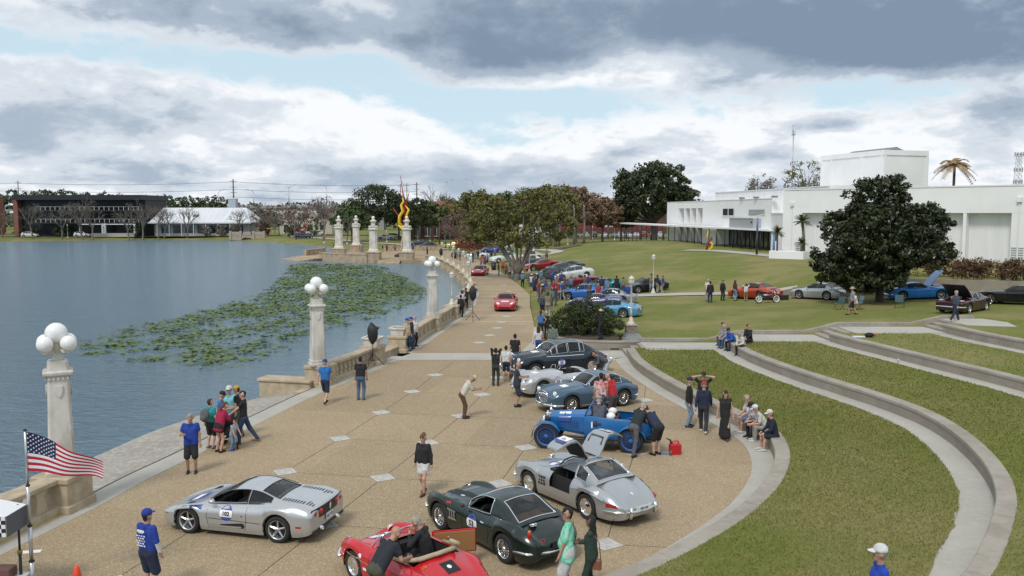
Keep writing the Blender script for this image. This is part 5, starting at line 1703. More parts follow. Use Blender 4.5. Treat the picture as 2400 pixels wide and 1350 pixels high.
def wheel_meshes(style,r,tw):
	k = (style,round(r,3),round(tw,3))
	if k in _WH:
		return _WH[k]
	h = tw / 2
	rr = r * (.66 if style in ('wire','disc','vintage') else .72)
	if style == 'vintage':
		rr = r * .74
	ty = MB().lathe([(rr,-h),(r * .93,-h),(r,-h * .72),(r,h * .72),(r * .93,h),(rr,h),(rr * .98,h * .8),(rr * .98,-h * .8),(rr,-h)],28,axis='y',cap=False).mesh('wheel',m_tyre)
	b = MB()
	y = h * .86
	b.lathe([(rr * 1.0,h * .97),(rr * .93,h * .95),(rr * .9,h * .6),(rr * .9,-h * .8)],28,axis='y',cap=False,mi=1)
	b.lathe([(rr * .9,-h * .2),(.0,-h * .2)],24,axis='y',cap=False,mi=2)
	if style == 'star':
		for q in range(5):
			a = q * 2 * math.pi / 5 + .3
			ca,sa = math.cos(a),math.sin(a)
			rot = lambda x,yy,z: (x * ca - z * sa,yy,x * sa + z * ca)
			b.add([rot(0,y * .7,-.10 * r),rot(rr * .93,y * .8,-.055 * r),rot(rr * .93,y * .8,.055 * r),rot(0,y * .7,.10 * r),rot(.25 * rr,y * .95,0),rot(rr * .9,y * .92,0)],[(0,1,5,4),(4,5,2,3),(1,2,5)],1)
		b.lathe([(.17 * r,y * .7),(.15 * r,y * 1.0),(.0,y * 1.02)],14,axis='y',cap=False,mi=1)
	elif style in ('wire','vintage'):
		for q in range(26):
			a = q * 2 * math.pi / 26
			a2 = a + (.25 if q % 2 else -.25)
			b.tube([(.16 * r * math.cos(a2),y * .9,.16 * r * math.sin(a2)),(rr * .9 * math.cos(a),y * .35,rr * .9 * math.sin(a))],.006,3,1,cap=False)
		b.lathe([(.17 * r,y * .5),(.14 * r,y * 1.0),(.05 * r,y * 1.15),(.0,y * 1.16)],12,axis='y',cap=False,mi=1)
	elif style == 'disc':
		b.lathe([(rr * .9,y * .55),(rr * .72,y * .8),(rr * .6,y * .62),(rr * .5,y * .75),(rr * .3,y * 1.0),(rr * .12,y * 1.08),(0,y * 1.1)],24,axis='y',cap=False,mi=1)
	else:  # multi-spoke
		for q in range(8):
			a = q * 2 * math.pi / 8
			ca,sa = math.cos(a),math.sin(a)
			rot = lambda x,yy,z: (x * ca - z * sa,yy,x * sa + z * ca)
			b.add([rot(0,y * .8,-.04 * r),rot(rr * .93,y * .85,-.045 * r),rot(rr * .93,y * .85,.045 * r),rot(0,y * .8,.04 * r)],[(0,1,2,3)],1)
		b.lathe([(.13 * r,y * .8),(.1 * r,y * 1.0),(.0,y * 1.0)],10,axis='y',cap=False,mi=1)
	rim = {'wire': m_chrome,'disc': m_chrome}.get(style,m_alloy)
	if style == 'vintage':
		rim = M('wheel_blue',(.03,.13,.42),.4)
	me = b.mesh('rim',[rim,rim,m_black])
	_WH[k] = (ty,me)
	return _WH[k]
def put_wheel(t,x,y,r,tw,style,steer=0.,z=None):
	ty,rim = wheel_meshes(style,r,tw)
	w = link('wheel',ty,t,(x,y,r if z is None else z))
	w.rotation_euler = (0,0,steer + (math.pi if y < 0 else 0))
	link('rim',rim,w)
	return w
class Car:
	"""lofted car: body curves over x (front is +x), greenhouse curves, wheels"""
	def __init__(s,sp,res=1.0):
		s.sp = sp
		s.c = {k: curve(sp[k]) for k in ('w','zf','zt','zh','zb','zw','fw') if k in sp}
		s.L0,s.L1 = sp['x']
		s.res = res
	def sect(s,x,n=4):
		sp,c = s.sp,s.c
		w = c['w'](x)
		zb = c['zb'](x) if 'zb' in c else sp.get('clear',.17)
		zf,zt = c['zf'](x),c['zt'](x)
		zh = c['zh'](x) if 'zh' in c else zt * .6 + zf * .4
		zw = c['zw'](x) if 'zw' in c else .52
		fw = c['fw'](x) if 'fw' in c else .84
		for end,sg,(e,kw,kz) in ((s.L1,1,sp.get('nose',(.35,.30,.5))),(s.L0,-1,sp.get('tail',(.3,.25,.45)))):
			d = abs(end - x)
			if d < e:
				q = 1 - math.sqrt(max(0,1 - ((e - d) / e) ** 2))
				w *= 1 - kw * q
				zm = zb + (zf - zb) * .52
				zb = zb + (zm - zb) * kz * q
				zf = zf + (zm - zf) * kz * q
				zt = zt + (zm - zt) * kz * q
				zh = zh + (zm - zh) * kz * q
		for xc,ra in ((sp['xf'],sp.get('raf',sp['r'] + .05)),(sp['xr'],sp.get('rar',sp['r'] + .05))):
			if abs(x - xc) < ra:
				za = sp['r'] * .98 + math.sqrt(ra * ra - (x - xc) ** 2)
				zb = max(zb,za)
		zb = min(zb,zf - .09)
		zw = min(max(zw,zb + .25 * (zf - zb)),zf - .03)
		P = [(.93 * w,zb),(.985 * w,zb + .4 * (zw - zb)),(w,zw),(.985 * w,zw + .55 * (zf - zw)),(fw * w,zf),(.66 * w * fw / .84,zh),(.33 * w,zt - .12 * (zt - zh)),(0,zt)]
		if sp.get('boxy'):
			P[3] = (.995 * w,zw + .7 * (zf - zw))
		out = []
		m = len(P)
		A = [np.array(p) for p in P]
		for i in range(m - 1):
			p1,p2 = A[i],A[i + 1]
			p0 = A[i - 1] if i else 2 * p1 - p2
			p3 = A[i + 2] if i + 2 < m else np.array([-A[i - 0][0],A[i][1]])
			for t in np.arange(n) / n:
				out.append(.5 * ((2 * p1) + (-p0 + p2) * t + (2 * p0 - 5 * p1 + 4 * p2 - p3) * t * t + (-p0 + 3 * p1 - 3 * p2 + p3) * t ** 3))
		out.append(A[-1])
		return out
	def build(s,name,label,mats,cat='car',group=None,detail=True):
		sp = s.sp
		t = tag(empty(name),label,cat,group)
		s.t = t
		body_m = mats
		n = 4 if detail else 2
		base = np.arange(s.L0,s.L1 + 1e-6,.07 if detail else .13)
		ex = []
		for xc,ra in ((sp['xf'],sp.get('raf',sp['r'] + .05)),(sp['xr'],sp.get('rar',sp['r'] + .05))):
			ex += list(xc + ra * np.cos(np.linspace(0,math.pi,13 if detail else 9))) + [xc + ra + .004,xc - ra - .004]
		ends = []
		for k in ((.0,.008,.025,.05,.09) if detail else (0,.02,.06)):
			ends += [s.L0 + k,s.L1 - k]
		X = np.array(sorted(set(np.round(np.concatenate([base,ex,ends]),4))))
		X = X[np.r_[True,np.diff(X) > .0025]]
		rings = []
		for x in X:
			h = s.sect(x,n)
			rings.append([(x,p[0],p[1]) for p in h] + [(x,-p[0],p[1]) for p in h[-2::-1]])
		N = len(rings[0])
		V = np.array(rings).reshape(-1,3)
		F = []
		hole = sp.get('hole')
		if not hole and 'roof' in sp and detail:
			hx0,hx1 = sp['sw'][-1][1] + .02,sp['ws'][0] - .06
			hole = lambda x,y,z: hx0 < x < hx1 and z > .6 and abs(y) < s.c['w'](x) * (s.c['fw'](x) if 'fw' in s.c else .84) - .10
		for i in range(len(X) - 1):
			for j in range(N - 1):
				f = (i * N + j,(i + 1) * N + j,(i + 1) * N + j + 1,i * N + j + 1)
				if hole:
					cxyz = V[list(f)].mean(0)
					if hole(*cxyz):
						continue
				F.append(f)
		caps = [tuple(range(N)),tuple(reversed(range((len(X) - 1) * N,len(X) * N)))]
		me = bpy.data.meshes.new('body')
		me.from_pydata([tuple(v) for v in V],[],F + caps)
		me.materials.append(body_m)
		me.polygons.foreach_set('use_smooth',[True] * len(F) + [False,False])
		me.update()
		s.body = link('body',me,t)
		s.bvh = BVHTree.FromPolygons([tuple(v) for v in V],F + caps)
		b = MB()
		wmin = s.c['w'](0) * .80
		b.box(s.L0 + .25,s.L1 - .3,-wmin,wmin,sp.get('clear',.17) + .03,sp['r'] * .95)
		for xc,ra in ((sp['xf'],sp.get('raf',sp['r'] + .05)),(sp['xr'],sp.get('rar',sp['r'] + .05))):
			for sg in (-1,1):
				wo = s.c['w'](xc) * .96
				wi = wo - .34
				rg_ = []
				for yy in (wo * sg,wi * sg):
					rg_.append([(xc + (ra + .004) * math.cos(a),yy,sp['r'] + (ra + .004) * math.sin(a)) for a in np.linspace(-.25,math.pi + .25,13)])
				b.loft(rg_,False,False)
				b.add([(xc + (ra + .004) * math.cos(a),wi * sg,sp['r'] + (ra + .004) * math.sin(a)) for a in np.linspace(-.25,math.pi + .25,13)],[tuple(range(13))])
		b.build('underbody',m_seam,t)
		for xc,st in ((sp['xf'],sp.get('steer',0)),(sp['xr'],0)):
			for sg in (-1,1):
				tw = sp.get('tw',.21)
				put_wheel(t,xc,sg * (s.c['w'](xc) - tw * .5 - sp.get('inset',.035)),sp['r'],tw,sp.get('wheel','star'),st)
		if 'roof' in sp:
			s.greenhouse(detail,body_m)
		return t
	def greenhouse(s,detail,body_m):
		sp,t = s.sp,s.t
		zr,wr = curve(sp['roof']),curve(sp['roofw'])
		x0,x1 = min(a for a,_ in sp['roof']),max(a for a,_ in sp['roof'])
		marks = [q for k in ('ws','rw') for q in sp[k]] + [q for a in sp['sw'] for q in a]
		X = np.array(sorted(set(np.round(np.concatenate([np.linspace(x0,x1,34 if detail else 20),marks]),3))))
		X = X[np.r_[True,np.diff(X) > .012]]
		ns,nc,nt = 6,3,5
		crown = sp.get('crown',.035)
		rows = []
		for x in X:
			zb_ = s.c['zf'](x) - .025
			wb = s.c['w'](x) * (s.c['fw'](x) if 'fw' in s.c else .84) - .01
			z1 = max(zr(x),zb_ + .004)
			w1 = min(wr(x),wb)
			zc = max(z1 - crown,zb_ + .002)
			row = []
			for i in range(ns + 1):
				q = i / ns
				row.append((wb + (w1 - wb) * q + .02 * math.sin(math.pi * q) * min(1,(zc - zb_) / .3),zb_ + (zc - zb_) * q * .965))
			for i in range(1,nc + 1):
				a = i / nc * math.pi / 2
				row.append((w1 - .09 * (1 - math.cos(a)) * w1 / .6,zb_ + (zc - zb_) * (.965 + .035 * math.sin(a)) + (0 if i < nc else .0)))
			wl = row[-1]
			for i in range(1,nt + 1):
				q = i / nt
				row.append((wl[0] * (1 - q),wl[1] + (z1 - wl[1]) * math.sin(q * math.pi / 2)))
			rows.append(row)
		nr = len(rows[0])
		M_ = len(rows[0])
		def grid(i0,i1,j0,j1,mirror,off=0.):
			vs_,fs = [],[]
			for i in range(i0,i1 + 1):
				for j in range(j0,j1 + 1):
					y,z = rows[i][j]
					vs_.append((X[i],(y + off) * mirror,z + off))
			nj = j1 - j0 + 1
			for i in range(i1 - i0):
				for j in range(j1 - j0):
					f = (i * nj + j,(i + 1) * nj + j,(i + 1) * nj + j + 1,i * nj + j + 1)
					fs.append(f if mirror > 0 else f[::-1])
			return vs_,fs
		idx = lambda x: int(np.argmin(abs(X - x)))
		gm = m_carglass if detail else m_carglass_far
		used = set()
		jt = ns + nc
		trim = sp.get('trim')
		def ring_of(i0,i1,j0,j1,mir):
			loop = [(i,j0) for i in range(i0,i1 + 1)] + [(i1,j) for j in range(j0 + 1,j1 + 1)] + [(i,j1) for i in range(i1 - 1,i0 - 1,-1)] + [(i0,j) for j in range(j1 - 1,j0 - 1,-1)]
			return [(X[i],rows[i][j][0] * mir + .004 * mir,rows[i][j][1] + .003) for i,j in loop]
		for nm,key in (('windscreen','ws'),('rear_window','rw')):
			i0,i1 = sorted((idx(sp[key][0]),idx(sp[key][1])))
			for i in range(i0,i1):
				for j in range(jt,nr - 1):
					used.add((i,j,1))
					used.add((i,j,-1))
			b = MB()
			for mir in (1,-1):
				b.add(*grid(i0,i1,jt,nr - 1,mir),smooth=True)
			pane = b.build(nm,gm,t)
			if trim:
				e = [(X[i],rows[i][jt][0],rows[i][jt][1]) for i in range(i0,i1 + 1)]
				top = [(X[i1],rows[i1][j][0],rows[i1][j][1]) for j in range(jt + 1,nr)]
				bot = [(X[i0],rows[i0][j][0],rows[i0][j][1]) for j in range(jt + 1,nr)]
				lp = e + top + [(p[0],-p[1],p[2]) for p in top[-2::-1]] + [(p[0],-p[1],p[2]) for p in e[::-1]] + [(p[0],-p[1],p[2]) for p in bot] + bot[-2::-1] + [e[0]]
				MB().tube([(p[0],p[1],p[2] + .004) for p in lp],.014,5,cap=False).build('window_trim',trim,pane)
		for a in sp['sw']:
			i0,i1 = sorted((idx(a[0]),idx(a[1])))
			for mir in (1,-1):
				if sp.get('open_left') and mir == 1 and a == sp['sw'][0]:
					for i in range(i0,i1):
						for j in range(1,ns):
							used.add((i,j,mir))
					if trim:
						MB().tube(ring_of(i0,i1,1,ns,mir),.012,5,cap=False).build('window_trim',trim,t)
					continue
				for i in range(i0,i1):
					for j in range(1,ns):
						used.add((i,j,mir))
				b = MB()
				b.add(*grid(i0,i1,1,ns,mir),smooth=True)
				pane = b.build('side_window',gm,t)
				if trim:
					MB().tube(ring_of(i0,i1,1,ns,mir),.012,5,cap=False).build('window_trim',trim,pane)
		vs_,fs = [],[]
		for mir in (1,-1):
			o_ = len(vs_)
			for i in range(len(X)):
				for j in range(nr):
					vs_.append((X[i],rows[i][j][0] * mir,rows[i][j][1]))
			for i in range(len(X) - 1):
				for j in range(nr - 1):
					if (i,j,mir) in used:
						continue
					f = (o_ + i * nr + j,o_ + (i + 1) * nr + j,o_ + (i + 1) * nr + j + 1,o_ + i * nr + j + 1)
					fs.append(f if mir > 0 else f[::-1])
		b = MB()
		b.add(vs_,fs,smooth=True)
		b.build('roof',sp.get('roofmat',body_m),t)
		s.ghX,s.rows = X,rows
		if detail:
			s.interior(min(sp['sw'][-1][0],sp['rw'][0] + .2),sp['ws'][0] + .1)
	def interior(s,xa,xb,seat=None,zfl=.28,driver=True):
		w = s.c['w']((xa + xb) / 2) * .72
		zc = s.c['zf'](xa * .5 + xb * .5) - .10
		b = MB()
		b.box(xa,xb,-w,w,zfl,zfl + .05)
		b.box(xb - .22,xb,-w,w,zfl,zc)
		b.box(xa - .03,xa,-w,w,zfl,zc + .02)
		for sg in (-1,1):
			b.box(xa,xb,sg * (w + .04) - .02,sg * (w + .04) + .02,zfl,zc + .03)
		b.build('dashboard',m_inter,s.t)
		xm = (xa + xb) / 2
		for sg in (-1,1):
			b = MB()
			yc = sg * w * .5
			b.loft([[(xm - .30,yc - .22,zfl + .05),(xm + .22,yc - .22,zfl + .05),(xm + .22,yc + .22,zfl + .05),(xm - .30,yc + .22,zfl + .05)],[(xm - .32,yc - .22,zfl + .24),(xm + .22,yc - .22,zfl + .28),(xm + .22,yc + .22,zfl + .28),(xm - .32,yc + .22,zfl + .24)]],True,True)
			b.loft([[(xm - .26,yc - .21,zfl + .2),(xm - .14,yc - .21,zfl + .2),(xm - .14,yc + .21,zfl + .2),(xm - .26,yc + .21,zfl + .2)],[(xm - .44,yc - .2,zc + .12),(xm - .36,yc - .2,zc + .14),(xm - .36,yc + .2,zc + .14),(xm - .44,yc + .2,zc + .12)]],True,True)
			b.build('seat',seat or m_inter,s.t)
		yc = w * .5
		MB().tube([(xb - .42 + .05 * math.sin(a),yc + .17 * math.cos(a),zc - .02 + .16 * math.sin(a)) for a in np.linspace(0,2 * math.pi,17)],.014,5,cap=False).build('steering_wheel',m_black,s.t)
	def side(s,x,z,sg=1):
		h = s.bvh.ray_cast(Vector((x,3 * sg,z)),Vector((0,-sg,0)))
		return (h[0].y if h[0] else sg * s.c['w'](x))
	def top(s,x,y):
		h = s.bvh.ray_cast(Vector((x,y,4)),Vector((0,0,-1)))
		return h[0].z if h[0] else s.c['zt'](x)
	def ribbon(s,name,pts,width,mat,sg=1,on='side',off=.004,parent=None):
		"""thin band over the skin through (x,z) or (x,y) points"""
		P = []
		for a,c_ in zip(pts[:-1],pts[1:]):
			m = max(2,int(math.hypot(c_[0] - a[0],c_[1] - a[1]) / .07))
			for q in range(m):
				P.append((a[0] + (c_[0] - a[0]) * q / m,a[1] + (c_[1] - a[1]) * q / m))
		P.append(pts[-1])
		A,B_ = offset(P,width / 2),offset(P,-width / 2)
		b = MB()
		if on == 'side':
			v = [(p[0],s.side(p[0],p[1],sg) + off * sg,p[1]) for p in A] + [(p[0],s.side(p[0],p[1],sg) + off * sg,p[1]) for p in B_]
		else:
			v = [(p[0],p[1],s.top(*p) + off) for p in A] + [(p[0],p[1],s.top(*p) + off) for p in B_]
		n = len(P)
		b.add(v,[(i,i + 1,n + i + 1,n + i) for i in range(n - 1)])
		return b.build(name,mat,parent or s.t)
	def patch(s,name,x,q,r,mat,sg=1,on='side',off=.005,shape=None,parent=None):
		"""disc or polygon laid on the skin; shape = list of (du, dv)"""
		if shape is None:
			shape = [(r * math.cos(a),r * math.sin(a)) for a in np.linspace(0,2 * math.pi,24,endpoint=False)]
		rings = []
		for k in (.0,.5,1.0):
			rg_ = []
			for du,dv in shape:
				if on == 'side':
					xx,zz = x + du * k,q + dv * k
					rg_.append((xx,s.side(xx,zz,sg) + off * sg,zz))
				else:
					xx,yy = x + du * k,q + dv * k
					rg_.append((xx,yy,s.top(xx,yy) + off))
			rings.append(rg_)
		b = MB()
		b.loft(rings,True,False)
		return b.build(name,mat,parent or s.t)
	def text(s,name,body,x,q,size,mat,sg=1,on='side',off=.009,rot=0.,parent=None):
		me = text_mesh(body,size,mat,True).copy()
		ca,sa = math.cos(rot),math.sin(rot)
		co = np.zeros(len(me.vertices) * 3)
		me.vertices.foreach_get('co',co)
		co = co.reshape(-1,3)
		out = []
		for u,v,_ in co:
			u,v = u * ca - v * sa,u * sa + v * ca
			if on == 'side':
				xx,zz = x - u * sg,q + v
				out.append((xx,s.side(xx,zz,sg) + off * sg,zz))
			else:
				out.append((x + u,q + v,s.top(x + u,q + v) + off))
		me.vertices.foreach_set('co',np.array(out).ravel())
		me.update()
		return link(name,me,parent or s.t)
	def roundel(s,num,x,q,sg=1,on='side',r=.20,rot=0.,sy=1.0):
		d = [(r * math.cos(a),r * math.sin(a) * sy) for a in np.linspace(0,2 * math.pi,28,endpoint=False)]
		base = s.patch('number_roundel',x,q,r,m_num_blue,sg,on,.005,d)
		hb = r * .46
		band = [(max(-1,min(1,1)) * 0,0)]
		pl = []
		for a in np.linspace(0,2 * math.pi,28,endpoint=False):
			u,v = r * math.cos(a) * .985,r * math.sin(a) * .985
			if rot == 0:
				v = max(-hb,min(hb,v))
			else:
				u = max(-hb,min(hb,u))
			pl.append((u,v * sy if rot == 0 else v))
		s.patch('number_band',x,q,r,m_num_white,sg,on,.008,pl,base)
		s.text('number',num,x,q,r * (.92 if len(num) < 3 else .78),m_black,sg,on,.022,rot,base)
	def move(s,x,y,z,rz):
		s.t.location = (x,y,z)
		s.t.rotation_euler = (0,0,rz)
	def stand(s,fl,rl,lean=0.):
		"""put the left wheels on two ground points (front, rear)"""
		sp = s.sp
		f,r = np.array(fl,float),np.array(rl,float)
		d = (f - r) / np.linalg.norm(f - r)
		left = np.array([-d[1],d[0]])
		wy = s.c['w'](0) - .06
		mid = (f + r) / 2 - left * wy - d * (sp['xf'] + sp['xr']) / 2
		z = tz(*mid)
		s.move(mid[0],mid[1],z,math.atan2(d[1],d[0]))
		return s
def slit(b,x0,x1,y0,y1,car,off=.005):
	z = [car.top(x0,y0),car.top(x1,y0),car.top(x1,y1),car.top(x0,y1)]
	b.add([(x0,y0,z[0] + off),(x1,y0,z[1] + off),(x1,y1,z[2] + off),(x0,y1,z[3] + off)],[(0,1,2,3)])
def lamp_disc(t,name,c,r,axis,mat,rim=None,depth=.04):
	"""round lamp: domed lens in a ring, axis = 'x' / '-x'"""
	sg = -1 if axis == '-x' else 1
	b = MB()
	b.lathe([(r * 1.0,-.03),(r,depth * .2),(r * .8,depth * .8),(r * .4,depth * 1.1),(0,depth * 1.15)],16,axis='x',cap=False)
	o = b.build(name,mat,t,c)
	if sg < 0:
		o.rotation_euler = (0,0,math.pi)
	if rim:
		q = MB().tube([(.012,r * 1.03 * math.cos(a),r * 1.03 * math.sin(a)) for a in np.linspace(0,2 * math.pi,19)],.016,6,cap=False).build('lamp_ring',rim,o)
	return o
def bumper(t,pts,r,mat,flat=.6,name='bumper'):
	return MB().tube(pts,r,8,flat=flat).build(name,mat,t)
def plate(t,c,rz,text,w=.34,h=.16,face=m_plate):
	b = MB()
	b.bevbox(-w / 2,w / 2,-.008,.008,-h / 2,h / 2,.004)
	o = b.build('licence_plate',face,t,c,rz)
	if text:
		link('plate_lettering',text_mesh(text,h * .62,m_num_blue,True),o,(0,-.012,0)).rotation_euler = (R(90),0,0)
	return o
silver = paint('silver_paint',(.50,.515,.53),.55,.28)
SP = dict(x=(-2.12,2.13),xf=1.22,xr=-1.23,r=.325,tw=.25,wheel='star',clear=.13,steer=-.05,
		w=[(-2.12,.90),(-1.4,.95),(0,.925),(1.2,.93),(1.8,.86),(2.13,.70)],zw=[(-2.1,.58),(0,.50),(2.1,.42)],
		zf=[(-2.12,.80),(-1.6,.90),(-1.2,.90),(-.6,.83),(0,.79),(.6,.76),(1.2,.72),(1.7,.60),(2.13,.46)],
		zt=[(-2.12,.83),(-1.7,.91),(-1.1,.96),(-.6,.95),(0,.85),(.75,.80),(1.2,.68),(1.7,.55),(2.13,.44)],fw=[(-2.1,.86),(0,.84),(1.2,.86),(2.1,.7)],
		nose=(.5,.30,.45),tail=(.16,.12,.25),zb=[(-2.12,.26),(-1.7,.17),(0,.14),(1.7,.14),(2.13,.22)],
		roof=[(.82,.80),(.40,1.02),(.05,1.14),(-.3,1.165),(-.62,1.13),(-1.0,1.02),(-1.45,.93)],roofw=[(.82,.66),(.1,.56),(-.5,.54),(-1.0,.60),(-1.45,.72)],
		ws=(.78,.10),rw=(-.64,-1.12),sw=[(.62,-.36),(-.40,-.98)],trim=m_black,open_left=True)
C = Car(SP)
C.build('sports_car','silver mid-engined coupe with number 102 on its door',silver)
for sg in (1,-1):
	C.ribbon('door_seam',[(.62,.74),(.66,.5),(.6,.24)],.012,m_seam,sg)
	C.ribbon('door_seam',[(-.42,.78),(-.42,.5),(-.38,.24)],.012,m_seam,sg)
	C.ribbon('side_crease',[(.62,.47),(-.3,.45),(-1.0,.44)],.014,m_seam,sg)
	b = MB()
	C.patch('side_scoop',-.22,.34,.1,m_seam,sg,'side',.004,[(.0,.06),(-.12,.07),(-.16,.0),(-.12,-.07),(0,-.06),(.5,-.03),(.5,.0)])
	C.ribbon('sill_strake',[(.6,.29),(-.3,.31)],.035,silver,sg,'side',.02)
	MB().ball((.50,sg * .92,.88),.075,10,sq=(1.2,1,.75)).build('mirror',silver,C.t)
	C.patch('fuel_cap',-.92,.70,.07,m_alloy,sg,'side',.004)
	C.patch('side_marker',1.86,.46,.05,m_orange,sg,'side',.006,[(.07,.022),(-.07,.022),(-.07,-.022),(.07,-.022)])
	C.patch('side_marker',-1.80,.44,.05,m_redlens,sg,'side',.006,[(.07,.022),(-.07,.022),(-.07,-.022),(.07,-.022)])
	for d in (.40,.66):
		lamp_disc(C.t,'tail_light',(-2.13 + .07 * (d / .8) ** 2,sg * d,.70),.078,'-x',m_redlens,None,.05)
C.roundel('102',.12,.61,1,r=.175)
st = C.patch('sponsor_sticker',.96,.70,.1,m_num_blue,1,'side',.006,[(.15,.045),(-.15,.045),(-.15,-.045),(.15,-.045)])
C.patch('door_lock',-.30,.58,.018,m_black,1)
b = MB()
b.loft([[(-2.10,-.80,.60),(-2.115,.80,.60)],[(-2.10,-.80,.80),(-2.115,.80,.80)]],False)
b.v = [(-2.135 + .07 * (p[1] / .8) ** 2,p[1],p[2]) for p in [(0,y,z) for z in (.56,.82) for y in np.linspace(-.80,.80,15)]]
b.f = [(i,i + 1,16 + i,15 + i) for i in range(14)]
b.mi,b.sm = [0] * 14,[False] * 14
o = b.build('tail_panel',m_black,C.t,(-.012,0,0))
hz = [(0,-.09),(.02,-.03),(-.01,.0),(-.05,-.04),(-.06,-.02),(-.02,.03),(-.05,.06),(-.03,.07),(.0,.05),(.01,.09),(.04,.10),(.05,.07),(.035,.05),(.06,.03),(.05,.02),(.03,.02),(.045,-.03),(.03,-.09)]
MB().add([(-2.172,-u,.70 + v) for u,v in hz],[tuple(range(len(hz)))]).build('emblem',m_num_white,C.t)
plate(C.t,(-2.15,0,.48),R(-90),'ELV 70')
b = MB()
b.box(-2.13,-1.98,-.8,.8,.26,.33)
b.build('rear_diffuser',m_black,C.t)
for sg in (-.42,.42):
	MB().lathe([(.045,-.1),(.045,.06),(.036,.06),(.036,-.05)],12,axis='x',cap=False).build('exhaust',m_chrome,C.t,(-2.13,sg,.30)).rotation_euler = (0,0,math.pi)
for sg in (1,-1):
	for k in range(8):
		b = MB()
		slit(b,-1.20 - k * .075,-1.235 - k * .075,sg * .42,sg * .58,C)
		b.build('cover_louvre',m_black,C.t)
for k in range(3):
	b = MB()
	slit(b,-1.82 - k * .07,-1.855 - k * .07,-.56,.56,C)
	b.build('cover_louvre',m_black,C.t)
C.patch('bonnet_sticker',1.45,.02,.2,m_num_blue,1,'top',.006,[(.22,.2),(-.2,.25),(-.25,0),(-.2,-.25),(.22,-.2),(.27,0)])
C.patch('bonnet_number_band',1.45,.02,.2,m_num_white,1,'top',.009,[(.09,.21),(-.09,.23),(-.09,-.23),(.09,-.21)])
C.stand((-7.93,20.32),(-5.59,19.72))
green = paint('dark_green_paint',(.004,.014,.011),0,.25)
SP = dict(x=(-2.2,2.2),xf=1.33,xr=-1.27,r=.335,tw=.19,wheel='wire',clear=.17,steer=0.,
		w=[(-2.2,.70),(-1.8,.80),(-1.27,.845),(-.3,.81),(.5,.80),(1.33,.83),(1.8,.80),(2.2,.66)],zw=[(-2.2,.55),(0,.52),(2.2,.52)],
		zf=[(-2.2,.72),(-1.8,.86),(-1.3,.96),(-.8,.90),(-.2,.84),(.4,.84),(.9,.87),(1.33,.90),(1.8,.84),(2.2,.64)],
		zt=[(-2.2,.66),(-1.9,.80),(-1.5,.93),(-1.0,.98),(0,.96),(.35,.95),(.9,.90),(1.5,.80),(2.2,.58)],
		zh=[(-2.2,.66),(-1.8,.82),(-1.3,.92),(0,.88),(.5,.87),(1.2,.80),(1.7,.70),(2.2,.56)],fw=[(-2.2,.8),(-1.3,.80),(0,.86),(1.3,.84),(2.2,.8)],
		nose=(.45,.28,.45),tail=(.35,.25,.5),
		roof=[(.34,.95),(.05,1.17),(-.25,1.28),(-.6,1.30),(-.95,1.24),(-1.3,1.08),(-1.62,.93)],roofw=[(.34,.62),(-.2,.52),(-.7,.52),(-1.1,.56),(-1.62,.66)],
		ws=(.31,-.16),rw=(-.86,-1.52),sw=[(.22,-.62)],trim=m_chrome,open_left=True)
C = Car(SP)
C.build('sports_car','dark green fastback coupe with number 53 on its door',green)
for sg in (1,-1):
	C.ribbon('door_seam',[(.30,.80),(.34,.5),(.30,.24)],.012,m_seam,sg)
	C.ribbon('door_seam',[(-.72,.82),(-.74,.5),(-.66,.24)],.012,m_seam,sg)
	v = C.patch('side_vent',.74,.56,.1,m_alloy,sg,'side',.006,[(.19,.13),(-.13,.11),(-.17,-.11),(.15,-.13)])
	for k in range(4):
		C.patch('vent_slot',.88 - k * .09,.56,.1,m_black,sg,'side',.012,[(.028,.085),(-.02,.085),(-.034,-.085),(.014,-.085)],v)
	MB().ball((.26,sg * .83,.92),.05,10,sq=(1.2,1,1)).build('mirror',m_black,C.t)
	b = MB()
	b.ball((-1.98,sg * .62,.80),.075,10,sq=(.7,.7,1.5))
	tl = b.build('tail_light',m_redlens,C.t)
	MB().ball((-1.975,sg * .62,.885),.05,8,sq=(.9,.9,.9)).build('tail_light_cap',m_orange,tl)
	lamp_disc(C.t,'headlight',(1.90,sg * .60,.66),.09,'x',m_lens,m_chrome)
	C.ribbon('race_mark',[(1.0,.80),(.85,.81)],.05,m_redlens,sg,'side',.006)
	C.patch('door_handle',-.48,.72,.05,m_chrome,sg,'side',.012,[(.07,.015),(-.07,.012),(-.07,-.012),(.07,-.015)])
	bumper(C.t,[(-1.72,sg * .86,.44),(-2.05,sg * .72,.43),(-2.22,sg * .3,.43),(-2.24,0,.43)],.05,m_chrome)
	bumper(C.t,[(1.85,sg * .80,.46),(2.12,sg * .66,.45),(2.22,sg * .48,.45)],.05,m_chrome)
C.roundel('53',-.08,.58,1,r=.205)
C.text('number','53',-2.19,.50,.01,m_redlens) if False else None
k = link('number',text_mesh('53',.15,m_redlens,True),C.t,(-2.13,.36,.66))
k.rotation_euler = (R(72),0,R(-84))
lamp_disc(C.t,'fuel_cap',(-1.72,.30,.905),.085,'x',m_alloy,m_chrome,.03).rotation_euler = (0,R(-70),0)
C.patch('bonnet_badge',.95,.30,.08,m_num_white,1,'top',.006,[(.08,.05),(-.08,.05),(-.08,-.05),(.08,-.05)])
b = MB()
b.loft([[(1.75,-.24,.765),(1.75,.24,.765)],[(1.35,-.27,.93),(1.35,.27,.93)],[(.75,-.24,1.0),(.75,.24,1.0)],[(.42,-.2,.965),(.42,.2,.965)]],False,smooth=True)
b.loft([[(1.75,-.24,.74),(1.75,.24,.74)],[(1.75,-.24,.765),(1.75,.24,.765)]],False,mi=1)
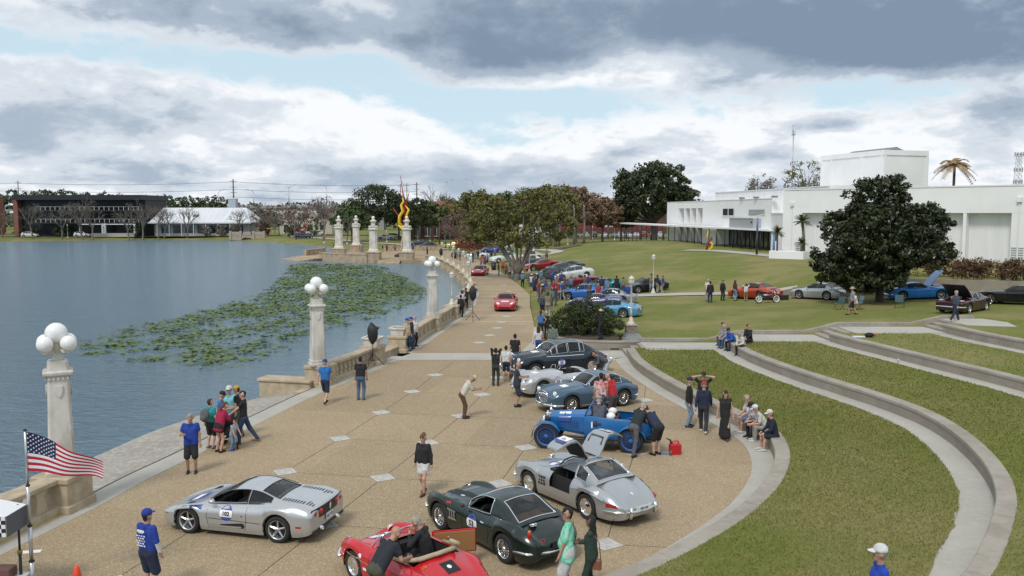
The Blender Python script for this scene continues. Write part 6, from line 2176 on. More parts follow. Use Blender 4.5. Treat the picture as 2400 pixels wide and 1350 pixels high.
for sg in (1,-1):
	b.loft([[(1.75,sg * .24,.765),(1.75,sg * .30,.70)],[(1.35,sg * .27,.93),(1.35,sg * .34,.80)],[(.75,sg * .24,1.0),(.75,sg * .32,.88)],[(.42,sg * .2,.965),(.42,sg * .26,.90)]],False)
b.build('bonnet_scoop',[green,m_black],C.t)
plate(C.t,(-2.235,0,.56),R(-90),'',face=m_black)
C.patch('rear_shelf',-1.3,0,.1,m_tan,1,'top',.01,[(.3,.55),(-.2,.5),(-.2,-.5),(.3,-.55)])
for sg in (-.36,-.26):
	MB().lathe([(.03,-.1),(.03,.06)],10,axis='x').build('exhaust',m_chrome,C.t,(-2.2,sg,.27)).rotation_euler = (0,0,math.pi)
C.stand((-1.78,20.60),(-0.15,18.55))
GREEN_CAR = C
red = paint('bright_red_paint',(.50,.012,.022),0,.22)
def _hole_red(x,y,z):
	return -.82 < x < .50 and abs(y) < .60 and z > .70
SP = dict(x=(-1.97,1.97),xf=1.06,xr=-1.04,r=.32,tw=.17,wheel='disc',clear=.18,hole=_hole_red,
		w=[(-1.97,.62),(-1.5,.76),(-1.04,.835),(0,.82),(1.06,.83),(1.6,.76),(1.97,.58)],zw=[(-2,.48),(0,.50),(2,.48)],
		zf=[(-1.97,.48),(-1.6,.68),(-1.05,.82),(-.4,.83),(.3,.84),(.7,.85),(1.05,.88),(1.5,.80),(1.97,.52)],
		zt=[(-1.97,.46),(-1.6,.68),(-1.2,.84),(-.8,.93),(0,.92),(.52,.90),(.9,.83),(1.4,.70),(1.97,.46)],
		zh=[(-1.97,.46),(-1.6,.66),(-1.1,.80),(-.6,.86),(.5,.85),(1.0,.76),(1.5,.62),(1.97,.44)],fw=[(-2,.78),(0,.84),(1.06,.82),(2,.78)],nose=(.6,.30,.5),tail=(.6,.3,.5))
C = Car(SP)
C.build('roadster','red open roadster with tan hood and its door swung open',red)
b = MB()
b.box(-.80,.48,-.62,.62,.26,.30)
b.box(.30,.49,-.62,.62,.30,.84)
b.box(-.82,-.78,-.62,.62,.30,.80)
b.box(-.80,.48,.60,.63,.30,.80)
b.box(-.80,.48,-.63,-.60,.30,.80)
b.build('cockpit',m_inter,C.t)
for sg in (1,-1):
	b = MB()
	b.bevbox(-.52,.02,sg * .33 - .22,sg * .33 + .22,.3,.50,.05)
	b.loft([[(-.55,sg * .33 - .2,.42),(-.40,sg * .33 - .2,.42),(-.40,sg * .33 + .2,.42),(-.55,sg * .33 + .2,.42)],[(-.74,sg * .33 - .19,.86),(-.62,sg * .33 - .19,.88),(-.62,sg * .33 + .19,.88),(-.74,sg * .33 + .19,.86)]],True,True)
	b.build('seat',m_inter,C.t)
	lamp_disc(C.t,'headlight',(1.60,sg * .56,.66),.095,'x',m_lens,m_chrome).rotation_euler = (0,R(-22),0)
	bumper(C.t,[(1.55,sg * .82,.40),(1.9,sg * .6,.40),(2.02,0,.40)],.05,m_chrome)
	bumper(C.t,[(-1.55,sg * .80,.40),(-1.88,sg * .6,.40),(-2.0,0,.40)],.05,m_chrome)
	C.ribbon('side_trim',[(1.4,.60),(.5,.56),(-.8,.50)],.018,m_chrome,sg,'side',.006)
	lamp_disc(C.t,'tail_light',(-1.80,sg * .56,.52),.05,'-x',m_redlens)
	C.ribbon('door_seam',[(.40,.80),(.40,.5),(.34,.26)],.012,m_seam,sg)
MB().tube([(.22,.34 + .17 * math.cos(a),.86 + .16 * math.sin(a)) for a in np.linspace(0,2 * math.pi,17)],.014,5,cap=False).build('steering_wheel',m_black,C.t)
MB().tube([(.52,.64,.86),(.36,.60,1.10),(.32,.3,1.16),(.32,-.3,1.16),(.36,-.60,1.10),(.52,-.64,.86)],.014,6).build('windscreen_frame',m_chrome,C.t)
b = MB()
b.add([(.52,.64,.86),(.36,.60,1.10),(.32,.3,1.16),(.32,-.3,1.16),(.36,-.60,1.10),(.52,-.64,.86),(.55,0,.88)],[(0,1,2,3,4,5,6)])
b.build('windscreen',M('clear_screen',(.05,.055,.06),.03,spec=.8,alpha=.25),C.t)
m_canvas = M('tan_canvas',(.46,.37,.24),.9,var=(6,.25),bump=(20,.4))
MB().tube([(-.20,.66,.86),(-.62,.66,.90),(-.86,.45,.96),(-.92,0,.98),(-.86,-.45,.96),(-.62,-.66,.90),(-.20,-.66,.86)],[.04,.05,.07,.07,.07,.05,.04],8,flat=.7).build('folded_hood',m_canvas,C.t)
MB().tube([(-.80,-.60,.97),(-.95,-.48,1.06),(-.80,-.40,1.10),(-.68,-.55,1.0)],[.03,.05,.05,.03],6).build('hood_strap',m_canvas,C.t)
dr = empty('open_door',(.42,-.84,0))
dr.parent = C.t
dr.rotation_euler = (0,0,R(62))
b = MB()
b.bevbox(-1.0,0,-.05,.0,.30,.84,.02)
b.build('door_shell',red,dr)
b = MB()
b.bevbox(-.97,-.03,.002,.02,.33,.80,.01)
b.build('door_lining',m_tan,dr)
MB().ball((-.35,.035,.68),.02,8).build('door_knob',m_chrome,dr)
C.patch('bonnet_roundel',1.18,.0,.2,m_num_blue,1,'top',.006,[(.22,.26),(-.22,.28),(-.22,-.28),(.22,-.26)])
C.patch('bonnet_number_band',1.18,.0,.2,m_num_white,1,'top',.010,[(.12,.25),(-.12,.26),(-.12,-.26),(.12,-.25)])
C.text('number','10',1.18,0,.22,m_black,1,'top',.014,R(-90))
C.text('number','10',-1.02,.46,.13,m_orange,1,'top',.008,R(-90))
C.text('lettering','Sup',-.60,.56,.12,m_num_white,1,'side',.008,R(-6))
C.patch('engine_grille',-1.28,0,.1,m_seam,1,'top',.008,[(.16,.16),(-.16,.16),(-.16,-.16),(.16,-.16)])
C.patch('badge',-1.28,.02,.05,m_num_white,1,'top',.014)
C.patch('side_sticker',.72,.66,.05,m_num_white,1,'side',.006)
C.patch('side_sticker',.55,.42,.05,m_num_white,1,'side',.006,[(.06,.03),(-.06,.03),(-.06,-.03),(.06,-.03)])
C.stand((-3.33,17.60),(-2.00,16.15))
RED_CAR = C
silver2 = paint('silver_grey_paint',(.42,.44,.455),.6,.28)
def _hole_gull(x,y,z):
	return (-.50 < x < .36) and abs(y) > .45 and z > .52 + .12 * max(0,(x + .5) * (-.2 - x)) and z < .95
SP = dict(x=(-2.25,2.25),xf=1.27,xr=-1.13,r=.335,tw=.19,wheel='disc',clear=.16,hole=_hole_gull,
		w=[(-2.25,.66),(-1.8,.80),(-1.13,.895),(-.3,.86),(.5,.86),(1.27,.89),(1.8,.85),(2.25,.68)],zw=[(-2.2,.50),(0,.50),(2.2,.50)],
		zf=[(-2.25,.56),(-1.8,.78),(-1.2,.90),(-.6,.90),(0,.86),(.6,.86),(1.27,.90),(1.8,.82),(2.25,.60)],
		zt=[(-2.25,.54),(-1.9,.74),(-1.5,.90),(-1.1,1.0),(-.4,.98),(.42,.96),(1.0,.89),(1.6,.78),(2.25,.56)],
		zh=[(-2.25,.54),(-1.8,.74),(-1.2,.88),(-.6,.90),(.4,.91),(1.0,.83),(1.6,.70),(2.25,.54)],fw=[(-2.2,.8),(-1.1,.80),(0,.84),(1.3,.82),(2.2,.8)],nose=(.45,.26,.45),tail=(.5,.28,.5),
		roof=[(.40,.95),(.18,1.12),(-.02,1.25),(-.3,1.31),(-.62,1.28),(-.95,1.17),(-1.35,.97)],roofw=[(.40,.66),(0,.55),(-.6,.56),(-1.35,.66)],
		ws=(.37,.03),rw=(-.66,-1.27),sw=[(-.56,-.98)],trim=m_chrome)
C = Car(SP)
_gb = C.greenhouse
def _gull_roof(detail,bm):
	_gb(detail,bm)
	ro = [o for o in C.t.children if o.name.startswith('roof')][0]
	bmx = bmesh.new()
	bmx.from_mesh(ro.data)
	dele = [f for f in bmx.faces if -.50 < f.calc_center_median().x < .34 and abs(f.calc_center_median().y) > .16 and f.calc_center_median().z < 1.33 and not (f.calc_center_median().x > -.02 and abs(f.calc_center_median().y) < .5)]
	bmesh.ops.delete(bmx,geom=dele,context='FACES')
	bmx.to_mesh(ro.data)
	bmx.free()
C.greenhouse = _gull_roof
C.build('sports_car','silver gullwing coupe with both doors raised and number 5',silver2)
b = MB()
b.box(-.55,.42,-.74,.74,.30,.36)
b.box(.30,.50,-.70,.70,.36,.93)
b.build('cockpit',m_inter,C.t)
for sg in (1,-1):
	sec = [(.16,1.315),(.30,1.50),(.42,1.72),(.56,1.86),(.78,1.86),(1.02,1.78),(1.16,1.70)]
	b = MB()
	xs_ = [(-.50,.30),(-.49,.28),(-.48,.24),(-.46,.16),(-.45,.12),(-.42,.10),(-.36,.06)]
	rings = []
	for (y,z),(a0,a1) in zip(sec,xs_):
		rings.append([(x,sg * y,z + .02 * math.sin((x - a0) / (a1 - a0) * math.pi)) for x in np.linspace(a0,a1,8)])
	b.loft(rings,False,False,smooth=True)
	inn = [[(p[0],p[1] + sg * .012,p[2] - .05) for p in r] for r in rings]
	b.loft(inn,False,False,mi=1,smooth=True)
	for k in (0,-1):
		b.loft([[r[k] for r in rings],[r[k] for r in inn]],False,False)
	b.loft([rings[-1],inn[-1]],False,False)
	dr = b.build('gullwing_door',[silver2,m_inter],C.t)
	b = MB()
	b.add([(-.40,sg * .34,1.585),(.18,sg * .34,1.585),(.12,sg * .455,1.795),(-.38,sg * .455,1.795)],[(0,1,2,3)])
	b.build('door_window',m_carglass,dr)
	b = MB()
	b.add([(-.36,sg * .62,1.905),(.04,sg * .62,1.905),(.02,sg * .95,1.845),(-.34,sg * .95,1.845)],[(0,1,2,3)])
	o = b.build('number_sticker',m_num_white,dr)
	k = link('number',text_mesh('5',.17,m_black,True),o,(-.12,sg * .74,1.895))
	k.rotation_euler = (R(-12 * sg),0,R(-90))
	b = MB()
	b.add([(-.36,sg * .86,1.872),(.04,sg * .86,1.872),(.02,sg * .98,1.842),(-.34,sg * .98,1.842)],[(0,1,2,3)])
	b.build('number_stripe',m_num_blue,o)
	C.ribbon('arch_eyebrow',[(1.78,.70),(1.5,.76),(1.1,.76),(.86,.70)],.05,silver2,sg,'side',.035)
	C.ribbon('arch_eyebrow',[(-.55,.72),(-.9,.78),(-1.4,.76),(-1.75,.66)],.05,silver2,sg,'side',.035)
	v = C.patch('side_vent',.66,.58,.1,m_black,sg,'side',.006,[(.15,.12),(-.15,.12),(-.15,-.12),(.15,-.12)])
	for k in range(2):
		C.ribbon('vent_bar',[(.80,.62 - k * .08),(.52,.62 - k * .08)],.02,silver2,sg,'side',.012,v)
	for k in range(2):
		C.ribbon('vent_bar',[(.71 - k * .1,.69),(.71 - k * .1,.47)],.02,silver2,sg,'side',.012,v)
	C.ribbon('sill_trim',[(.85,.30),(-.70,.29)],.018,m_chrome,sg,'side',.006)
	bumper(C.t,[(-1.78,sg * .84,.42),(-2.12,sg * .66,.41),(-2.28,sg * .3,.40),(-2.30,0,.40)],.055,m_chrome)
	bumper(C.t,[(1.90,sg * .84,.42),(2.18,sg * .64,.41),(2.28,sg * .4,.40)],.055,m_chrome)
	MB().tube([(-2.32,sg * .42,.28),(-2.37,sg * .42,.42),(-2.33,sg * .42,.56)],[.05,.05,.04],8).build('overrider',m_chrome,C.t)
	C.patch('tail_light',-1.96,.56,.1,m_redlens,sg,'side',.012,[(.14,.05),(-.14,.05),(-.14,-.05),(.14,-.05)])
	lamp_disc(C.t,'headlight',(1.96,sg * .60,.66),.09,'x',m_lens,m_chrome)
	b = MB()
	slit(b,-.78,-.70,sg * .12,sg * .34,C)
	v_ = [(p[0],p[1],1.30 - .02 * 0) for p in b.v]
	b.v = [(p[0],p[1],1.268) for p in b.v]
	b.build('roof_vent',m_black,C.t)
C.roundel('5',.78,.22,1,'top',.24,R(-90))
MB().tube([(.36,.50,.98),(.16,.46,1.20),(-.02,.34,1.30),(-.45,.20,1.335)],.02,6).build('door_frame',m_black,C.t)
MB().tube([(.36,-.50,.98),(.16,-.46,1.20),(-.02,-.34,1.30),(-.45,-.20,1.335)],.02,6).build('door_frame',m_black,C.t)
MB().tube([(-.50,.62,.98),(-.52,.45,1.2),(-.5,.2,1.33),(-.5,-.2,1.33),(-.52,-.45,1.2),(-.5,-.62,.98)],.02,6).build('roof_bow',silver2,C.t)
plate(C.t,(-2.36,0,.48),R(-90),'SER AM',.52,.13)
C.patch('boot_emblem',-1.92,0,.05,m_chrome,1,'top',.008)
C.text('lettering','GULL',-2.02,0,.05,m_chrome,1,'top',.008,R(-90)) if False else None
C.stand((0.49,23.24),(1.94,21.28))
bgrey = paint('blue_grey_paint',(.060,.115,.175),.35,.25)
SP = dict(x=(-2.2,2.15),xf=1.32,xr=-1.2,r=.345,tw=.18,wheel='wire',clear=.19,
		w=[(-2.2,.62),(-1.7,.78),(-1.2,.83),(-.3,.815),(.5,.81),(1.32,.835),(1.8,.80),(2.15,.68)],zw=[(-2.2,.58),(0,.58),(2.2,.58)],
		zf=[(-2.2,.70),(-1.7,.88),(-1.2,.95),(-.4,.93),(.4,.92),(1.0,.94),(1.5,.93),(1.85,.86),(2.15,.70)],
		zt=[(-2.2,.64),(-1.9,.82),(-1.4,.98),(0,1.0),(.5,1.02),(1.1,.99),(1.6,.94),(2.15,.80)],
		zh=[(-2.2,.64),(-1.7,.84),(-1.0,.95),(.5,.95),(1.1,.90),(1.6,.84),(2.15,.72)],fw=[(-2.2,.8),(0,.84),(1.3,.82),(2.2,.8)],nose=(.3,.2,.30),tail=(.5,.3,.5),
		roof=[(.52,1.01),(.22,1.22),(-.05,1.36),(-.4,1.42),(-.85,1.37),(-1.3,1.20),(-1.75,.95)],roofw=[(.52,.62),(0,.53),(-.8,.54),(-1.75,.60)],
		ws=(.49,.0),rw=(-1.02,-1.55),sw=[(.38,-.50),(-.56,-1.15)],trim=m_chrome)
C = Car(SP)
C.build('vintage_coupe','blue-grey fifties coupe with chrome egg-crate grille',bgrey)
b = MB()
gr = [(.0,.86),(.17,.84),(.30,.76),(.33,.64),(.27,.50),(.14,.42),(0,.40),(-.14,.42),(-.27,.50),(-.33,.64),(-.30,.76),(-.17,.84)]
b.add([(2.13 - .25 * y * y,y,z) for y,z in gr],[tuple(range(12))])
g_ = b.build('grille',m_black,C.t,(.012,0,0))
MB().tube([(2.15 - .25 * y * y,y,z) for y,z in gr + gr[:1]],.022,6,cap=False).build('grille_surround',m_chrome,g_)
for k in range(6):
	z = .46 + k * .068
	wz = .33 * math.sqrt(max(.1,1 - ((z - .63) / .25) ** 2)) * .95
	MB().tube([(2.15 - .25 * y * y,y,z) for y in np.linspace(-wz,wz,7)],.008,4).build('grille_bar',m_chrome,g_)
for k in range(9):
	y = -.27 + k * .0675
	hz = .22 * math.sqrt(max(.1,1 - (y / .36) ** 2))
	MB().tube([(2.15 - .25 * y * y,y,.63 - hz),(2.15 - .25 * y * y,y,.63 + hz)],.007,4).build('grille_bar',m_chrome,g_)
for sg in (1,-1):
	lamp_disc(C.t,'headlight',(1.99,sg * .60,.80),.105,'x',m_lens,m_chrome)
	lamp_disc(C.t,'fog_light',(2.07,sg * .48,.56),.075,'x',m_lens,m_chrome)
	bumper(C.t,[(1.72,sg * .84,.36),(2.06,sg * .72,.36),(2.22,sg * .3,.36),(2.24,0,.36)],.06,m_chrome,.8)
	bumper(C.t,[(-1.8,sg * .78,.40),(-2.1,sg * .6,.40),(-2.22,0,.40)],.055,m_chrome)
	C.ribbon('sill_trim',[(.85,.28),(-.75,.28)],.03,m_chrome,sg,'side',.01)
	C.ribbon('door_seam',[(.42,.90),(.44,.6),(.38,.3)],.012,m_seam,sg)
	C.ribbon('door_seam',[(-.55,.92),(-.58,.6),(-.5,.3)],.012,m_seam,sg)
	lamp_disc(C.t,'tail_light',(-2.02,sg * .55,.70),.05,'-x',m_redlens)
C.patch('bonnet_sticker',1.25,.12,.1,m_num_white,1,'top',.008,[(.14,.17),(-.14,.17),(-.14,-.17),(.14,-.17)])
C.stand((2.44,32.90),(4.39,34.00))
psilver = paint('pale_silver_paint',(.47,.48,.49),.4,.3)
def _hole_xk(x,y,z):
	return -.95 < x < .10 and abs(y) < .52 and z > .74
SP = dict(x=(-2.2,2.15),xf=1.32,xr=-1.28,r=.35,tw=.17,wheel='disc',clear=.2,hole=_hole_xk,
		w=[(-2.2,.52),(-1.7,.74),(-1.28,.79),(-.4,.76),(.5,.77),(1.32,.79),(1.8,.76),(2.15,.62)],zw=[(-2.2,.5),(0,.55),(2.2,.55)],
		zf=[(-2.2,.55),(-1.8,.76),(-1.28,.88),(-.7,.84),(-.1,.78),(.4,.84),(.9,.92),(1.4,.95),(1.85,.86),(2.15,.64)],
		zt=[(-2.2,.52),(-1.8,.72),(-1.3,.86),(-.95,.92),(0,.96),(.25,1.0),(.9,.98),(1.5,.92),(2.0,.80),(2.15,.66)],
		zh=[(-2.2,.52),(-1.8,.70),(-1.2,.82),(0,.88),(.3,.92),(.9,.84),(1.5,.74),(2.15,.58)],fw=[(-2.2,.8),(-1.3,.78),(0,.82),(1.3,.80),(2.2,.8)],nose=(.3,.3,.4),tail=(.6,.3,.55))
C = Car(SP)
C.build('roadster','pale silver open roadster with number roundels parked behind the blue-grey coupe',psilver)
b = MB()
b.box(-.95,.12,-.55,.55,.3,.36)
b.box(-.02,.12,-.55,.55,.36,.90)
b.box(-.97,-.93,-.55,.55,.36,.86)
for sg in (1,-1):
	b.box(-.95,.12,sg * .53 - .015,sg * .53 + .015,.36,.82)
b.build('cockpit',m_inter,C.t)
for sg in (1,-1):
	b = MB()
	b.bevbox(-.72,-.25,sg * .27 - .2,sg * .27 + .2,.36,.55,.05)
	b.bevbox(-.88,-.72,sg * .27 - .2,sg * .27 + .2,.40,.95,.05)
	b.build('seat',m_inter,C.t)
	lamp_disc(C.t,'headlight',(2.0,sg * .38,.84),.10,'x',m_lens,m_chrome)
	C.patch('side_vent',1.0,.5,.01,m_seam,sg,'side',.003) if False else None
	C.ribbon('door_seam',[(.05,.78),(.05,.5),(.0,.3)],.012,m_seam,sg)
	C.ribbon('door_seam',[(-.75,.80),(-.75,.5),(-.7,.3)],.012,m_seam,sg)
	bumper(C.t,[(2.08,sg * .62,.40),(2.2,sg * .36,.40),(2.22,sg * .24,.40)],.05,m_chrome)
	MB().tube([(.22,sg * .30,1.0),(.10,sg * .30,1.14),(.08,sg * .1,1.16),(.12,sg * .06,1.02)],.01,5).build('aero_screen_frame',m_chrome,C.t)
	MB().ball((.30,sg * .68,.97),.05,8).build('mirror',m_chrome,C.t)
b = MB()
b.add([(2.15,y,z) for y,z in ((0,.84),(.10,.80),(.13,.65),(.08,.48),(0,.44),(-.08,.48),(-.13,.65),(-.10,.80))],[tuple(range(8))])
g_ = b.build('grille',m_black,C.t,(.02,0,0))
for k in range(7):
	y = -.10 + k * .033
	MB().tube([(2.18,y,.47),(2.19,y,.65),(2.17,y,.80)],.008,4).build('grille_bar',m_chrome,g_)
C.roundel('51',.55,.62,1,r=.19)
C.patch('bonnet_sticker',1.25,.0,.1,m_num_white,1,'top',.008,[(.12,.2),(-.12,.2),(-.12,-.2),(.12,-.2)])
C.stand((1.31,35.76),(3.49,37.16))
dblue = paint('midnight_blue_paint',(.005,.014,.024),.0,.22)
SP = dict(x=(-2.7,2.55),xf=1.62,xr=-1.5,r=.385,tw=.2,wheel='disc',clear=.22,raf=.43,rar=.42,
		w=[(-2.7,.66),(-2.2,.84),(-1.5,.95),(-.5,.93),(.6,.92),(1.62,.95),(2.1,.92),(2.55,.78)],zw=[(-2.7,.6),(0,.62),(2.5,.62)],
		zf=[(-2.7,.66),(-2.2,.98),(-1.6,1.10),(-.9,1.06),(0,1.06),(.8,1.07),(1.5,1.08),(2.1,1.02),(2.55,.84)],
		zt=[(-2.7,.62),(-2.4,.92),(-1.9,1.14),(-1.4,1.2),(0,1.2),(.85,1.2),(1.5,1.17),(2.1,1.12),(2.55,1.02)],
		zh=[(-2.7,.62),(-2.2,.96),(-1.5,1.12),(0,1.12),(.9,1.12),(1.5,1.04),(2.1,.96),(2.55,.82)],fw=[(-2.7,.8),(0,.87),(1.6,.84),(2.5,.8)],nose=(.3,.2,.3),tail=(.7,.3,.55),
		roof=[(.86,1.19),(.55,1.42),(.28,1.57),(-.2,1.66),(-.8,1.64),(-1.35,1.46),(-1.85,1.15)],roofw=[(.86,.70),(.3,.60),(-.8,.60),(-1.85,.64)],
		ws=(.83,.34),rw=(-1.15,-1.55),sw=[(.70,.40),(.36,-.18),(-.26,-.86),(-.90,-1.12)],trim=m_chrome)
C = Car(SP)
C.build('vintage_saloon','large dark blue vintage saloon with upright chrome radiator',dblue)
b = MB()
b.bevbox(2.42,2.60,-.27,.27,.55,1.16,.03)
b.loft([[(2.42,-.28,1.16),(2.62,-.28,1.16),(2.62,.28,1.16),(2.42,.28,1.16)],[(2.44,-.05,1.23),(2.56,-.05,1.23),(2.56,.05,1.23),(2.44,.05,1.23)]],True,True)
g_ = b.build('radiator_shell',m_chrome,C.t)
for k in range(12):
	MB().box(2.601,2.612,-.235 + k * .04,-.215 + k * .04,.58,1.12).build('radiator_slat',m_steel,g_)
MB().tube([(2.5,0,1.22),(2.47,0,1.30),(2.44,0,1.36)],[.015,.03,.01],6).build('mascot',m_chrome,C.t)
for sg in (1,-1):
	lamp_disc(C.t,'headlight',(2.40,sg * .66,.92),.12,'x',m_lens,m_chrome)
	lamp_disc(C.t,'fog_light',(2.52,sg * .46,.64),.09,'x',m_lens,m_chrome)
	bumper(C.t,[(2.2,sg * .95,.50),(2.6,sg * .78,.50),(2.72,sg * .3,.50),(2.74,0,.50)],.07,m_chrome,.8)
	bumper(C.t,[(-2.3,sg * .90,.50),(-2.68,sg * .74,.50),(-2.80,sg * .3,.50),(-2.82,0,.50)],.07,m_chrome,.8)
	MB().tube([(-2.83,sg * .5,.36),(-2.88,sg * .5,.52),(-2.84,sg * .5,.66)],[.05,.06,.05],8).build('overrider',m_chrome,C.t)
	MB().tube([(2.75,sg * .5,.36),(2.80,sg * .5,.52),(2.76,sg * .5,.66)],[.05,.06,.05],8).build('overrider',m_chrome,C.t)
	C.ribbon('waist_trim',[(1.0,1.03),(0,1.0),(-1.05,.99)],.022,m_chrome,sg,'side',.01)
	for xx in (.45,-.24):
		C.ribbon('door_seam',[(xx,1.0),(xx,.6),(xx + .03,.32)],.012,m_seam,sg)
	C.ribbon('rear_wing',[(-.85,.55),(-1.1,.82),(-1.5,.92),(-2.0,.84),(-2.3,.6)],.03,dblue,sg,'side',.03)
	lamp_disc(C.t,'tail_light',(-2.5,sg * .62,.78),.05,'-x',m_redlens,m_chrome)
C.patch('bonnet_sticker',1.25,.1,.1,m_num_white,1,'top',.008,[(.17,.2),(-.17,.2),(-.17,-.2),(.17,-.2)])
C.roundel('55',.22,.70,1,r=.19)
C.stand((1.13,39.67),(3.85,41.05))
blue = paint('french_blue_paint',(.008,.115,.33),0,.3)
t = tag(empty('vintage_tourer'),'bright blue open vintage tourer with number 1 and wire wheels','car')
XF,XR,RW = 1.50,-1.30,.42
b = MB()
stn = [(1.42,.30,.62,1.10),(1.2,.33,.56,1.12),(.6,.40,.50,1.16),(.25,.47,.46,1.18)]
def tub(w,z0,z1,x,k=.10):
	return [(x,w * .86,z0),(x,w,z0 + .12),(x,w,z1 - k),(x,w * .80,z1 - .02),(x,w * .4,z1 + .02),(x,-w * .4,z1 + .02),(x,-w * .80,z1 - .02),(x,-w,z1 - k),(x,-w,z0 + .12),(x,-w * .86,z0)]
b.loft([tub(w,z0,z1,x) for x,w,z0,z1 in stn],True,True,smooth=False)
bonnet = b.build('bonnet',blue,t)
for k in range(12):
	for sg in (1,-1):
		x = .45 + k * .065
		w = np.interp(x,[.25,.6,1.2,1.42],[.47,.40,.33,.30]) + .004
		MB().box(x,x + .03,sg * w - .006,sg * w + .006,.66,.92).build('bonnet_louvre',M('louvre_blue',(.01,.05,.19),.4),bonnet)
b = MB()
stn2 = [(.25,.52,.40,1.16),(.0,.60,.38,1.16),(-.4,.64,.38,1.12),(-.9,.66,.40,1.10),(-1.4,.64,.44,1.08),(-1.75,.56,.52,1.02),(-1.98,.42,.60,.90)]
for (a,c_) in zip(stn2[:-1],stn2[1:]):
	pass
sh = []
for x,w,z0,z1 in stn2:
	sh.append([(x,w * .9,z0),(x,w,z0 + .15),(x,w,z1 - .06),(x,w * .95,z1)])
for sg in (1,-1):
	b.loft([[(p[0],p[1] * sg,p[2]) for p in r] for r in sh],False,False,smooth=True)
	b.loft([[(p[0],(p[1] - .04) * sg,p[2]) for p in r] for r in sh],False,False,smooth=True)
	b.loft([[(r[3][0],r[3][1] * sg,r[3][2] + .005),(r[3][0],(r[3][1] - .06) * sg,r[3][2] + .005)] for r in sh],False,False)
b.add([(-1.98,.38,.60),(-1.98,.40,.90),(-1.98,-.40,.90),(-1.98,-.38,.60)],[(0,1,2,3)])
b.loft([[(.25,.5,1.15),(.25,-.5,1.15)],[(.02,.56,1.20),(.02,-.56,1.20)]],False)
b.build('body_tub',blue,t)
MB().box(-1.95,.25,-.60,.60,.36,.44).build('floor',m_seam,t)
b = MB()
b.bevbox(1.40,1.50,-.30,.30,.56,1.14,.03)
rad = b.build('radiator',m_chrome,t)
MB().box(1.501,1.508,-.25,.25,.62,1.08).build('radiator_core',m_black,rad)
MB().lathe([(.05,1.14),(.05,1.2),(.015,1.22),(.015,1.36),(.0,1.38)],8).build('radiator_cap',m_chrome,rad,(1.45,0,0))
for sg in (1,-1):
	o = lamp_disc(t,'headlight',(1.62,sg * .34,.92),.13,'x',m_lens,m_chrome)
	MB().lathe([(.13,0),(.12,-.08),(.06,-.18),(0,-.2)],14,axis='x',cap=False).build('lamp_bowl',m_black,o)
	for xc,a0,a1,yw in ((XF,-.15,2.75,.62),(XR,.35,3.25,.66)):
		b = MB()
		rg_ = []
		for a in np.linspace(a0,a1,16):
			rr = RW + .07
			x,z = xc - rr * math.cos(a) * (1 if xc == XF else 1),RW + rr * math.sin(a)
			x = xc + rr * math.cos(a)
			rg_.append([(x,sg * (yw - .11),z - .03),(x,sg * (yw - .06),z + .012),(x,sg * yw,z + .02),(x,sg * (yw + .07),z + .012),(x,sg * (yw + .11),z - .04)])
		b.loft(rg_,False,False,smooth=True)
		b.build('mudguard',blue,t)
	MB().bevbox(-.75,.75,sg * .66 - .12,sg * .66 + .12,.33,.37,.01).build('running_board',m_seam,t)
	for xc in (XF,XR):
		put_wheel(t,xc,sg * .64,RW,.13,'vintage',.0)
	MB().tube([(1.75,sg * .34,.44),(1.2,sg * .36,.40),(0,sg * .40,.38),(-1.9,sg * .42,.46)],.04,6).build('chassis_rail',m_black,t)
	MB().box(-.05,.0,sg * .645 - .012,sg * .645 + .012,.78,.98).build('door_card',m_num_white,t) if sg > 0 else None
MB().tube([(XF,-.64,.42),(XF,.64,.42)],.04,6).build('front_axle',m_black,t)
MB().tube([(XR,-.64,.42),(XR,.64,.42)],.05,6).build('rear_axle',m_black,t)
MB().tube([(.22,.56,1.16),(.02,.54,1.52),(.02,-.54,1.52),(.22,-.56,1.16)],.022,6).build('windscreen_frame',blue,t)
MB().add([(.2,.54,1.18),(.02,.52,1.50),(.02,-.52,1.50),(.2,-.54,1.18)],[(0,1,2,3)]).build('windscreen',M('clear_screen'),t)
for xs_ in (-.45,-1.35):
	b = MB()
	b.bevbox(xs_ - .22,xs_ + .25,-.54,.54,.44,.72,.06)
	b.bevbox(xs_ - .38,xs_ - .2,-.54,.54,.50,1.10,.06)
	b.build('seat',M('oxblood_leather',(.09,.012,.012),.55),t)
MB().tube([(-.08,.30 + .19 * math.cos(a),1.08 + .17 * math.sin(a)) for a in np.linspace(0,2 * math.pi,17)],.015,5,cap=False).build('steering_wheel',m_black,t)
MB().tube([(-1.45,-.55,1.12),(-1.62,-.3,1.22),(-1.66,0,1.24),(-1.62,.3,1.22),(-1.45,.55,1.12)],[.12,.17,.18,.17,.12],9).build('folded_hood',M('black_canvas',(.018,.018,.019),.95,bump=(15,.6)),t)
b = MB()
b.add([(1.12,.335,1.00),(1.12,.18,1.15),(.72,.20,1.185),(.72,.39,1.03)],[(0,1,2,3)])
st = b.build('number_sticker',m_num_white,t,(0,.012,.012))
b = MB()
b.add([(1.12,.352,.88),(1.12,.345,1.0),(.72,.40,1.03),(.72,.405,.89)],[(0,1,2,3)])
b.build('number_stripe',m_num_blue,st,(0,.014,.0))
k = link('number',text_mesh('1',.17,m_black,True),st,(.92,.285,1.105))
k.rotation_euler = (R(42),0,R(180))
MB().box(.20,.32,.60,.605,.98,1.05).build('flag_sticker',m_num_white,t) if False else None
f,r = np.array((1.17,27.87)),np.array((3.84,27.26))
d = (f - r) / np.linalg.norm(f - r)
mid = (f + r) / 2 - np.array([-d[1],d[0]]) * .64 - d * (XF + XR) / 2
t.location = (mid[0],mid[1],0)
t.rotation_euler = (0,0,math.atan2(d[1],d[0]))
TOURER = t
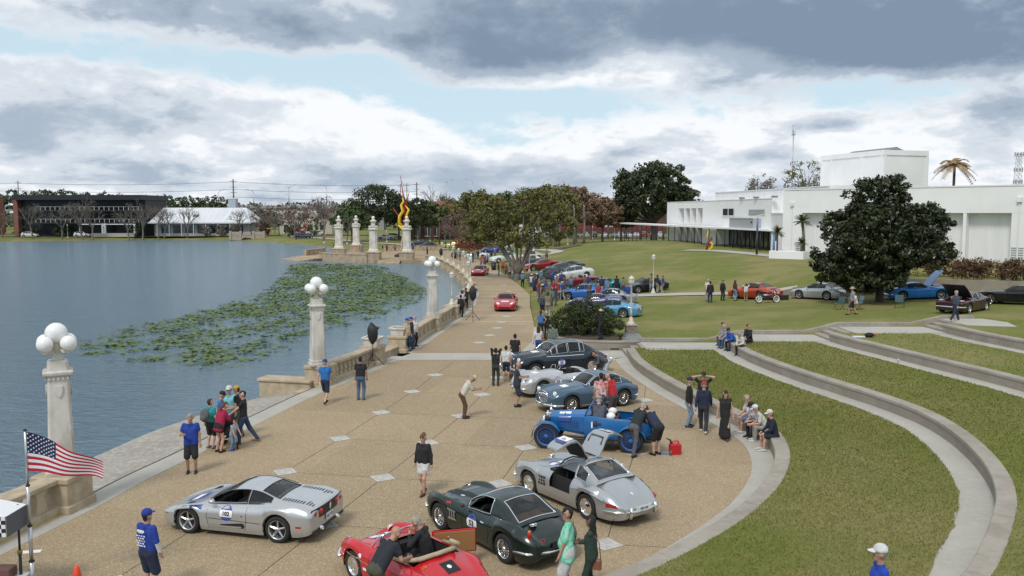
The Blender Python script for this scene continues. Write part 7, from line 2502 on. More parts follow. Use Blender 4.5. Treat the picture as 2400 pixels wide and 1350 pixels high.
for k,(x,y,z) in enumerate(((-.62,.16,1.16),(-.62,.42,1.12))):
	w = tag(empty('racing_helmet'),['white helmet resting on the tourer seat, farther one','white helmet resting on the tourer seat, nearer one'][k],'helmet','white helmets on the tourer seats')
	p = Matrix.Rotation(math.atan2(d[1],d[0]),3,'Z') @ Vector((x,y if k else -.12,z - .02))
	w.location = (mid[0] + p.x,mid[1] + p.y,p.z)
	MB().ball((0,0,.05),.14,14,sq=(1.1,1,.95)).build('shell',m_num_white,w)
	MB().box(.08,.165,-.09,.09,-.02,.05).build('visor',m_black,w)
def preset(kind):
	P = dict(
		coupe=dict(x=(-2.2,2.22),xf=1.2,xr=-1.15,r=.33,tw=.24,wheel='multi',clear=.14,w=[(-2.2,.80),(-1.15,.92),(0,.88),(1.2,.885),(1.8,.84),(2.22,.66)],zw=[(-2,.56),(2,.5)],
				zf=[(-2.2,.70),(-1.6,.86),(-1.15,.90),(-.4,.86),(.4,.84),(1.2,.82),(1.7,.74),(2.22,.54)],zt=[(-2.2,.66),(-1.8,.80),(-1.3,.96),(0,.95),(.75,.92),(1.2,.80),(1.7,.66),(2.22,.48)],nose=(.45,.28,.45),tail=(.4,.22,.4),
				roof=[(.78,.91),(.4,1.12),(.1,1.26),(-.3,1.30),(-.8,1.22),(-1.3,1.05),(-1.75,.86)],roofw=[(.78,.66),(0,.53),(-.7,.53),(-1.75,.66)],ws=(.74,.14),rw=(-.78,-1.42),sw=[(.6,-.28),(-.32,-.95)]),
		sedan=dict(x=(-2.4,2.4),xf=1.45,xr=-1.4,r=.335,tw=.22,wheel='multi',clear=.17,w=[(-2.4,.80),(-1.6,.92),(0,.91),(1.5,.91),(2.4,.72)],zw=[(-2,.62),(2,.56)],
				zf=[(-2.4,.84),(-1.8,1.0),(-.6,.98),(.6,.94),(1.4,.88),(2.0,.78),(2.4,.62)],zt=[(-2.4,.90),(-2.0,1.04),(-1.4,1.05),(0,1.02),(.9,.98),(1.6,.88),(2.4,.62)],nose=(.4,.25,.45),tail=(.3,.2,.35),
				roof=[(1.0,.98),(.6,1.18),(.2,1.38),(-.4,1.45),(-1.0,1.38),(-1.5,1.16),(-1.85,1.03)],roofw=[(1.0,.68),(.1,.56),(-.9,.56),(-1.85,.66)],ws=(.96,.26),rw=(-1.05,-1.7),sw=[(.8,-.10),(-.16,-1.0)]),
		muscle=dict(x=(-2.35,2.4),xf=1.42,xr=-1.35,r=.34,tw=.24,wheel='star',clear=.17,boxy=True,w=[(-2.35,.84),(-1.3,.93),(0,.91),(1.4,.92),(2.4,.84)],zw=[(-2.3,.62),(2.3,.6)],
					zf=[(-2.35,.82),(-1.4,.93),(-.4,.88),(.6,.87),(1.4,.87),(2.1,.84),(2.4,.76)],zt=[(-2.35,.86),(-1.5,.97),(0,.96),(.7,.96),(1.4,.93),(2.4,.80)],nose=(.2,.14,.25),tail=(.2,.12,.25),
					roof=[(.62,.95),(.3,1.14),(.05,1.26),(-.4,1.31),(-.9,1.25),(-1.3,1.10),(-1.65,.96)],roofw=[(.62,.68),(0,.57),(-.8,.57),(-1.65,.66)],ws=(.58,.10),rw=(-.95,-1.5),sw=[(.46,-.35),(-.40,-.90)]),
		suv=dict(x=(-2.35,2.4),xf=1.45,xr=-1.4,r=.37,tw=.24,wheel='multi',clear=.22,boxy=True,w=[(-2.35,.86),(-1.5,.95),(0,.94),(1.5,.94),(2.4,.80)],zw=[(-2,.72),(2,.66)],
				zf=[(-2.35,1.0),(-1.5,1.10),(0,1.06),(1.0,1.04),(1.8,.98),(2.4,.80)],zt=[(-2.35,1.05),(-1.5,1.14),(0,1.12),(1.1,1.10),(1.8,1.02),(2.4,.82)],nose=(.3,.2,.35),tail=(.2,.1,.2),
				roof=[(1.15,1.1),(.7,1.42),(.35,1.62),(-.4,1.72),(-1.4,1.68),(-2.0,1.50),(-2.28,1.1)],roofw=[(1.15,.72),(.3,.62),(-1.4,.64),(-2.28,.74)],ws=(1.1,.4),rw=(-1.75,-2.2),sw=[(.95,.0),(-.06,-.9),(-.96,-1.7)]),
		classic=dict(x=(-2.5,2.45),xf=1.45,xr=-1.4,r=.36,tw=.18,wheel='disc',clear=.2,w=[(-2.5,.70),(-1.8,.88),(0,.90),(1.4,.90),(2.45,.74)],zw=[(-2,.6),(2,.6)],
					zf=[(-2.5,.76),(-1.8,.98),(-.8,.98),(.6,.99),(1.4,1.0),(2.0,.94),(2.45,.76)],zt=[(-2.5,.72),(-2.0,1.0),(-1.3,1.1),(0,1.1),(.9,1.1),(1.6,1.06),(2.45,.86)],nose=(.35,.22,.35),tail=(.5,.25,.45),
					roof=[(.85,1.1),(.5,1.32),(.25,1.48),(-.3,1.55),(-.9,1.48),(-1.35,1.28),(-1.7,1.08)],roofw=[(.85,.68),(.2,.57),(-.8,.57),(-1.7,.64)],ws=(.82,.30),rw=(-1.05,-1.5),sw=[(.7,-.12),(-.18,-.95)]),
		wedge=dict(x=(-2.25,2.28),xf=1.35,xr=-1.3,r=.345,tw=.27,wheel='star',clear=.12,w=[(-2.25,.90),(-1.3,.98),(0,.92),(1.3,.95),(1.9,.90),(2.28,.72)],zw=[(-2,.58),(2,.44)],
				zf=[(-2.25,.82),(-1.4,.94),(-.6,.84),(.2,.80),(1.3,.80),(1.8,.66),(2.28,.44)],zt=[(-2.25,.86),(-1.5,.94),(-.5,.94),(.8,.80),(1.4,.68),(2.28,.40)],nose=(.5,.3,.45),tail=(.2,.14,.3),
				roof=[(.95,.80),(.5,1.0),(.1,1.16),(-.3,1.21),(-.8,1.12),(-1.5,.92)],roofw=[(.95,.70),(.1,.52),(-.7,.52),(-1.5,.62)],ws=(.90,.14),rw=(-.75,-1.3),sw=[(.75,-.45),(-.5,-.95)]))
	return dict(P[kind])
def simple_car(label,kind,col,pos,rz,group=None,name='parked_car',open_top=False,hood=False,roofmat=None,lights='plain',metal=.2,trim=None,scale=1.0,wheel=None,detail=False):
	sp = preset(kind)
	if wheel:
		sp['wheel'] = wheel
	if trim:
		sp['trim'] = trim
	if roofmat:
		sp['roofmat'] = roofmat
	pm = paint('paint_%02x%02x%02x' % tuple(int(min(1,c) * 255) for c in col),col,metal,.27)
	if open_top:
		for k in ('roof','roofw'):
			del sp[k]
	C = Car(sp)
	C.build(name,label,pm,'car',group,detail)
	t = C.t
	w = sp['w'][0][1]
	zf_ = C.c['zf'](C.L1 - .3)
	for sg in (1,-1):
		yw = C.c['w'](C.L1 - .3)
		if kind in ('classic',):
			lamp_disc(t,'headlight',(C.L1 - .20,sg * yw * .72,zf_ * .84),.10,'x',m_lens,m_chrome)
		else:
			C.patch('headlight',C.L1 - .34,sg * yw * .70,.1,m_lit if lights == 'lit' else m_lens,1,'top',.008,[(.12,.13),(-.16,.15),(-.12,-.12),(.14,-.08)])
		yr = C.c['w'](C.L0 + .15)
		b = MB()
		b.bevbox(-.03,.03,-.17,.17,-.06,.06,.015)
		b.build('tail_light',m_redlens,t,(C.L0 + .012,sg * yr * .62,C.c['zf'](C.L0) * .86))
		MB().ball((sp['ws'][0] - .25,sg * (C.c['w'](.5) + .02),C.c['zf'](.5) + .05),.08,8,sq=(.7,1.1,.75)).build('mirror',pm,t)
		if trim:
			C.ribbon('door_seam',[(.45,.84),(.45,.3)],.012,m_seam,sg)
			C.ribbon('door_seam',[(-.5,.84),(-.5,.3)],.012,m_seam,sg)
	b = MB()
	b.bevbox(-.02,.03,-.45,.45,.28,.42,.02)
	b.build('front_grille',m_black,t,(C.L1 - .02,0,0))
	if kind in ('classic','muscle'):
		for x,sg in ((C.L1 + .04,1),(C.L0 - .04,-1)):
			bumper(t,[(x - .35 * sg,.90,.46),(x - .05 * sg,.78,.46),(x,0,.46),(x - .05 * sg,-.78,.46),(x - .35 * sg,-.90,.46)],.055,m_chrome,.8)
	b = MB()
	b.bevbox(-.01,.01,-.16,.16,-.06,.06,.005)
	b.build('licence_plate',m_plate,t,(C.L0 - .025,0,.52))
	if open_top:
		b = MB()
		pl = [(-.95,.62),(.45,.62),(.45,-.62),(-.95,-.62)]
		b.add([(x,y,C.top(x,y) + .012) for x,y in pl],[(0,1,2,3)])
		b.build('cockpit',m_inter,t)
		for sg in (1,-1):
			MB().bevbox(-.55,-.35,sg * .33 - .22,sg * .33 + .22,.8,1.14,.05).build('seat',m_inter,t)
		MB().tube([(.55,.68,.90),(.30,.60,1.26),(.30,-.60,1.26),(.55,-.68,.90)],.02,5).build('windscreen_frame',m_chrome,t)
		MB().add([(.53,.66,.92),(.30,.58,1.25),(.30,-.58,1.25),(.53,-.66,.92)],[(0,1,2,3)]).build('windscreen',M('clear_screen'),t)
		MB().tube([(-.9,.62,.98),(-1.1,.3,1.06),(-1.1,-.3,1.06),(-.9,-.62,.98)],[.08,.12,.12,.08],7).build('folded_hood',M('white_vinyl',(.62,.58,.50),.7),t)
	if hood:
		x0 = C.sp['roof'][0][0] if 'roof' in C.sp else .7
		ang = R(hood)
		L = C.L1 - x0 - .25
		b = MB()
		z0 = C.c['zt'](x0) + .02
		rings = []
		for q in np.linspace(0,1,7):
			d = L * q
			wv = C.c['w'](x0 + d) * .78
			bow = .05 * math.sin(q * math.pi)
			rings.append([(x0 + .05 + d * math.cos(ang) - bow * math.sin(ang),y,z0 + d * math.sin(ang) + bow * math.cos(ang)) for y in np.linspace(-wv,wv,5)])
		b.loft(rings,False,False,smooth=True)
		inn = [[(p[0] + .035 * math.sin(ang),p[1] * .97,p[2] - .035 * math.cos(ang)) for p in r] for r in rings]
		b.loft(inn,False,False,mi=1,smooth=True)
		b.loft([[r[0] for r in rings],[r[0] for r in inn]],False)
		b.loft([[r[-1] for r in rings],[r[-1] for r in inn]],False)
		b.loft([rings[-1],inn[-1]],False)
		b.build('open_bonnet',[pm,m_black],t)
		b = MB()
		pl = [(x0 + .1,.60),(C.L1 - .35,.56),(C.L1 - .35,-.56),(x0 + .1,-.60)]
		b.add([(x,y,C.top(x,y) + .01) for x,y in pl],[(0,1,2,3)])
		bay = b.build('engine_bay',m_seam,t)
		MB().bevbox(x0 + .4,x0 + .95,-.25,.25,C.top(x0 + .7,0),C.top(x0 + .7,0) + .12,.04).build('engine',m_steel,bay)
	x,y = pos
	z = tz(x,y)
	d = np.array([math.cos(rz),math.sin(rz)])
	pitch = math.atan2(tz(x + d[0] * 1.3,y + d[1] * 1.3) - tz(x - d[0] * 1.3,y - d[1] * 1.3),2.6)
	t.location = (x,y,z)
	t.rotation_euler = (0,-pitch,rz)
	t.scale = (scale,scale,scale)
	return C
C = simple_car('red sports car with lit headlights driving towards the viewer','coupe',(.40,.020,.035),(-0.49,69.01),R(-93),name='sports_car',lights='lit',detail=True,trim=m_black)
C.patch('bonnet_sticker',1.35,0,.1,m_num_white,1,'top',.008,[(.1,.3),(-.12,.3),(-.12,-.3),(.1,-.3)])
MB().bevbox(-2.25,-1.95,-.75,.75,1.0,1.05,.02).build('rear_wing',C.body.data.materials[0],C.t)
C = simple_car('red low supercar driving behind the other red car','wedge',(.36,.012,.02),(-4.07,106.95),R(-96),name='sports_car',lights='lit',detail=True,trim=m_black)
C.patch('bonnet_sticker',1.25,0,.1,m_num_white,1,'top',.008,[(.1,.25),(-.12,.25),(-.12,-.25),(.1,-.25)])
SC = 'show cars on the lawn right of the magnolia'
simple_car('orange-red coupe parked behind the white motorcycle','coupe',(.40,.045,.012),(19.93,69.82),R(128),SC,'show_car',detail=True,trim=m_black,scale=1.03)
simple_car('silver rear-engined coupe on the lawn left of the magnolia','coupe',(.46,.48,.50),(24.35,67.47),R(132),SC,'show_car',detail=True,trim=m_black,metal=.5)
simple_car('bright blue muscle coupe with its bonnet raised behind the magnolia','muscle',(.022,.20,.62),(31.02,64.98),R(-6),SC,'show_car',hood=48,detail=True,trim=m_black)
simple_car('dark maroon muscle car with its bonnet open on the right lawn','muscle',(.040,.006,.012),(29.01,54.48),R(222),SC,'show_car',hood=34,detail=True,trim=m_chrome)
simple_car('black muscle car cut by the right edge of the picture','muscle',(.010,.010,.012),(34.59,58.05),R(128),SC,'show_car',detail=True,trim=m_black)
RC = 'show cars lined up right of the promenade'
ROWC = [('light blue rear-engined coupe parked behind the round bush','coupe',(.10,.30,.50),(1432,746),158,{}),('purple-white car almost hidden by the round bush','wedge',(.10,.10,.22),(1392,724),172,{}),('grey sports car with dark stripes right of the bush','coupe',(.26,.29,.32),(1428,716),165,{}),
		('bright blue coupe with rounded roof above the bush','coupe',(.03,.14,.48),(1362,703),178,{}),('black grand tourer at the end of the show row','coupe',(.014,.013,.018),(1512,686),200,{}),('teal sports coupe in the show row','wedge',(.010,.20,.24),(1408,684),188,{}),
		('maroon convertible with white folded top in the show row','muscle',(.20,.012,.022),(1352,674),190,dict(open_top=True)),('white saloon with dark windows in the show row','sedan',(.62,.62,.62),(1340,656),196,{}),('dark green classic with its bonnet open facing the crowd','classic',(.012,.03,.026),(1290,664),200,dict(hood=50)),
		('grey-green saloon beyond the open-bonnet classic','sedan',(.09,.11,.11),(1312,646),198,{}),('dark grey fastback beyond the red muscle car','muscle',(.07,.08,.09),(1322,638),198,{}),('red muscle coupe in the middle of the show row','muscle',(.34,.012,.018),(1268,632),200,{}),
		('dark blue and white two-tone classic in the show row','classic',(.035,.05,.09),(1238,625),202,dict(roofmat=M('cream_roof',(.60,.58,.50),.4))),('cream classic saloon behind the leaning tree','classic',(.52,.48,.38),(1232,614),204,{}),('white and mint green classic left of the leaning tree','classic',(.60,.62,.58),(1188,615),206,dict(roofmat=M('mint_roof',(.22,.55,.42),.35)))]
for lab,kind,col,(px,py),rz,kw in ROWC:
	y = None
	ROWC_pos = None
ROWP = [(7.18,61.49),(6.57,67.99),(8.21,70.96),(6.22,76.43),(12.47,79.57),(8.56,81.93),(6.59,86.37),(6.69,93.94),(4.13,93.47),(5.52,100.15),(6.57,104.02),(3.81,111.70),(2.25,118.22),(2.43,127.86),(-1.05,130.50)]
for (lab,kind,col,_,rz,kw),p in zip(ROWC,ROWP):
	simple_car(lab,kind,col,p,R(rz),RC,'show_car',trim=m_black,detail=(p[1] < 90),**kw)
FC_ = 'cars round the far end of the promenade'
for lab,kind,col,p,rz,kw in (('white supercar in the far crowd behind the red sapling','wedge',(.62,.63,.64),(-5.97,145.43),170,{}),('bright blue sports car beyond the white supercar','wedge',(.02,.06,.40),(-3.60,160.12),180,{}),('yellow sports car at the far end of the promenade','coupe',(.62,.52,.06),(-12.95,187.80),172,{}),
								('black vintage car right of the monument','classic',(.014,.014,.018),(-18.23,182.31),200,{}),('dark classic parked beside the black vintage car','classic',(.03,.03,.04),(-21.01,194.62),190,{}),('maroon car among the far crowd','muscle',(.10,.012,.018),(-7.59,189.89),182,{}),('white car beyond the maroon one','sedan',(.58,.58,.58),(-5.66,202.19),180,{}),
								('yellow coupe half hidden by the red sapling','coupe',(.55,.46,.08),(-10.68,190.77),172,{}),('silver grey car at the far right of the promenade crowd','sedan',(.30,.31,.33),(-1.99,165.61),184,{})):
	simple_car(lab,kind,col,p,R(rz),FC_,**kw)
PK = 'cars parked in the distance'
_pk = [((1392,552),'suv',(.05,.05,.055),'black van below the basketball hoop'),((1416,552),'sedan',(.55,.55,.56),'white car beside the black van'),((1440,551),'sedan',(.10,.16,.19),'teal-grey car under the lamp pair'),((1452,551),'suv',(.50,.50,.51),'white van under the lamp pair'),((1470,553),'sedan',(.60,.60,.60),'white car at the left canopy posts'),((1490,552),'sedan',(.55,.56,.57),'pale car second from the canopy tip'),
	((1508,551),'suv',(.28,.02,.03),'red car seen under the canopy'),((1528,551),'sedan',(.10,.10,.11),'dark car seen under the canopy'),((1546,551),'suv',(.55,.56,.57),'white truck seen under the canopy'),((1370,552),'suv',(.45,.46,.47),'pale van left of the black van'),((1348,553),'sedan',(.08,.09,.12),'dark car behind the leaning pale trunk'),((1325,553),'sedan',(.55,.55,.55),'white car between the pale trunks'),
	((1300,553),'sedan',(.06,.06,.07),'dark car left of the pale trunks'),((1282,553),'suv',(.50,.50,.50),'white car behind the slim pale trunk')]
for (px,py),kind,col,lab in _pk:
	y = 247 + (px * 7) % 9
	simple_car(lab,kind,col,((px - 1200) / 2000 * y,y),R(88 + (px * 13) % 8),PK)
for lab,kind,col,(px,y),rz in (('white estate car on the far bank before the black office','suv',(.62,.62,.63),(72,256.5),0),('white SUV on the far bank right of the bare trees','suv',(.62,.62,.63),(195,257.5),0),('white car parked beyond the far bank shrubs','suv',(.60,.60,.60),(711,262),8),('second white car right of the far bank shrub','suv',(.60,.60,.60),(747,262),4),('white car seen left of the yellow sculpture','sedan',(.58,.58,.58),(905,232),5),('pale pickup behind the right monument column','suv',(.52,.50,.48),(925,236),5),('blue golf cart-like car on the far path','suv',(.05,.07,.18),(709,240),20)):
	simple_car(lab,kind,col,((px - 1200) / 2000 * y,y),R(rz),PK)
mx,my = 19.84,65.97
t = tag(empty('motorcycle',(mx,my,tz(mx,my)),R(8)),'white-wheeled sport motorcycle on the lawn before the orange coupe','motorcycle')
for x in (-.72,.72):
	w = MB().lathe([(.22,-.07),(.29,-.08),(.31,-.04),(.31,.04),(.29,.08),(.22,.07)],24,axis='y',cap=False).build('wheel',m_tyre,t,(x,0,.31))
	b = MB()
	b.lathe([(.25,-.06),(.21,-.05),(.21,.05),(.25,.06)],24,axis='y',cap=False)
	b.tube([(.235 * math.cos(a),.07,.235 * math.sin(a)) for a in np.linspace(0,6.283,19)],.032,6)
	b.tube([(.235 * math.cos(a),-.07,.235 * math.sin(a)) for a in np.linspace(0,6.283,19)],.032,6)
	for k in range(6):
		a = k * math.pi / 3
		b.tube([(0,0,0),(.22 * math.cos(a),0,.22 * math.sin(a))],.022,5)
	b.build('rim',m_white,w)
MB().tube([(-.35,0,.62),(.05,0,.58),(.35,0,.75),(.62,0,.85)],[.06,.08,.07,.05],7).build('frame',m_steel,t)
MB().tube([(.72,.1,.31),(.52,.1,.95)],.03,6).build('front_fork',m_chrome,t)
MB().tube([(.72,-.1,.31),(.52,-.1,.95)],.03,6).build('front_fork',m_chrome,t)
MB().tube([(-.72,.09,.31),(-.2,.09,.42)],.035,6).build('swing_arm',m_chrome,t)
MB().bevbox(-.22,.25,-.16,.16,.28,.60,.06).build('engine',m_black,t)
MB().ball((.12,0,.82),.2,12,sq=(1.5,.75,.65)).build('fuel_tank',M('bike_red',(.25,.015,.02),.25,coat=.8),t)
MB().tube([(-.15,0,.80),(-.45,0,.84),(-.78,0,.98)],[.12,.13,.07],8,flat=.6).build('seat',m_black,t)
MB().ball((.60,0,.88),.15,10,sq=(.9,.9,1.2)).build('fairing',M('bike_red'),t)
MB().tube([(.45,-.34,.98),(.52,0,1.0),(.45,.34,.98)],.018,6).build('handlebar',m_black,t)
cx_,cy_ = 21.68,67.61
o = MB().bevbox(-.3,.3,-.2,.2,0,.42,.03).build('cool_box',m_black,None,(cx_,cy_,tz(cx_,cy_)))
tag(o,'small dark cool box on the lawn right of the motorcycle','box')
# ================================================================ people
def net(prims,vox,k=.03):
	"""surface of a smooth union of round cones (ax,ay,az,bx,by,bz,ra,rb) as a quad mesh"""
	P = np.array([p[:8] for p in prims],np.float32)
	rmax = np.maximum(P[:,6],P[:,7])[:,None] + 2 * vox
	lo = np.minimum(P[:,:3],P[:,3:6]) - rmax
	hi = np.maximum(P[:,:3],P[:,3:6]) + rmax
	lo,hi = lo.min(0),hi.max(0)
	n = np.ceil((hi - lo) / vox).astype(int) + 1
	ax = [lo[i] + vox * np.arange(n[i],dtype=np.float32) for i in range(3)]
	f = np.full(tuple(n),9.,np.float32)
	for p in P:
		r = max(p[6],p[7]) + 3 * vox + k
		sl = []
		for i in range(3):
			a = int(max(0,math.floor((min(p[i],p[3 + i]) - r - lo[i]) / vox)))
			b = int(min(n[i],math.ceil((max(p[i],p[3 + i]) + r - lo[i]) / vox) + 1))
			sl.append(slice(a,b))
		X,Y,Z = np.meshgrid(ax[0][sl[0]],ax[1][sl[1]],ax[2][sl[2]],indexing='ij')
		d = p[3:6] - p[:3]
		L = float(d @ d) + 1e-9
		t = np.clip(((X - p[0]) * d[0] + (Y - p[1]) * d[1] + (Z - p[2]) * d[2]) / L,0,1)
		q = np.sqrt((X - p[0] - t * d[0]) ** 2 + (Y - p[1] - t * d[1]) ** 2 + (Z - p[2] - t * d[2]) ** 2) - (p[6] + (p[7] - p[6]) * t)
		g = f[tuple(sl)]
		h = np.clip(.5 + .5 * (g - q) / k,0,1)
		f[tuple(sl)] = g + (q - g) * h - k * h * (1 - h)
	s = f < 0
	c = np.zeros(tuple(n - 1),np.int8)
	for i in (0,1):
		for j in (0,1):
			for l in (0,1):
				c += s[i:n[0] - 1 + i,j:n[1] - 1 + j,l:n[2] - 1 + l]
	act = (c > 0) & (c < 8)
	idx = np.full(act.shape,-1,np.int64)
	cells = np.argwhere(act)
	idx[act] = np.arange(len(cells))
	acc = np.zeros((len(cells),3))
	cnt = np.zeros(len(cells))
	cor = [(i,j,l) for i in (0,1) for j in (0,1) for l in (0,1)]
	val = {o: f[cells[:,0] + o[0],cells[:,1] + o[1],cells[:,2] + o[2]] for o in cor}
	for a in cor:
		for i in range(3):
			if a[i] == 0:
				b = tuple(a[q] + (q == i) for q in range(3))
				va,vb = val[a],val[b]
				m = (va < 0) != (vb < 0)
				t = np.where(m,va / (va - vb + 1e-12),0)
				pt = np.array(a,float)[None] + t[:,None] * np.eye(3)[i][None]
				acc += pt * m[:,None]
				cnt += m
	V = lo + (cells + acc / cnt[:,None]) * vox
	F = []
	for i in range(3):
		u,w = [(1,2),(2,0),(0,1)][i]
		s0 = [slice(None)] * 3
		s1 = [slice(None)] * 3
		s0[i] = slice(0,n[i] - 1)
		s1[i] = slice(1,n[i])
		e = np.argwhere(s[tuple(s0)] != s[tuple(s1)])
		e = e[(e[:,u] > 0) & (e[:,w] > 0) & (e[:,u] < n[u] - 1) & (e[:,w] < n[w] - 1)]
		sg = s[e[:,0],e[:,1],e[:,2]]
		q = []
		for du,dw in ((-1,-1),(0,-1),(0,0),(-1,0)):
			o = e.copy()
			o[:,u] += du
			o[:,w] += dw
			q.append(idx[o[:,0],o[:,1],o[:,2]])
		q = np.stack(q,1)
		q[~sg] = q[~sg][:,::-1]
		F.append(q)
	F = np.concatenate(F)
	return V,F[(F >= 0).all(1)]
def ik(a,b,l1,l2,hint):
	a,b,hint = np.array(a,float),np.array(b,float),np.array(hint,float)
	d = b - a
	L = np.linalg.norm(d)
	if L > (l1 + l2) * .995:
		b = a + d / L * (l1 + l2) * .995
		d = b - a
		L = np.linalg.norm(d)
	u = d / L
	x = (l1 * l1 - l2 * l2 + L * L) / (2 * L)
	h = math.sqrt(max(0,l1 * l1 - x * x))
	v = hint - u * (hint @ u)
	v /= np.linalg.norm(v) + 1e-9
	return a + u * x + v * h,b
POSES = dict(
	stand=dict(),walk=dict(lf=(.26,.08,0),rf=(-.26,-.09,.05),lh=(-.12,.27,.86),rh=(.22,-.26,.90)),phone=dict(lh=(.34,.07,1.20),rh=(.34,-.07,1.18),nod=.3),photo=dict(lh=(.24,.07,1.56),rh=(.26,-.07,1.56)),
	hat=dict(lh=(.10,.13,1.66),rh=(.10,-.13,1.66),eh=(.2,1,.1)),cross=dict(lh=(.22,-.10,1.16),rh=(.25,.12,1.20)),bend=dict(lean=62,lh=(.62,.14,.82),rh=(.62,-.14,.80),nod=.1),stoop=dict(lean=30,lh=(.50,.07,1.12),rh=(.50,-.07,1.10),nod=.5),
	sit=dict(hip=.50,lean=14,lf=(.44,.12,0),rf=(.44,-.12,0),lh=(.42,.10,.60),rh=(.42,-.10,.60)),sitf=dict(hip=.50,lean=32,lf=(.46,.13,0),rf=(.42,-.13,0),lh=(.52,.06,.60),rh=(.52,-.06,.58)),pocket=dict(lh=(.10,.24,.88),rh=(.10,-.24,.88)),raise_=dict(rh=(.26,-.16,1.22),lh=(.04,.27,.80)),hips=dict(lh=(.04,.22,1.00),rh=(.04,-.22,1.00),eh=(-.3,1,0)),
	reach=dict(lean=18,lh=(.50,.18,.95),rh=(.46,-.15,1.0),nod=.4),drive=dict(hip=.30,lean=-14,lf=(.80,.12,.1),rf=(.80,-.12,.1),lh=(.46,.15,.80),rh=(.46,-.15,.80)),stride=dict(lf=(.34,.08,0),rf=(-.32,-.09,.05),lh=(.20,.24,1.0),rh=(-.1,-.27,.85)))
SKIN = dict(a=(.52,.31,.23),b=(.42,.24,.165),c=(.20,.10,.06),d=(.07,.04,.03))
_cm = {}
def cloth(c,kind='cloth'):
	k = tuple(round(q,3) for q in c) + (kind,)
	if k not in _cm:
		if kind == 'skin':
			_cm[k] = M('skin_%d' % len(_cm),c,.55,var=(14,.12))
		elif kind == 'print':
			_cm[k] = M('print_%d' % len(_cm),c,.85,var=(9,.2),c2=(.62,.60,.58) if c[0] > c[2] else (.45,.75,.62))
		else:
			_cm[k] = M('cloth_%d' % len(_cm),c,.88,var=(6,.28),bump=(11,.8))
	return _cm[k]
def figure(H,pose,fat=1.0,fem=False):
	"""joints of a posed figure, metres"""
	s = H / 1.75
	ps = dict(hip=.92,lean=0,lf=(.02,.11,0),rf=(0.,-.11,0),lh=(.05,.27,.82),rh=(.05,-.27,.82),nod=0,turn=0,eh=(-1,.5,-.2))
	ps.update(POSES[pose] if isinstance(pose,str) else pose)
	J = {}
	hip = np.array([0,0,ps['hip']])
	if ps['lean'] > 20 and ps['hip'] > .8:
		hip[0] -= .10
	a = R(ps['lean'])
	up = np.array([math.sin(a),0,math.cos(a)])
	fw = np.array([math.cos(a),0,-math.sin(a)])
	J['hip'],J['up'],J['fw'] = hip,up,fw
	J['waist'] = hip + up * .16
	J['chest'] = hip + up * .38 + fw * .02
	J['neck'] = hip + up * .58 + fw * .01
	hu = up * (1 - .35 * abs(math.sin(a))) + np.array([0,0,.35 * abs(math.sin(a))])
	hu = hu / np.linalg.norm(hu)
	n_ = ps['nod']
	hf = fw * .6 + np.array([.4,0,0])
	hf = hf / np.linalg.norm(hf)
	hu2 = hu * math.cos(n_) + hf * math.sin(n_)
	hf2 = hf * math.cos(n_) - hu * math.sin(n_)
	J['head'] = J['neck'] + hu2 * .155 + hf2 * .02
	tr = ps['turn']
	side = np.array([0,1.,0])
	J['hu'] = hu2
	J['hf'] = hf2 * math.cos(tr) + side * math.sin(tr)
	J['hs'] = np.cross(J['hu'],J['hf'])
	sw = (.165 if fem else .185)
	for q,sg in (('l',1),('r',-1)):
		S = hip + up * .52 + side * sg * sw
		hand = np.array(ps[q + 'h'],float)
		eh = np.array(ps['eh'],float) * np.array([1,sg,1])
		E,W = ik(S,hand,.29,.25,eh)
		J[q + 'S'],J[q + 'E'],J[q + 'W'] = S,E,W
		f = np.array(ps[q + 'f'],float)
		A = f + np.array([-.03,0,.085])
		Hj = hip + side * sg * .088 - up * .02
		K,A = ik(Hj,A,.425,.42,(1,sg * .12,.1))
		J[q + 'H'],J[q + 'K'],J[q + 'A'] = Hj,K,A
		J[q + 'F'] = f
	J['s'] = s
	J['fat'] = fat
	return J
def pr(a,b,ra,rb):
	return (*a,*b,ra,rb)
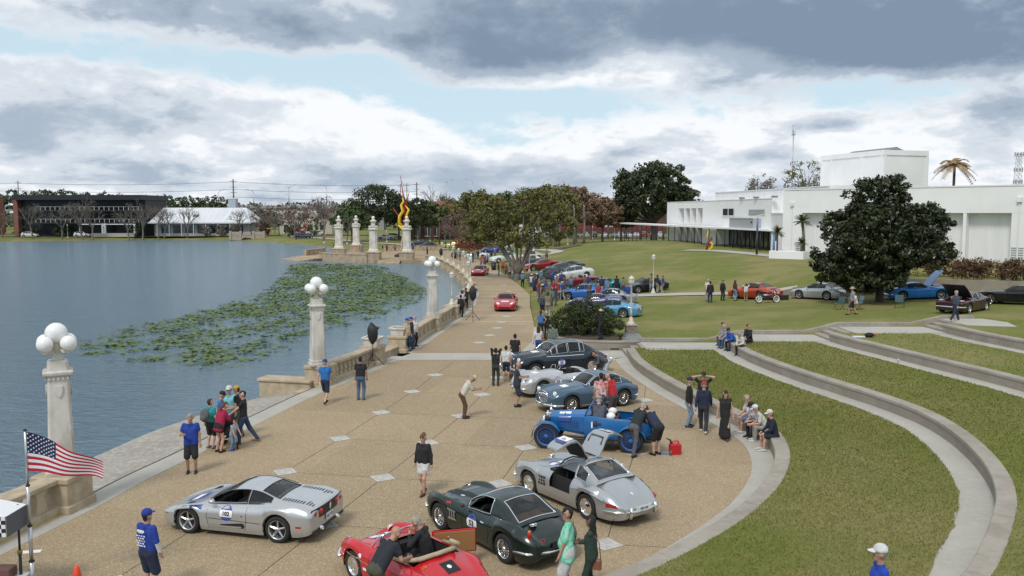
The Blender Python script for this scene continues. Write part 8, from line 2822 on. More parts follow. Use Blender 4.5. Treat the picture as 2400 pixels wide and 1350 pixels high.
def parts_of(J,spec):
	"""clothing and body as lists of round cones"""
	fat,fem = J['fat'],spec.get('fem')
	up,fw,hip = J['up'],J['fw'],J['hip']
	sd = np.array([0,1.,0])
	skin,shirt,pants,shoes,hair = [],[],[],[],[]
	h,hu,hf,hs = J['head'],J['hu'],J['hf'],J['hs']
	skin += [pr(h + hu * .02 - hf * .012,h + hu * .035 - hf * .022,.092,.092),pr(h - hu * .03 + hf * .015,h - hu * .085 + hf * .045,.074,.045),pr(h + hf * .088,h - hu * .022 + hf * .108,.012,.017),pr(J['neck'] - up * .04,h - hu * .07 - hf * .01,.062,.056)]
	for sg in (1,-1):
		skin.append(pr(h + hs * sg * .092 - hf * .005,h + hs * sg * .096 - hf * .015 - hu * .03,.018,.013))
		b0,b1 = hip + sd * sg * .075,J['chest'] + sd * sg * .085
		skin.append(pr(b0,b1,.09,.095))
	for q in 'lr':
		S,E,W = J[q + 'S'],J[q + 'E'],J[q + 'W']
		hd = (W - E) / np.linalg.norm(W - E)
		skin += [pr(S,E,.047,.040),pr(E,W,.041,.027),pr(W + hd * .02,W + hd * .085,.030,.034)]
		Hj,K,A,F_ = J[q + 'H'],J[q + 'K'],J[q + 'A'],J[q + 'F']
		skin += [pr(Hj,K,.080,.054),pr(K,K * .6 + A * .4 + np.array([-.012,0,0]),.053,.052),pr(K * .6 + A * .4,A,.05,.036)]
		shoes += [pr(F_ + np.array([-.07,0,.045]),F_ + np.array([.05,0,.042]),.045,.046),pr(F_ + np.array([.05,0,.040]),F_ + np.array([.16,0,.032]),.045,.030)]
		ln = spec.get('sleeve',.55)
		if ln > 0:
			if ln <= 1:
				shirt.append(pr(S,S + (E - S) * ln,.060,.060))
			else:
				shirt += [pr(S,E,.061,.054),pr(E,E + (W - E) * (ln - 1),.054,.042)]
		lp = spec.get('leg',2.)
		w = spec.get('legw',1.0)
		if lp <= 1:
			pants.append(pr(Hj,Hj + (K - Hj) * lp,.098 * w,.088 * w))
		else:
			pants += [pr(Hj,K,.095 * w,.074 * w),pr(K,K + (A - K) * (lp - 1),.072 * w,.060 * w)]
	for sg in (1,-1):
		shirt += [pr(hip + sd * sg * .070 * fat + up * spec.get('hem',-.02) + fw * .01,J['chest'] + sd * sg * .085,.112 * fat * (.92 if fem else 1),.112),pr(J['chest'] + sd * sg * .085,J['neck'] - up * .085 + sd * sg * .125,.108,.066)]
		pants.append(pr(hip + sd * sg * .07 * fat - up * .03,hip + sd * sg * .068 * fat + up * .07,.108 * fat,.100 * fat))
	shirt.append(pr(hip + up * .14 + fw * (.02 + .07 * (fat - 1) * 2),hip + up * .3 + fw * .03,.11 + .10 * (fat - 1),.11 + .03 * (fat - 1)))
	shirt.append(pr(J['neck'] - up * .06,J['neck'] - up * .02,.072,.064))
	if fem:
		for sg in (1,-1):
			shirt.append(pr(J['chest'] + sd * sg * .07 + fw * .06 + up * .03,J['chest'] + sd * sg * .07 + fw * .075 + up * .02,.062,.055))
	if spec.get('dress'):
		b = hip - np.array([0,0,spec['dress']])
		shirt += [pr(hip + up * .05,b + np.array([.10,.05,0]),.14,.14),pr(hip + up * .05,b + np.array([-.10,-.05,0]),.14,.14),pr(hip,b,.15,.14)]
	if spec.get('skirt'):
		b = hip - np.array([0,0,spec['skirt']])
		for sg in (1,-1):
			pants.append(pr(hip + sd * sg * .07,b + sd * sg * .085 + np.array([.01,0,0]),.11,.105))
	hr = spec.get('hair','short')
	if hr == 'short':
		hair += [pr(h + hu * .045 - hf * .03,h + hu * .06 + hf * .012,.088,.076),pr(h - hf * .045 + hu * .02,h - hf * .05 - hu * .05,.074,.052)]
	elif hr == 'ring':
		hair += [pr(h - hf * .055 + hu * .0,h - hf * .052 - hu * .05,.070,.055)]
	elif hr in ('long','tail','bun'):
		hair += [pr(h + hu * .045 - hf * .03,h + hu * .06 + hf * .015,.090,.078),pr(h - hf * .045,h - hf * .055 - hu * .06,.078,.06)]
		if hr == 'long':
			for sg in (1,-1):
				hair.append(pr(h - hf * .03 + hs * sg * .05,h - hf * .075 - hu * .24 + hs * sg * .05,.060,.045))
		elif hr == 'tail':
			hair.append(pr(h - hf * .10 - hu * .02,h - hf * .12 - hu * .22,.035,.022))
		else:
			hair.append(pr(h - hf * .06 + hu * .11,h - hf * .05 + hu * .12,.05,.05))
	return dict(body=skin,shirt=shirt,trousers=pants,shoes=shoes,hair=hair)
def headgear(b,kind,J):
	"""cap or hat in the frame of the head"""
	h,u,f,s = J['head'],J['hu'],J['hf'],J['hs']
	P = lambda a,c_,d: tuple(h + f * a + s * c_ + u * d)
	n = 14
	if kind == 'cap':
		rings = []
		for r,z in ((.108,.035),(.108,.07),(.095,.115),(.06,.145),(.01,.152)):
			rings.append([P(r * math.cos(2 * math.pi * j / n) - .012,r * .95 * math.sin(2 * math.pi * j / n),z) for j in range(n)])
		b.loft(rings,True,True,smooth=True)
		sg = 1
		b.loft([[P(.085,y,.045 + .012 * (1 - (y / .09) ** 2)) for y in np.linspace(-.088,.088,7)],[P(.085 + .10 * math.sqrt(max(.05,1 - (y / .085) ** 2)),y * .9,.035 + .012 * (1 - (y / .09) ** 2)) for y in np.linspace(-.085,.085,7)]],False,False)
	elif kind in ('straw','fedora'):
		br = .20 if kind == 'straw' else .17
		rings = []
		for r,z in ((br,.045),(br * .99,.055),(.108,.06),(.104,.10),(.092,.14),(.05,.155),(.01,.15)):
			rings.append([P(r * math.cos(2 * math.pi * j / n) - .008,r * .92 * math.sin(2 * math.pi * j / n),z) for j in range(n)])
		b.loft(rings,True,True,smooth=True)
def hand_fingers(b,J,q):
	E,W = J[q + 'E'],J[q + 'W']
	d = (W - E) / np.linalg.norm(W - E)
	a = np.cross(d,np.array([1.,0,0]))
	if np.linalg.norm(a) < .2:
		a = np.cross(d,np.array([0,0,1.]))
	a /= np.linalg.norm(a)
	c_ = np.cross(a,d)
	base = W + d * .10
	for k,(o,L) in enumerate(((-.028,.062),(-.009,.072),(.010,.068),(.028,.054))):
		p = base + a * o
		b.tube([p,p + d * L * .55 + c_ * .012,p + d * L * .9 + c_ * .034],[.0095,.009,.0065],5)
	p = W + d * .045 + a * -.034
	b.tube([p,p + d * .025 - a * .022 + c_ * .01,p + d * .052 - a * .026 + c_ * .022],[.011,.010,.007],5)
PEOPLE = 0
def person(label,p,rz,H=1.75,pose='stand',top=(.1,.1,.1),legs=(.05,.05,.07),skin='a',hairc=(.04,.03,.025),shoe=(.03,.03,.03),hat=None,hatc=None,glasses=False,z=None,lod=None,group=None,cat='person',kindtop='cloth',parts=None,**spec):
	global PEOPLE
	PEOPLE += 1
	dist = math.hypot(p[0],p[1])
	lod = lod if lod is not None else (0 if dist < 42 else 1 if dist < 76 else 2)
	J = figure(H,pose,spec.pop('fat',1.0),spec.get('fem'))
	G_ = parts_of(J,spec)
	s = H / 1.75
	zz = tz(*p) if z is None else z
	cols = dict(body=cloth(SKIN[skin],'skin'),shirt=cloth(top,kindtop),trousers=cloth(legs),shoes=cloth(shoe),hair=cloth(hairc))
	if lod:
		order = ['body','shirt','trousers','shoes','hair']
		prims = [q for k in order for q in G_[k]]
		own = np.array([i for i,k in enumerate(order) for _ in G_[k]])
		V,F = net(prims,.03 if lod == 1 else .05,.03)
		C_ = V[F].mean(1)
		best = np.full(len(C_),9.)
		mi = np.zeros(len(C_),int)
		for q,w in zip(prims,own):
			a,b_ = np.array(q[:3]),np.array(q[3:6])
			d = b_ - a
			t = np.clip(((C_ - a) @ d) / (d @ d + 1e-9),0,1)
			dd = np.linalg.norm(C_ - a - t[:,None] * d,axis=1) - (q[6] + (q[7] - q[6]) * t)
			m = dd < best
			best[m] = dd[m]
			mi[m] = w
		me = np_mesh('person',V * s,F,[cols[k] for k in order],mi,True)
		o = link('person',me,None,(p[0],p[1],zz),rz)
		tag(o,label,cat,group)
		if hat:
			b = MB()
			headgear(b,hat,J)
			b.v = [tuple(np.array(v) * s) for v in b.v]
			b.build('hat',cloth(hatc),o)
		return o
	t = tag(empty('person',(p[0],p[1],zz),rz),label,cat,group)
	t.scale = (s,s,s)
	V,F = net(G_['body'],.017,.022)
	b = MB()
	for q in 'lr':
		hand_fingers(b,J,q)
	nb = len(b.f)
	h,u,f,sd = J['head'],J['hu'],J['hf'],J['hs']
	for sg in (1,-1):
		b.ball(tuple(h + f * .082 + sd * sg * .034 + u * .022),.011,6,mi=1)
	b.tube([h + f * .088 + sd * .024 - u * .062,h + f * .096 - u * .064,h + f * .088 - sd * .024 - u * .062],.005,4,mi=2)
	nV = len(V)
	me = bpy.data.meshes.new('body')
	me.from_pydata([tuple(v) for v in V] + b.v,[],[tuple(q) for q in F] + [tuple(i + nV for i in q) for q in b.f])
	for q in (cols['body'],m_black,cloth((.30,.10,.08))):
		me.materials.append(q)
	me.polygons.foreach_set('material_index',[0] * len(F) + b.mi)
	me.polygons.foreach_set('use_smooth',[True] * len(me.polygons))
	me.update()
	link('body',me,t)
	G_['shoe'] = G_['shoes'][:2]
	G_['shoe_'] = G_['shoes'][2:]
	for k in ('shirt','trousers','shoe','shoe_','hair'):
		if not G_[k] or (k == 'trousers' and spec.get('dress')):
			continue
		cols['shoe'] = cols['shoe_'] = cols['shoes']
		V,F = net(G_[k],.019,.035 if k in ('shirt','trousers') else .02)
		link({'shirt': spec.get('topname','shirt'),'trousers': spec.get('legname','trousers'),'shoe_': 'shoe'}.get(k,k),np_mesh(k,V,F,cols[k],smooth=True),t)
	if hat:
		b = MB()
		headgear(b,hat,J)
		b.build('cap' if hat == 'cap' else 'hat',cloth(hatc),t)
	if glasses:
		b = MB()
		for sg in (1,-1):
			b.ball(tuple(h + f * .092 + sd * sg * .036 + u * .022),.026,8,sq=(.5,1,.75))
			b.tube([h + f * .088 + sd * sg * .06 + u * .026,h + sd * sg * .1 + u * .02],.006,4)
		b.build('sunglasses',m_black,t)
	return t
K = (.018,.018,.02)          # black cloth
NAVY,JEAN,LJEAN,WHITE,ROYAL,GREY = (.020,.028,.065),(.050,.085,.16),(.20,.28,.38),(.66,.66,.66),(.016,.050,.32),(.13,.135,.14)
BROWN,GREYH,BLACKH,REDC = (.055,.032,.02),(.33,.31,.29),(.016,.013,.012),(.50,.02,.025)
SH = dict(leg=.92,legname='shorts')
A = R
person('man in royal blue polo and black shorts holding up a thumb',(-9.67,25.20),A(-78),1.80,'raise_',ROYAL,K,'b',GREYH,K,fat=1.12,legw=1.1,**SH)
person('woman in crimson jacket and dark shorts seen from behind',(-9.60,27.41),A(58),1.66,'reach',(.36,.012,.06),K,'a',(.12,.06,.035),(.05,.02,.02),fat=1.15,fem=True,sleeve=1.95,leg=.35,legname='shorts',hair='tail',hem=-.10,topname='jacket')
person('person in teal top with a grey backpack behind the crimson jacket',(-10.04,27.87),A(72),1.64,'stand',(.02,.30,.32),K,'a',BROWN,(.2,.2,.2),**SH)
person('man in blue shirt and black cap looking at his phone',(-9.92,28.55),A(10),1.76,'phone',(.10,.18,.40),GREY,'a',GREYH,K,'cap',K,fat=1.1)
person('man in aqua shirt and white cap in the stroller group',(-9.82,29.22),A(-95),1.80,'pocket',(.20,.52,.58),(.1,.1,.12),'a',GREYH,K,'cap',WHITE,True,fat=1.1)
person('man in black tee with a yellow and black cap',(-9.54,29.33),A(165),1.78,'phone',K,GREY,'b',BLACKH,K,'cap',(.62,.33,.03),fat=1.05)
person('man in black tee and jeans striding with a hand on the stroller',(-9.09,28.44),A(192),1.80,dict(lf=(.20,.08,0),rf=(-.38,-.09,.05),lh=(.45,.2,1.02),rh=(-.05,-.3,.85)),K,(.035,.06,.12),'a',BLACKH,(.2,.14,.08))
person('small child in pale plaid shirt and jeans with blue shoes',(-9.23,27.61),A(-25),1.06,dict(lean=16,lh=(.42,.2,.9),rh=(.40,-.2,.86)),(.35,.42,.5),LJEAN,'a',BROWN,(.03,.08,.45))
EVENT_MAN = person('man in royal blue event shirt over white sleeves seen from behind',(-7.45,16.90),A(66),1.78,'pocket',ROYAL,NAVY,'b',BLACKH,K,'cap',(.015,.045,.28),fat=1.06,legw=1.15,sleeve=1.0,**SH)
person('man in bright blue tee, navy shorts and cap walking along the balustrade',(-7.67,34.54),A(80),1.80,'walk',(.02,.16,.48),NAVY,'a',GREYH,K,'cap',(.02,.05,.30),**SH)
person('man in black tee and jeans walking away on the plaza',(-6.34,35.27),A(88),1.80,'pocket',K,(.085,.13,.22),'b',BLACKH,(.12,.1,.09))
person('man in straw hat and brown trousers stooping over his phone',(-1.81,32.06),A(12),1.76,'stoop',(.60,.57,.50),(.12,.065,.028),'b',GREYH,(.05,.03,.02),'straw',(.58,.48,.30),sleeve=.8)
person('woman in black puffer jacket and white skirt walking on the plaza',(-2.46,23.24),A(-112),1.70,dict(lf=(.16,.06,0),rf=(-.16,-.07,.03),lh=(.02,.27,.86),rh=(.02,-.27,.86)),K,(.70,.70,.70),'a',(.16,.08,.045),(.06,.04,.03),None,None,True,fem=True,sleeve=1.98,leg=.35,legname='skirt',skirt=.26,hair='bun',hem=-.06,topname='jacket',fat=1.06)
person('bald man in dark navy tee and shorts reading his phone',(0.19,34.00),A(4),1.80,'phone',(.032,.042,.06),(.03,.035,.055),'b',SKIN['b'],K,fat=1.3,legw=1.2,hair='none',**SH)
person('woman in black jacket photographing, seen from behind',(-0.74,38.18),A(84),1.70,'photo',K,(.035,.045,.05),'b',BLACKH,K,fem=True,sleeve=1.95,hair='short',topname='jacket',hem=-.1)
person('boy in white tee behind the saloon radiator',(-0.28,39.36),A(84),1.62,'pocket',WHITE,NAVY,'a',BLACKH,(.5,.5,.5),**SH)
person('man in loose black tee left of the saloon bonnet',(0.15,41.95),A(80),1.80,'stand',K,K,'a',BLACKH,K,fat=1.1)
person('long-haired woman in white top and blue jeans walking away',(1.43,45.71),A(86),1.70,'walk',(.62,.60,.60),(.012,.085,.26),'a',(.05,.03,.022),(.4,.38,.36),fem=True,sleeve=.5,hair='long',lod=0)
person('heavy man in sage green tee before the planter',(2.23,45.98),A(88),1.80,'stand',(.13,.185,.155),K,'b',BLACKH,K,fat=1.18,lod=0)
person('man in grey tee leaning over the silver roadster',(4.34,39.26),A(188),1.78,'bend',(.10,.105,.115),(.42,.47,.55),'b',BLACKH,K,sleeve=1.9)
person('man in colourful print shirt and jeans beside the blue-grey coupe',(3.34,31.53),A(88),1.82,'pocket',(.42,.035,.04),JEAN,'b',BLACKH,K,fat=1.14,kindtop='print')
person('bald man in red tee and grey shorts looking into the coupe',(3.84,31.66),A(136),1.80,'reach',(.52,.02,.03),(.075,.065,.075),'b',SKIN['b'],K,hair='none',**SH)
person('man in felt hat and slate shirt leaning on the blue tourer',(2.85,27.61),A(82),1.78,'reach',(.085,.095,.13),(.035,.055,.10),'a',GREYH,K,'fedora',(.36,.32,.27),fat=1.1,sleeve=.8)
person('grey-haired man in dark tee bending at the rear wheel of the tourer',(4.02,27.11),A(48),1.80,dict(lean=38,lf=(.18,.12,0),rf=(-.30,-.12,0),lh=(.52,.1,.92),rh=(.52,-.1,.90),nod=.3),(.018,.028,.032),(.105,.105,.115),'a',GREYH,K)
person('man in navy jacket and black shorts bending over the tourer tail',(4.67,27.11),A(128),1.78,dict(lean=46,lh=(.50,.1,.80),rh=(.50,-.1,.80),nod=.3),NAVY,K,'a',BROWN,K,fat=1.1,sleeve=1.9,legw=1.15,topname='jacket',**SH)
person('man in navy vest and olive trousers leaning into the red roadster',(-2.57,16.08),A(52),1.82,dict(lean=42,lh=(.55,.2,.95),rh=(.52,-.2,.98),nod=.2),(.020,.024,.034),(.070,.072,.045),'b',SKIN['b'],K,hair='none',fat=1.06,topname='puffer_vest')
_p = Matrix.Rotation(RED_CAR.t.rotation_euler.z,3,'Z') @ Vector((-.12,-.34,0)) + RED_CAR.t.location
person('grey-haired man in black sitting in the red roadster',(_p.x,_p.y),RED_CAR.t.rotation_euler.z + .5,1.76,dict(hip=.50,lean=16,lf=(.80,.1,.16),rf=(.80,-.1,.16),lh=(.36,.16,.95),rh=(.34,-.12,.92),nod=.35),K,K,'b',GREYH,K,z=.1,sleeve=1.95)
person('man in black jacket and pale jeans with navy cap by the seat wall',(6.47,30.76),A(-18),1.80,'stand',K,LJEAN,'a',GREYH,NAVY,'cap',NAVY,sleeve=1.95,fat=1.12,topname='jacket')
person('man in black tee with both hands at his cap',(7.22,31.79),A(-96),1.80,'hat',K,GREY,'a',BLACKH,WHITE,'cap',K)
person('man in navy sweater and red cap seen from behind',(6.83,29.91),A(76),1.80,'walk',(.016,.022,.055),(.03,.034,.045),'a',GREYH,WHITE,'cap',(.45,.03,.04),sleeve=1.95,fat=1.1,topname='sweater')
person('woman in long sleeveless black dress and sunglasses',(7.35,28.93),A(-92),1.72,dict(lf=(.14,.05,0),rf=(-.14,-.06,.02),lh=(.06,.27,.84),rh=(-.02,-.27,.86)),K,K,'a',(.05,.028,.02),(.10,.06,.04),None,None,True,fem=True,sleeve=.08,dress=.74,hair='long',topname='dress')
for k,(px,py,top,legs,hat,lab,ps,kw) in enumerate((((8.39,30.03),0,WHITE,(.12,.17,.28),None,'man in white shirt and blue shorts sitting on the seat wall','sit',SH),((8.53,29.44),0,WHITE,K,K,'man in white polo and black cap hunched on the seat wall','sitf',{}),((8.51,28.61),0,(.60,.58,.54),(.30,.29,.24),WHITE,'man in white cap half hidden on the seat wall','sitf',{}),((8.39,27.51),0,(.014,.020,.036),(.014,.020,.036),(.62,.60,.54),'person in navy top and cream cap at the end of the seat wall','sit',SH))):
	i = min(range(len(W1)),key=lambda j: math.hypot(W1[j][0] - px[0],W1[j][1] - px[1]))
	a,c_ = W1[max(0,i - 1)],W1[i + 1]
	tx,ty = c_[0] - a[0],c_[1] - a[1]
	L = math.hypot(tx,ty)
	nx_,ny_ = ty / L,-tx / L
	person(lab,(W1[i][0] + .14 * -nx_ * -1 - nx_ * .30,W1[i][1] - ny_ * .30 + .14 * ny_),math.atan2(ny_,nx_) + (.25 if k % 2 else -.1),1.78,ps,top,legs,'a',GREYH if k < 2 else BROWN,(.6,.6,.58) if k != 1 else K,'cap' if hat else None,hat,z=.0,sleeve=.75 if k < 3 else 1.9,**kw)
person('man in mint tie-dye shirt, white shorts and sunglasses',(1.15,16.86),A(168),1.84,dict(rh=(.12,-.22,.90),lh=(.14,.22,.88)),(.07,.50,.30),(.60,.59,.57),'b',BLACKH,(.5,.5,.5),None,None,True,fat=1.34,legw=1.3,kindtop='print',sleeve=.85,hem=-.10,**SH)
person('woman in dark green outfit and black headscarf with folded arms',(1.63,16.90),A(160),1.66,'cross',(.030,.050,.040),(.026,.046,.036),'c',(.016,.015,.019),K,fem=True,sleeve=1.98,hair='long',fat=1.14,topname='jacket')
person('man in blue polo and white cap at the bottom edge on the lawn',(5.73,12.8),A(172),1.78,'stand',(.016,.06,.42),NAVY,'b',GREYH,K,'cap',WHITE,fat=1.1)
person('man in tan shirt, jeans and blue cap at the balustrade',(-5.91,47.55),A(-30),1.80,'pocket',(.55,.42,.27),(.03,.05,.10),'a',GREYH,K,'cap',(.02,.06,.32),fat=1.15,lod=0)
person('man in dark tee and blue cap, middle of the three at the balustrade',(-5.76,48.14),A(-20),1.80,'pocket',(.03,.035,.05),JEAN,'a',GREYH,K,'cap',(.02,.06,.32),lod=0)
person('grey-haired man in white shirt, rightmost of three at the balustrade',(-5.67,49.22),A(-35),1.76,'pocket',WHITE,K,'a',GREYH,K,fat=1.15,lod=0)
person('crew member in black suit beside the draped speaker',(-3.84,63.63),A(70),1.74,'stand',K,K,'c',BLACKH,K,sleeve=1.95)
person('crew member in white shirt with navy backpack behind the suit',(-3.96,67.22),A(60),1.74,'photo',(.5,.5,.55),(.14,.09,.07),'c',BLACKH,REDC,leg=.9)
person('crew member bending behind the draped speaker',(-3.78,69.63),A(80),1.74,'stand',K,NAVY,'c',BLACKH,K)
person('woman in straw hat and black clothes standing on the planter edge',(5.15,49.0),A(150),1.70,'photo',K,K,'c',BLACKH,K,'straw',(.60,.45,.18),z=.52,sleeve=1.9,fem=True,lod=0)
person('woman in blue sleeveless top with hand on hip by the bush',(1.71,50.51),A(82),1.68,'hips',(.06,.16,.36),K,'b',(.06,.035,.025),K,fem=True,sleeve=.2,hair='tail',legw=.9)
person('grey-haired woman in dark clothes at the left foot of the bush',(2.05,50.6),A(60),1.60,'cross',K,K,'a',GREYH,K,fem=True,sleeve=1.9)
ST = 'people sitting on the terrace steps'
for k,(x,y,zz,top,legs,hat,lab,hr) in enumerate(((11.9,46.9,.45,(.25,.26,.28),JEAN,None,'dark-haired person in grey shirt, rearmost on the terrace steps',BLACKH),(11.75,46.0,.45,(.30,.29,.28),JEAN,None,'person in grey top left of the blue jacket on the steps',GREYH),(11.95,45.4,.45,(.02,.12,.48),NAVY,NAVY,'man in bright blue jacket on the terrace steps',GREYH),(12.7,45.0,.60,K,K,None,'man in black jacket sitting on the seat wall behind the steps group',(.10,.05,.03)),(12.05,43.9,.45,(.60,.59,.52),K,None,'man in cream sweater hunched at the end of the steps group',GREYH))):
	person(lab,(x - .05,y),A(200 + 6 * k),1.74,'sitf' if k in (2,4) else 'sit',top,legs,'a',hr,K,'cap' if hat else None,hat,z=zz,group=ST,sleeve=1.9,lod=0 if k > 1 else 1)
RL = 'people on the right lawn'
for p,rz,H,ps,top,legs,lab,kw in (((16.04,69.51),95,1.78,'pocket',WHITE,(.3,.29,.27),'bald man in white shirt at the left end of the lawn group',dict(hair='none')),((15.87,68.03),80,1.72,'stand',K,NAVY,'person in black with a round emblem on the back',dict(skin='c',sleeve=1.9)),((17.19,69.36),-70,1.66,'stand',K,K,'woman in black jacket with a white bag on the lawn',dict(fem=True,hair='long',sleeve=1.9)),
										((18.05,68.78),20,1.66,'stand',(.10,.03,.035),LJEAN,'long-haired woman in maroon jacket beside the orange coupe',dict(fem=True,hair='long',hairc=(.06,.03,.02),sleeve=1.9)),((18.74,68.04),88,1.40,'hat',WHITE,(.22,.22,.14),'child in white tee with arms raised at the orange coupe',dict(skin='b',**SH)),((22.14,55.20),160,1.78,'walk',(.24,.30,.36),NAVY,'man in straw hat and grey tee walking under the magnolia',dict(hat='straw',hatc=(.55,.44,.25),skin='b',**SH)),
										((24.55,46.96),12,1.70,'stride',(.06,.075,.11),NAVY,'woman in navy overalls striding past the maroon car',dict(fem=True,hair='short',hairc=GREYH,sleeve=1.9,shoe=(.6,.6,.6),lod=0))):
	person(lab,p,A(rz),H,ps,top,legs,group=RL,**kw)
person('woman in white tee sitting in a folding chair under the magnolia',(23.64,58.30),A(190),1.66,'sit',WHITE,(.45,.24,.17),'b',(.2,.13,.08),K,group=RL,fem=True)
rp = random.Random(42)
TOPS = [((.50,.51,.53),'white'),((.52,.52,.53),'white'),((.02,.02,.022),'black'),((.06,.065,.075),'dark grey'),((.26,.27,.28),'pale grey'),((.03,.035,.05),'charcoal'),((.02,.06,.28),'royal blue'),(K,'black'),((.11,.12,.13),'grey'),((.45,.12,.03),'orange'),((.12,.22,.34),'light blue'),(NAVY,'navy'),((.32,.03,.04),'red'),((.22,.17,.12),'brown'),((.10,.16,.10),'olive')]
BOT = [(K,'black trousers'),(JEAN,'jeans'),((.35,.31,.24),'khaki trousers'),(NAVY,'navy shorts'),((.11,.11,.12),'grey shorts'),(LJEAN,'pale jeans')]
def crowd(pts,group,where,H0=1.72):
	seen = {}
	for i,(x,y) in enumerate(pts):
		for _ in range(40):
			a,c_ = rp.choice(TOPS),rp.choice(BOT)
			hat = rp.random() < .3
			lab = 'person in %s top and %s%s %s' % (a[1],c_[1],' with cap' if hat else '',where)
			if lab not in seen:
				break
		seen[lab] = 1
		kw = dict(SH) if 'shorts' in c_[1] else {}
		person(lab,(x,y),rp.uniform(0,6.28),H0 + rp.uniform(-.12,.12),rp.choice(['stand','pocket','phone','cross','walk','photo','hips','stand']),a[0],c_[0],rp.choice('aabbcd'),rp.choice([BLACKH,BROWN,GREYH,(.2,.12,.07)]),rp.choice([K,(.5,.5,.5)]),'cap' if hat else None,rp.choice([WHITE,K,NAVY,(.4,.03,.04)]) if hat else None,group=group,fat=rp.choice([1,1,1.12,1.2]),sleeve=rp.choice([.6,.6,.7,1.9]),**kw)
crowd([(1.12,89.00),(1.84,89.30),(2.08,79.67),(2.61,79.82),(3.51,85.16),(3.77,83.38),(4.16,86.35),(4.22,80.72),(4.62,82.05),(4.84,78.94),(5.17,79.09),(2.97,75.68),(3.28,74.20),(2.58,67.53),(3.27,69.17),(3.65,71.09),(2.67,63.10),(2.62,72.27),(3.79,77.01),(4.02,75.38),(2.25,63.83),(2.47,84.86),(1.95,84.41),(3.03,88.87),(3.06,81.31),(3.40,79.53),(4.29,77.61),(4.46,75.24),(2.99,66.06),(2.82,70.05),(2.34,75.23),(4.95,85.02),(5.61,80.87)],'crowd beside the show cars','right of the red car')
crowd([(6.91,80.88),(7.28,81.47),(8.33,78.96),(8.62,77.33),(9.64,78.37),(10.16,77.48),(9.56,69.93),(6.48,71.54),(7.24,71.25),(12.83,78.38),(13.31,77.94),(13.66,77.05),(5.08,125.21)],'people among the parked show cars','standing by the parked show cars')
crowd([(-0.25,100.85),(0.20,99.82),(0.71,101.75),(-1.69,105.59),(-1.21,110.04),(-4.33,120.11),(-3.88,121.15),(-3.60,123.96),(-6.10,132.40),(-5.86,134.62),(-5.62,140.40),(-6.99,136.99),(-8.87,140.70),(-8.51,139.36),(-10.22,145.88),(-15.35,154.91),(-0.71,101.45),(0.54,107.23)],'people on the far promenade','on the far promenade')
crowd([(-3.37,140.41),(-2.91,145.30),(0.07,147.83),(3.97,158.97),(4.60,161.35),(-13.27,184.39),(-14.82,190.02),(-15.72,184.98),(-17.30,192.25),(-17.39,187.06),(-18.63,194.17),(-19.91,171.64),(-19.77,151.94),(-25.47,168.09),(-24.63,168.09),(-23.60,171.64),(-29.38,164.53),(-28.80,164.53),(-9.42,177.73),(-8.42,175.36),(-5.93,169.30),(-37.70,180.34)],'people round the monument','in the distance round the monument')
crowd([((733 - 1200) / 2000 * 238,238),((741 - 1200) / 2000 * 236,236),((762 - 1200) / 2000 * 222,222),((490 - 1200) / 2000 * 256,256)],'people on the far bank','on the far bank path')
# ================================================================ things standing about
m_bag = M('black_bag',(.014,.014,.016),.6,bump=(7,.9))
def speaker(label,p,h,rz):
	t = tag(empty('tripod_speaker',(p[0],p[1],tz(*p)),rz),label,'speaker','bagged speakers on tripods')
	MB().tube([(0,0,.25),(0,0,h)],.022,8).build('pole',m_black,t)
	for k in range(3):
		a = k * 2.094 + .4
		MB().tube([(.58 * math.cos(a),.58 * math.sin(a),.02),(.05 * math.cos(a),.05 * math.sin(a),.62)],.018,6).build('leg',m_black,t)
		MB().tube([(.30 * math.cos(a),.30 * math.sin(a),.32),(0,0,.26)],.012,5).build('brace',m_black,t)
	b = MB()
	rings = []
	for r,z,dx in ((.07,h - .12,0),(.18,h + .02,.0),(.25,h + .18,.0),(.26,h + .45,.01),(.25,h + .66,.02),(.16,h + .80,.0),(.03,h + .95,-.06)):
		rings.append([(dx + r * math.cos(a) * (1 + .12 * math.sin(3 * a + z * 5)),r * .8 * math.sin(a),z + .03 * math.sin(2 * a)) for a in np.linspace(0,2 * math.pi,13)[:-1]])
	b.loft(rings,True,True,smooth=True)
	b.add([(.10,-.12,h + .55),(.42,.0,h + .72),(.12,.12,h + .78),(.2,0,h + .5)],[(0,1,2),(0,3,1)])
	b.build('plastic_bag',m_bag,t)
speaker('black bagged speaker on a tripod by the second balustrade',(-7.04,42.66),1.25,A(-10))
speaker('black draped speaker on a tripod beside the camera crew',(-2.84,61.36),1.6,A(10))
speaker('black bagged speaker on the far promenade behind the third globe lamp',(-10.47,125.90),1.7,0)
speaker('small black bagged speaker at the monument',(-32.00,159.14),1.0,0)
x,y = 5.31,27.21
t = tag(empty('fuel_can',(x,y,0),A(10)),'red plastic fuel can with black spout on the plaza','fuel can')
MB().bevbox(-.19,.19,-.12,.12,0,.36,.04).build('can_body',M('red_plastic',(.45,.012,.02),.35),t)
MB().tube([(-.10,0,.36),(-.08,0,.43),(.10,0,.43),(.12,0,.36)],.022,6).build('handle',M('red_plastic'),t)
MB().tube([(-.14,0,.36),(-.16,0,.46),(-.30,0,.54)],[.035,.03,.02],7).build('spout',m_black,t)
x,y = 4.95,27.21
o = MB().bevbox(-.12,.12,-.07,.07,0,.03,.01).build('wiping_cloth',M('cloth_blue',(.05,.20,.42),.9,bump=(14,.8)),None,(x,y,.004))
tag(o,'folded blue cloth on the plaza beside the fuel can','cloth')
x,y = 5.14,27.06
o = MB().lathe([(.04,0),(.045,.1),(.03,.13),(.015,.16)],10).build('oil_bottle',M('grey_plastic',(.12,.12,.13),.5),None,(x,y,.002))
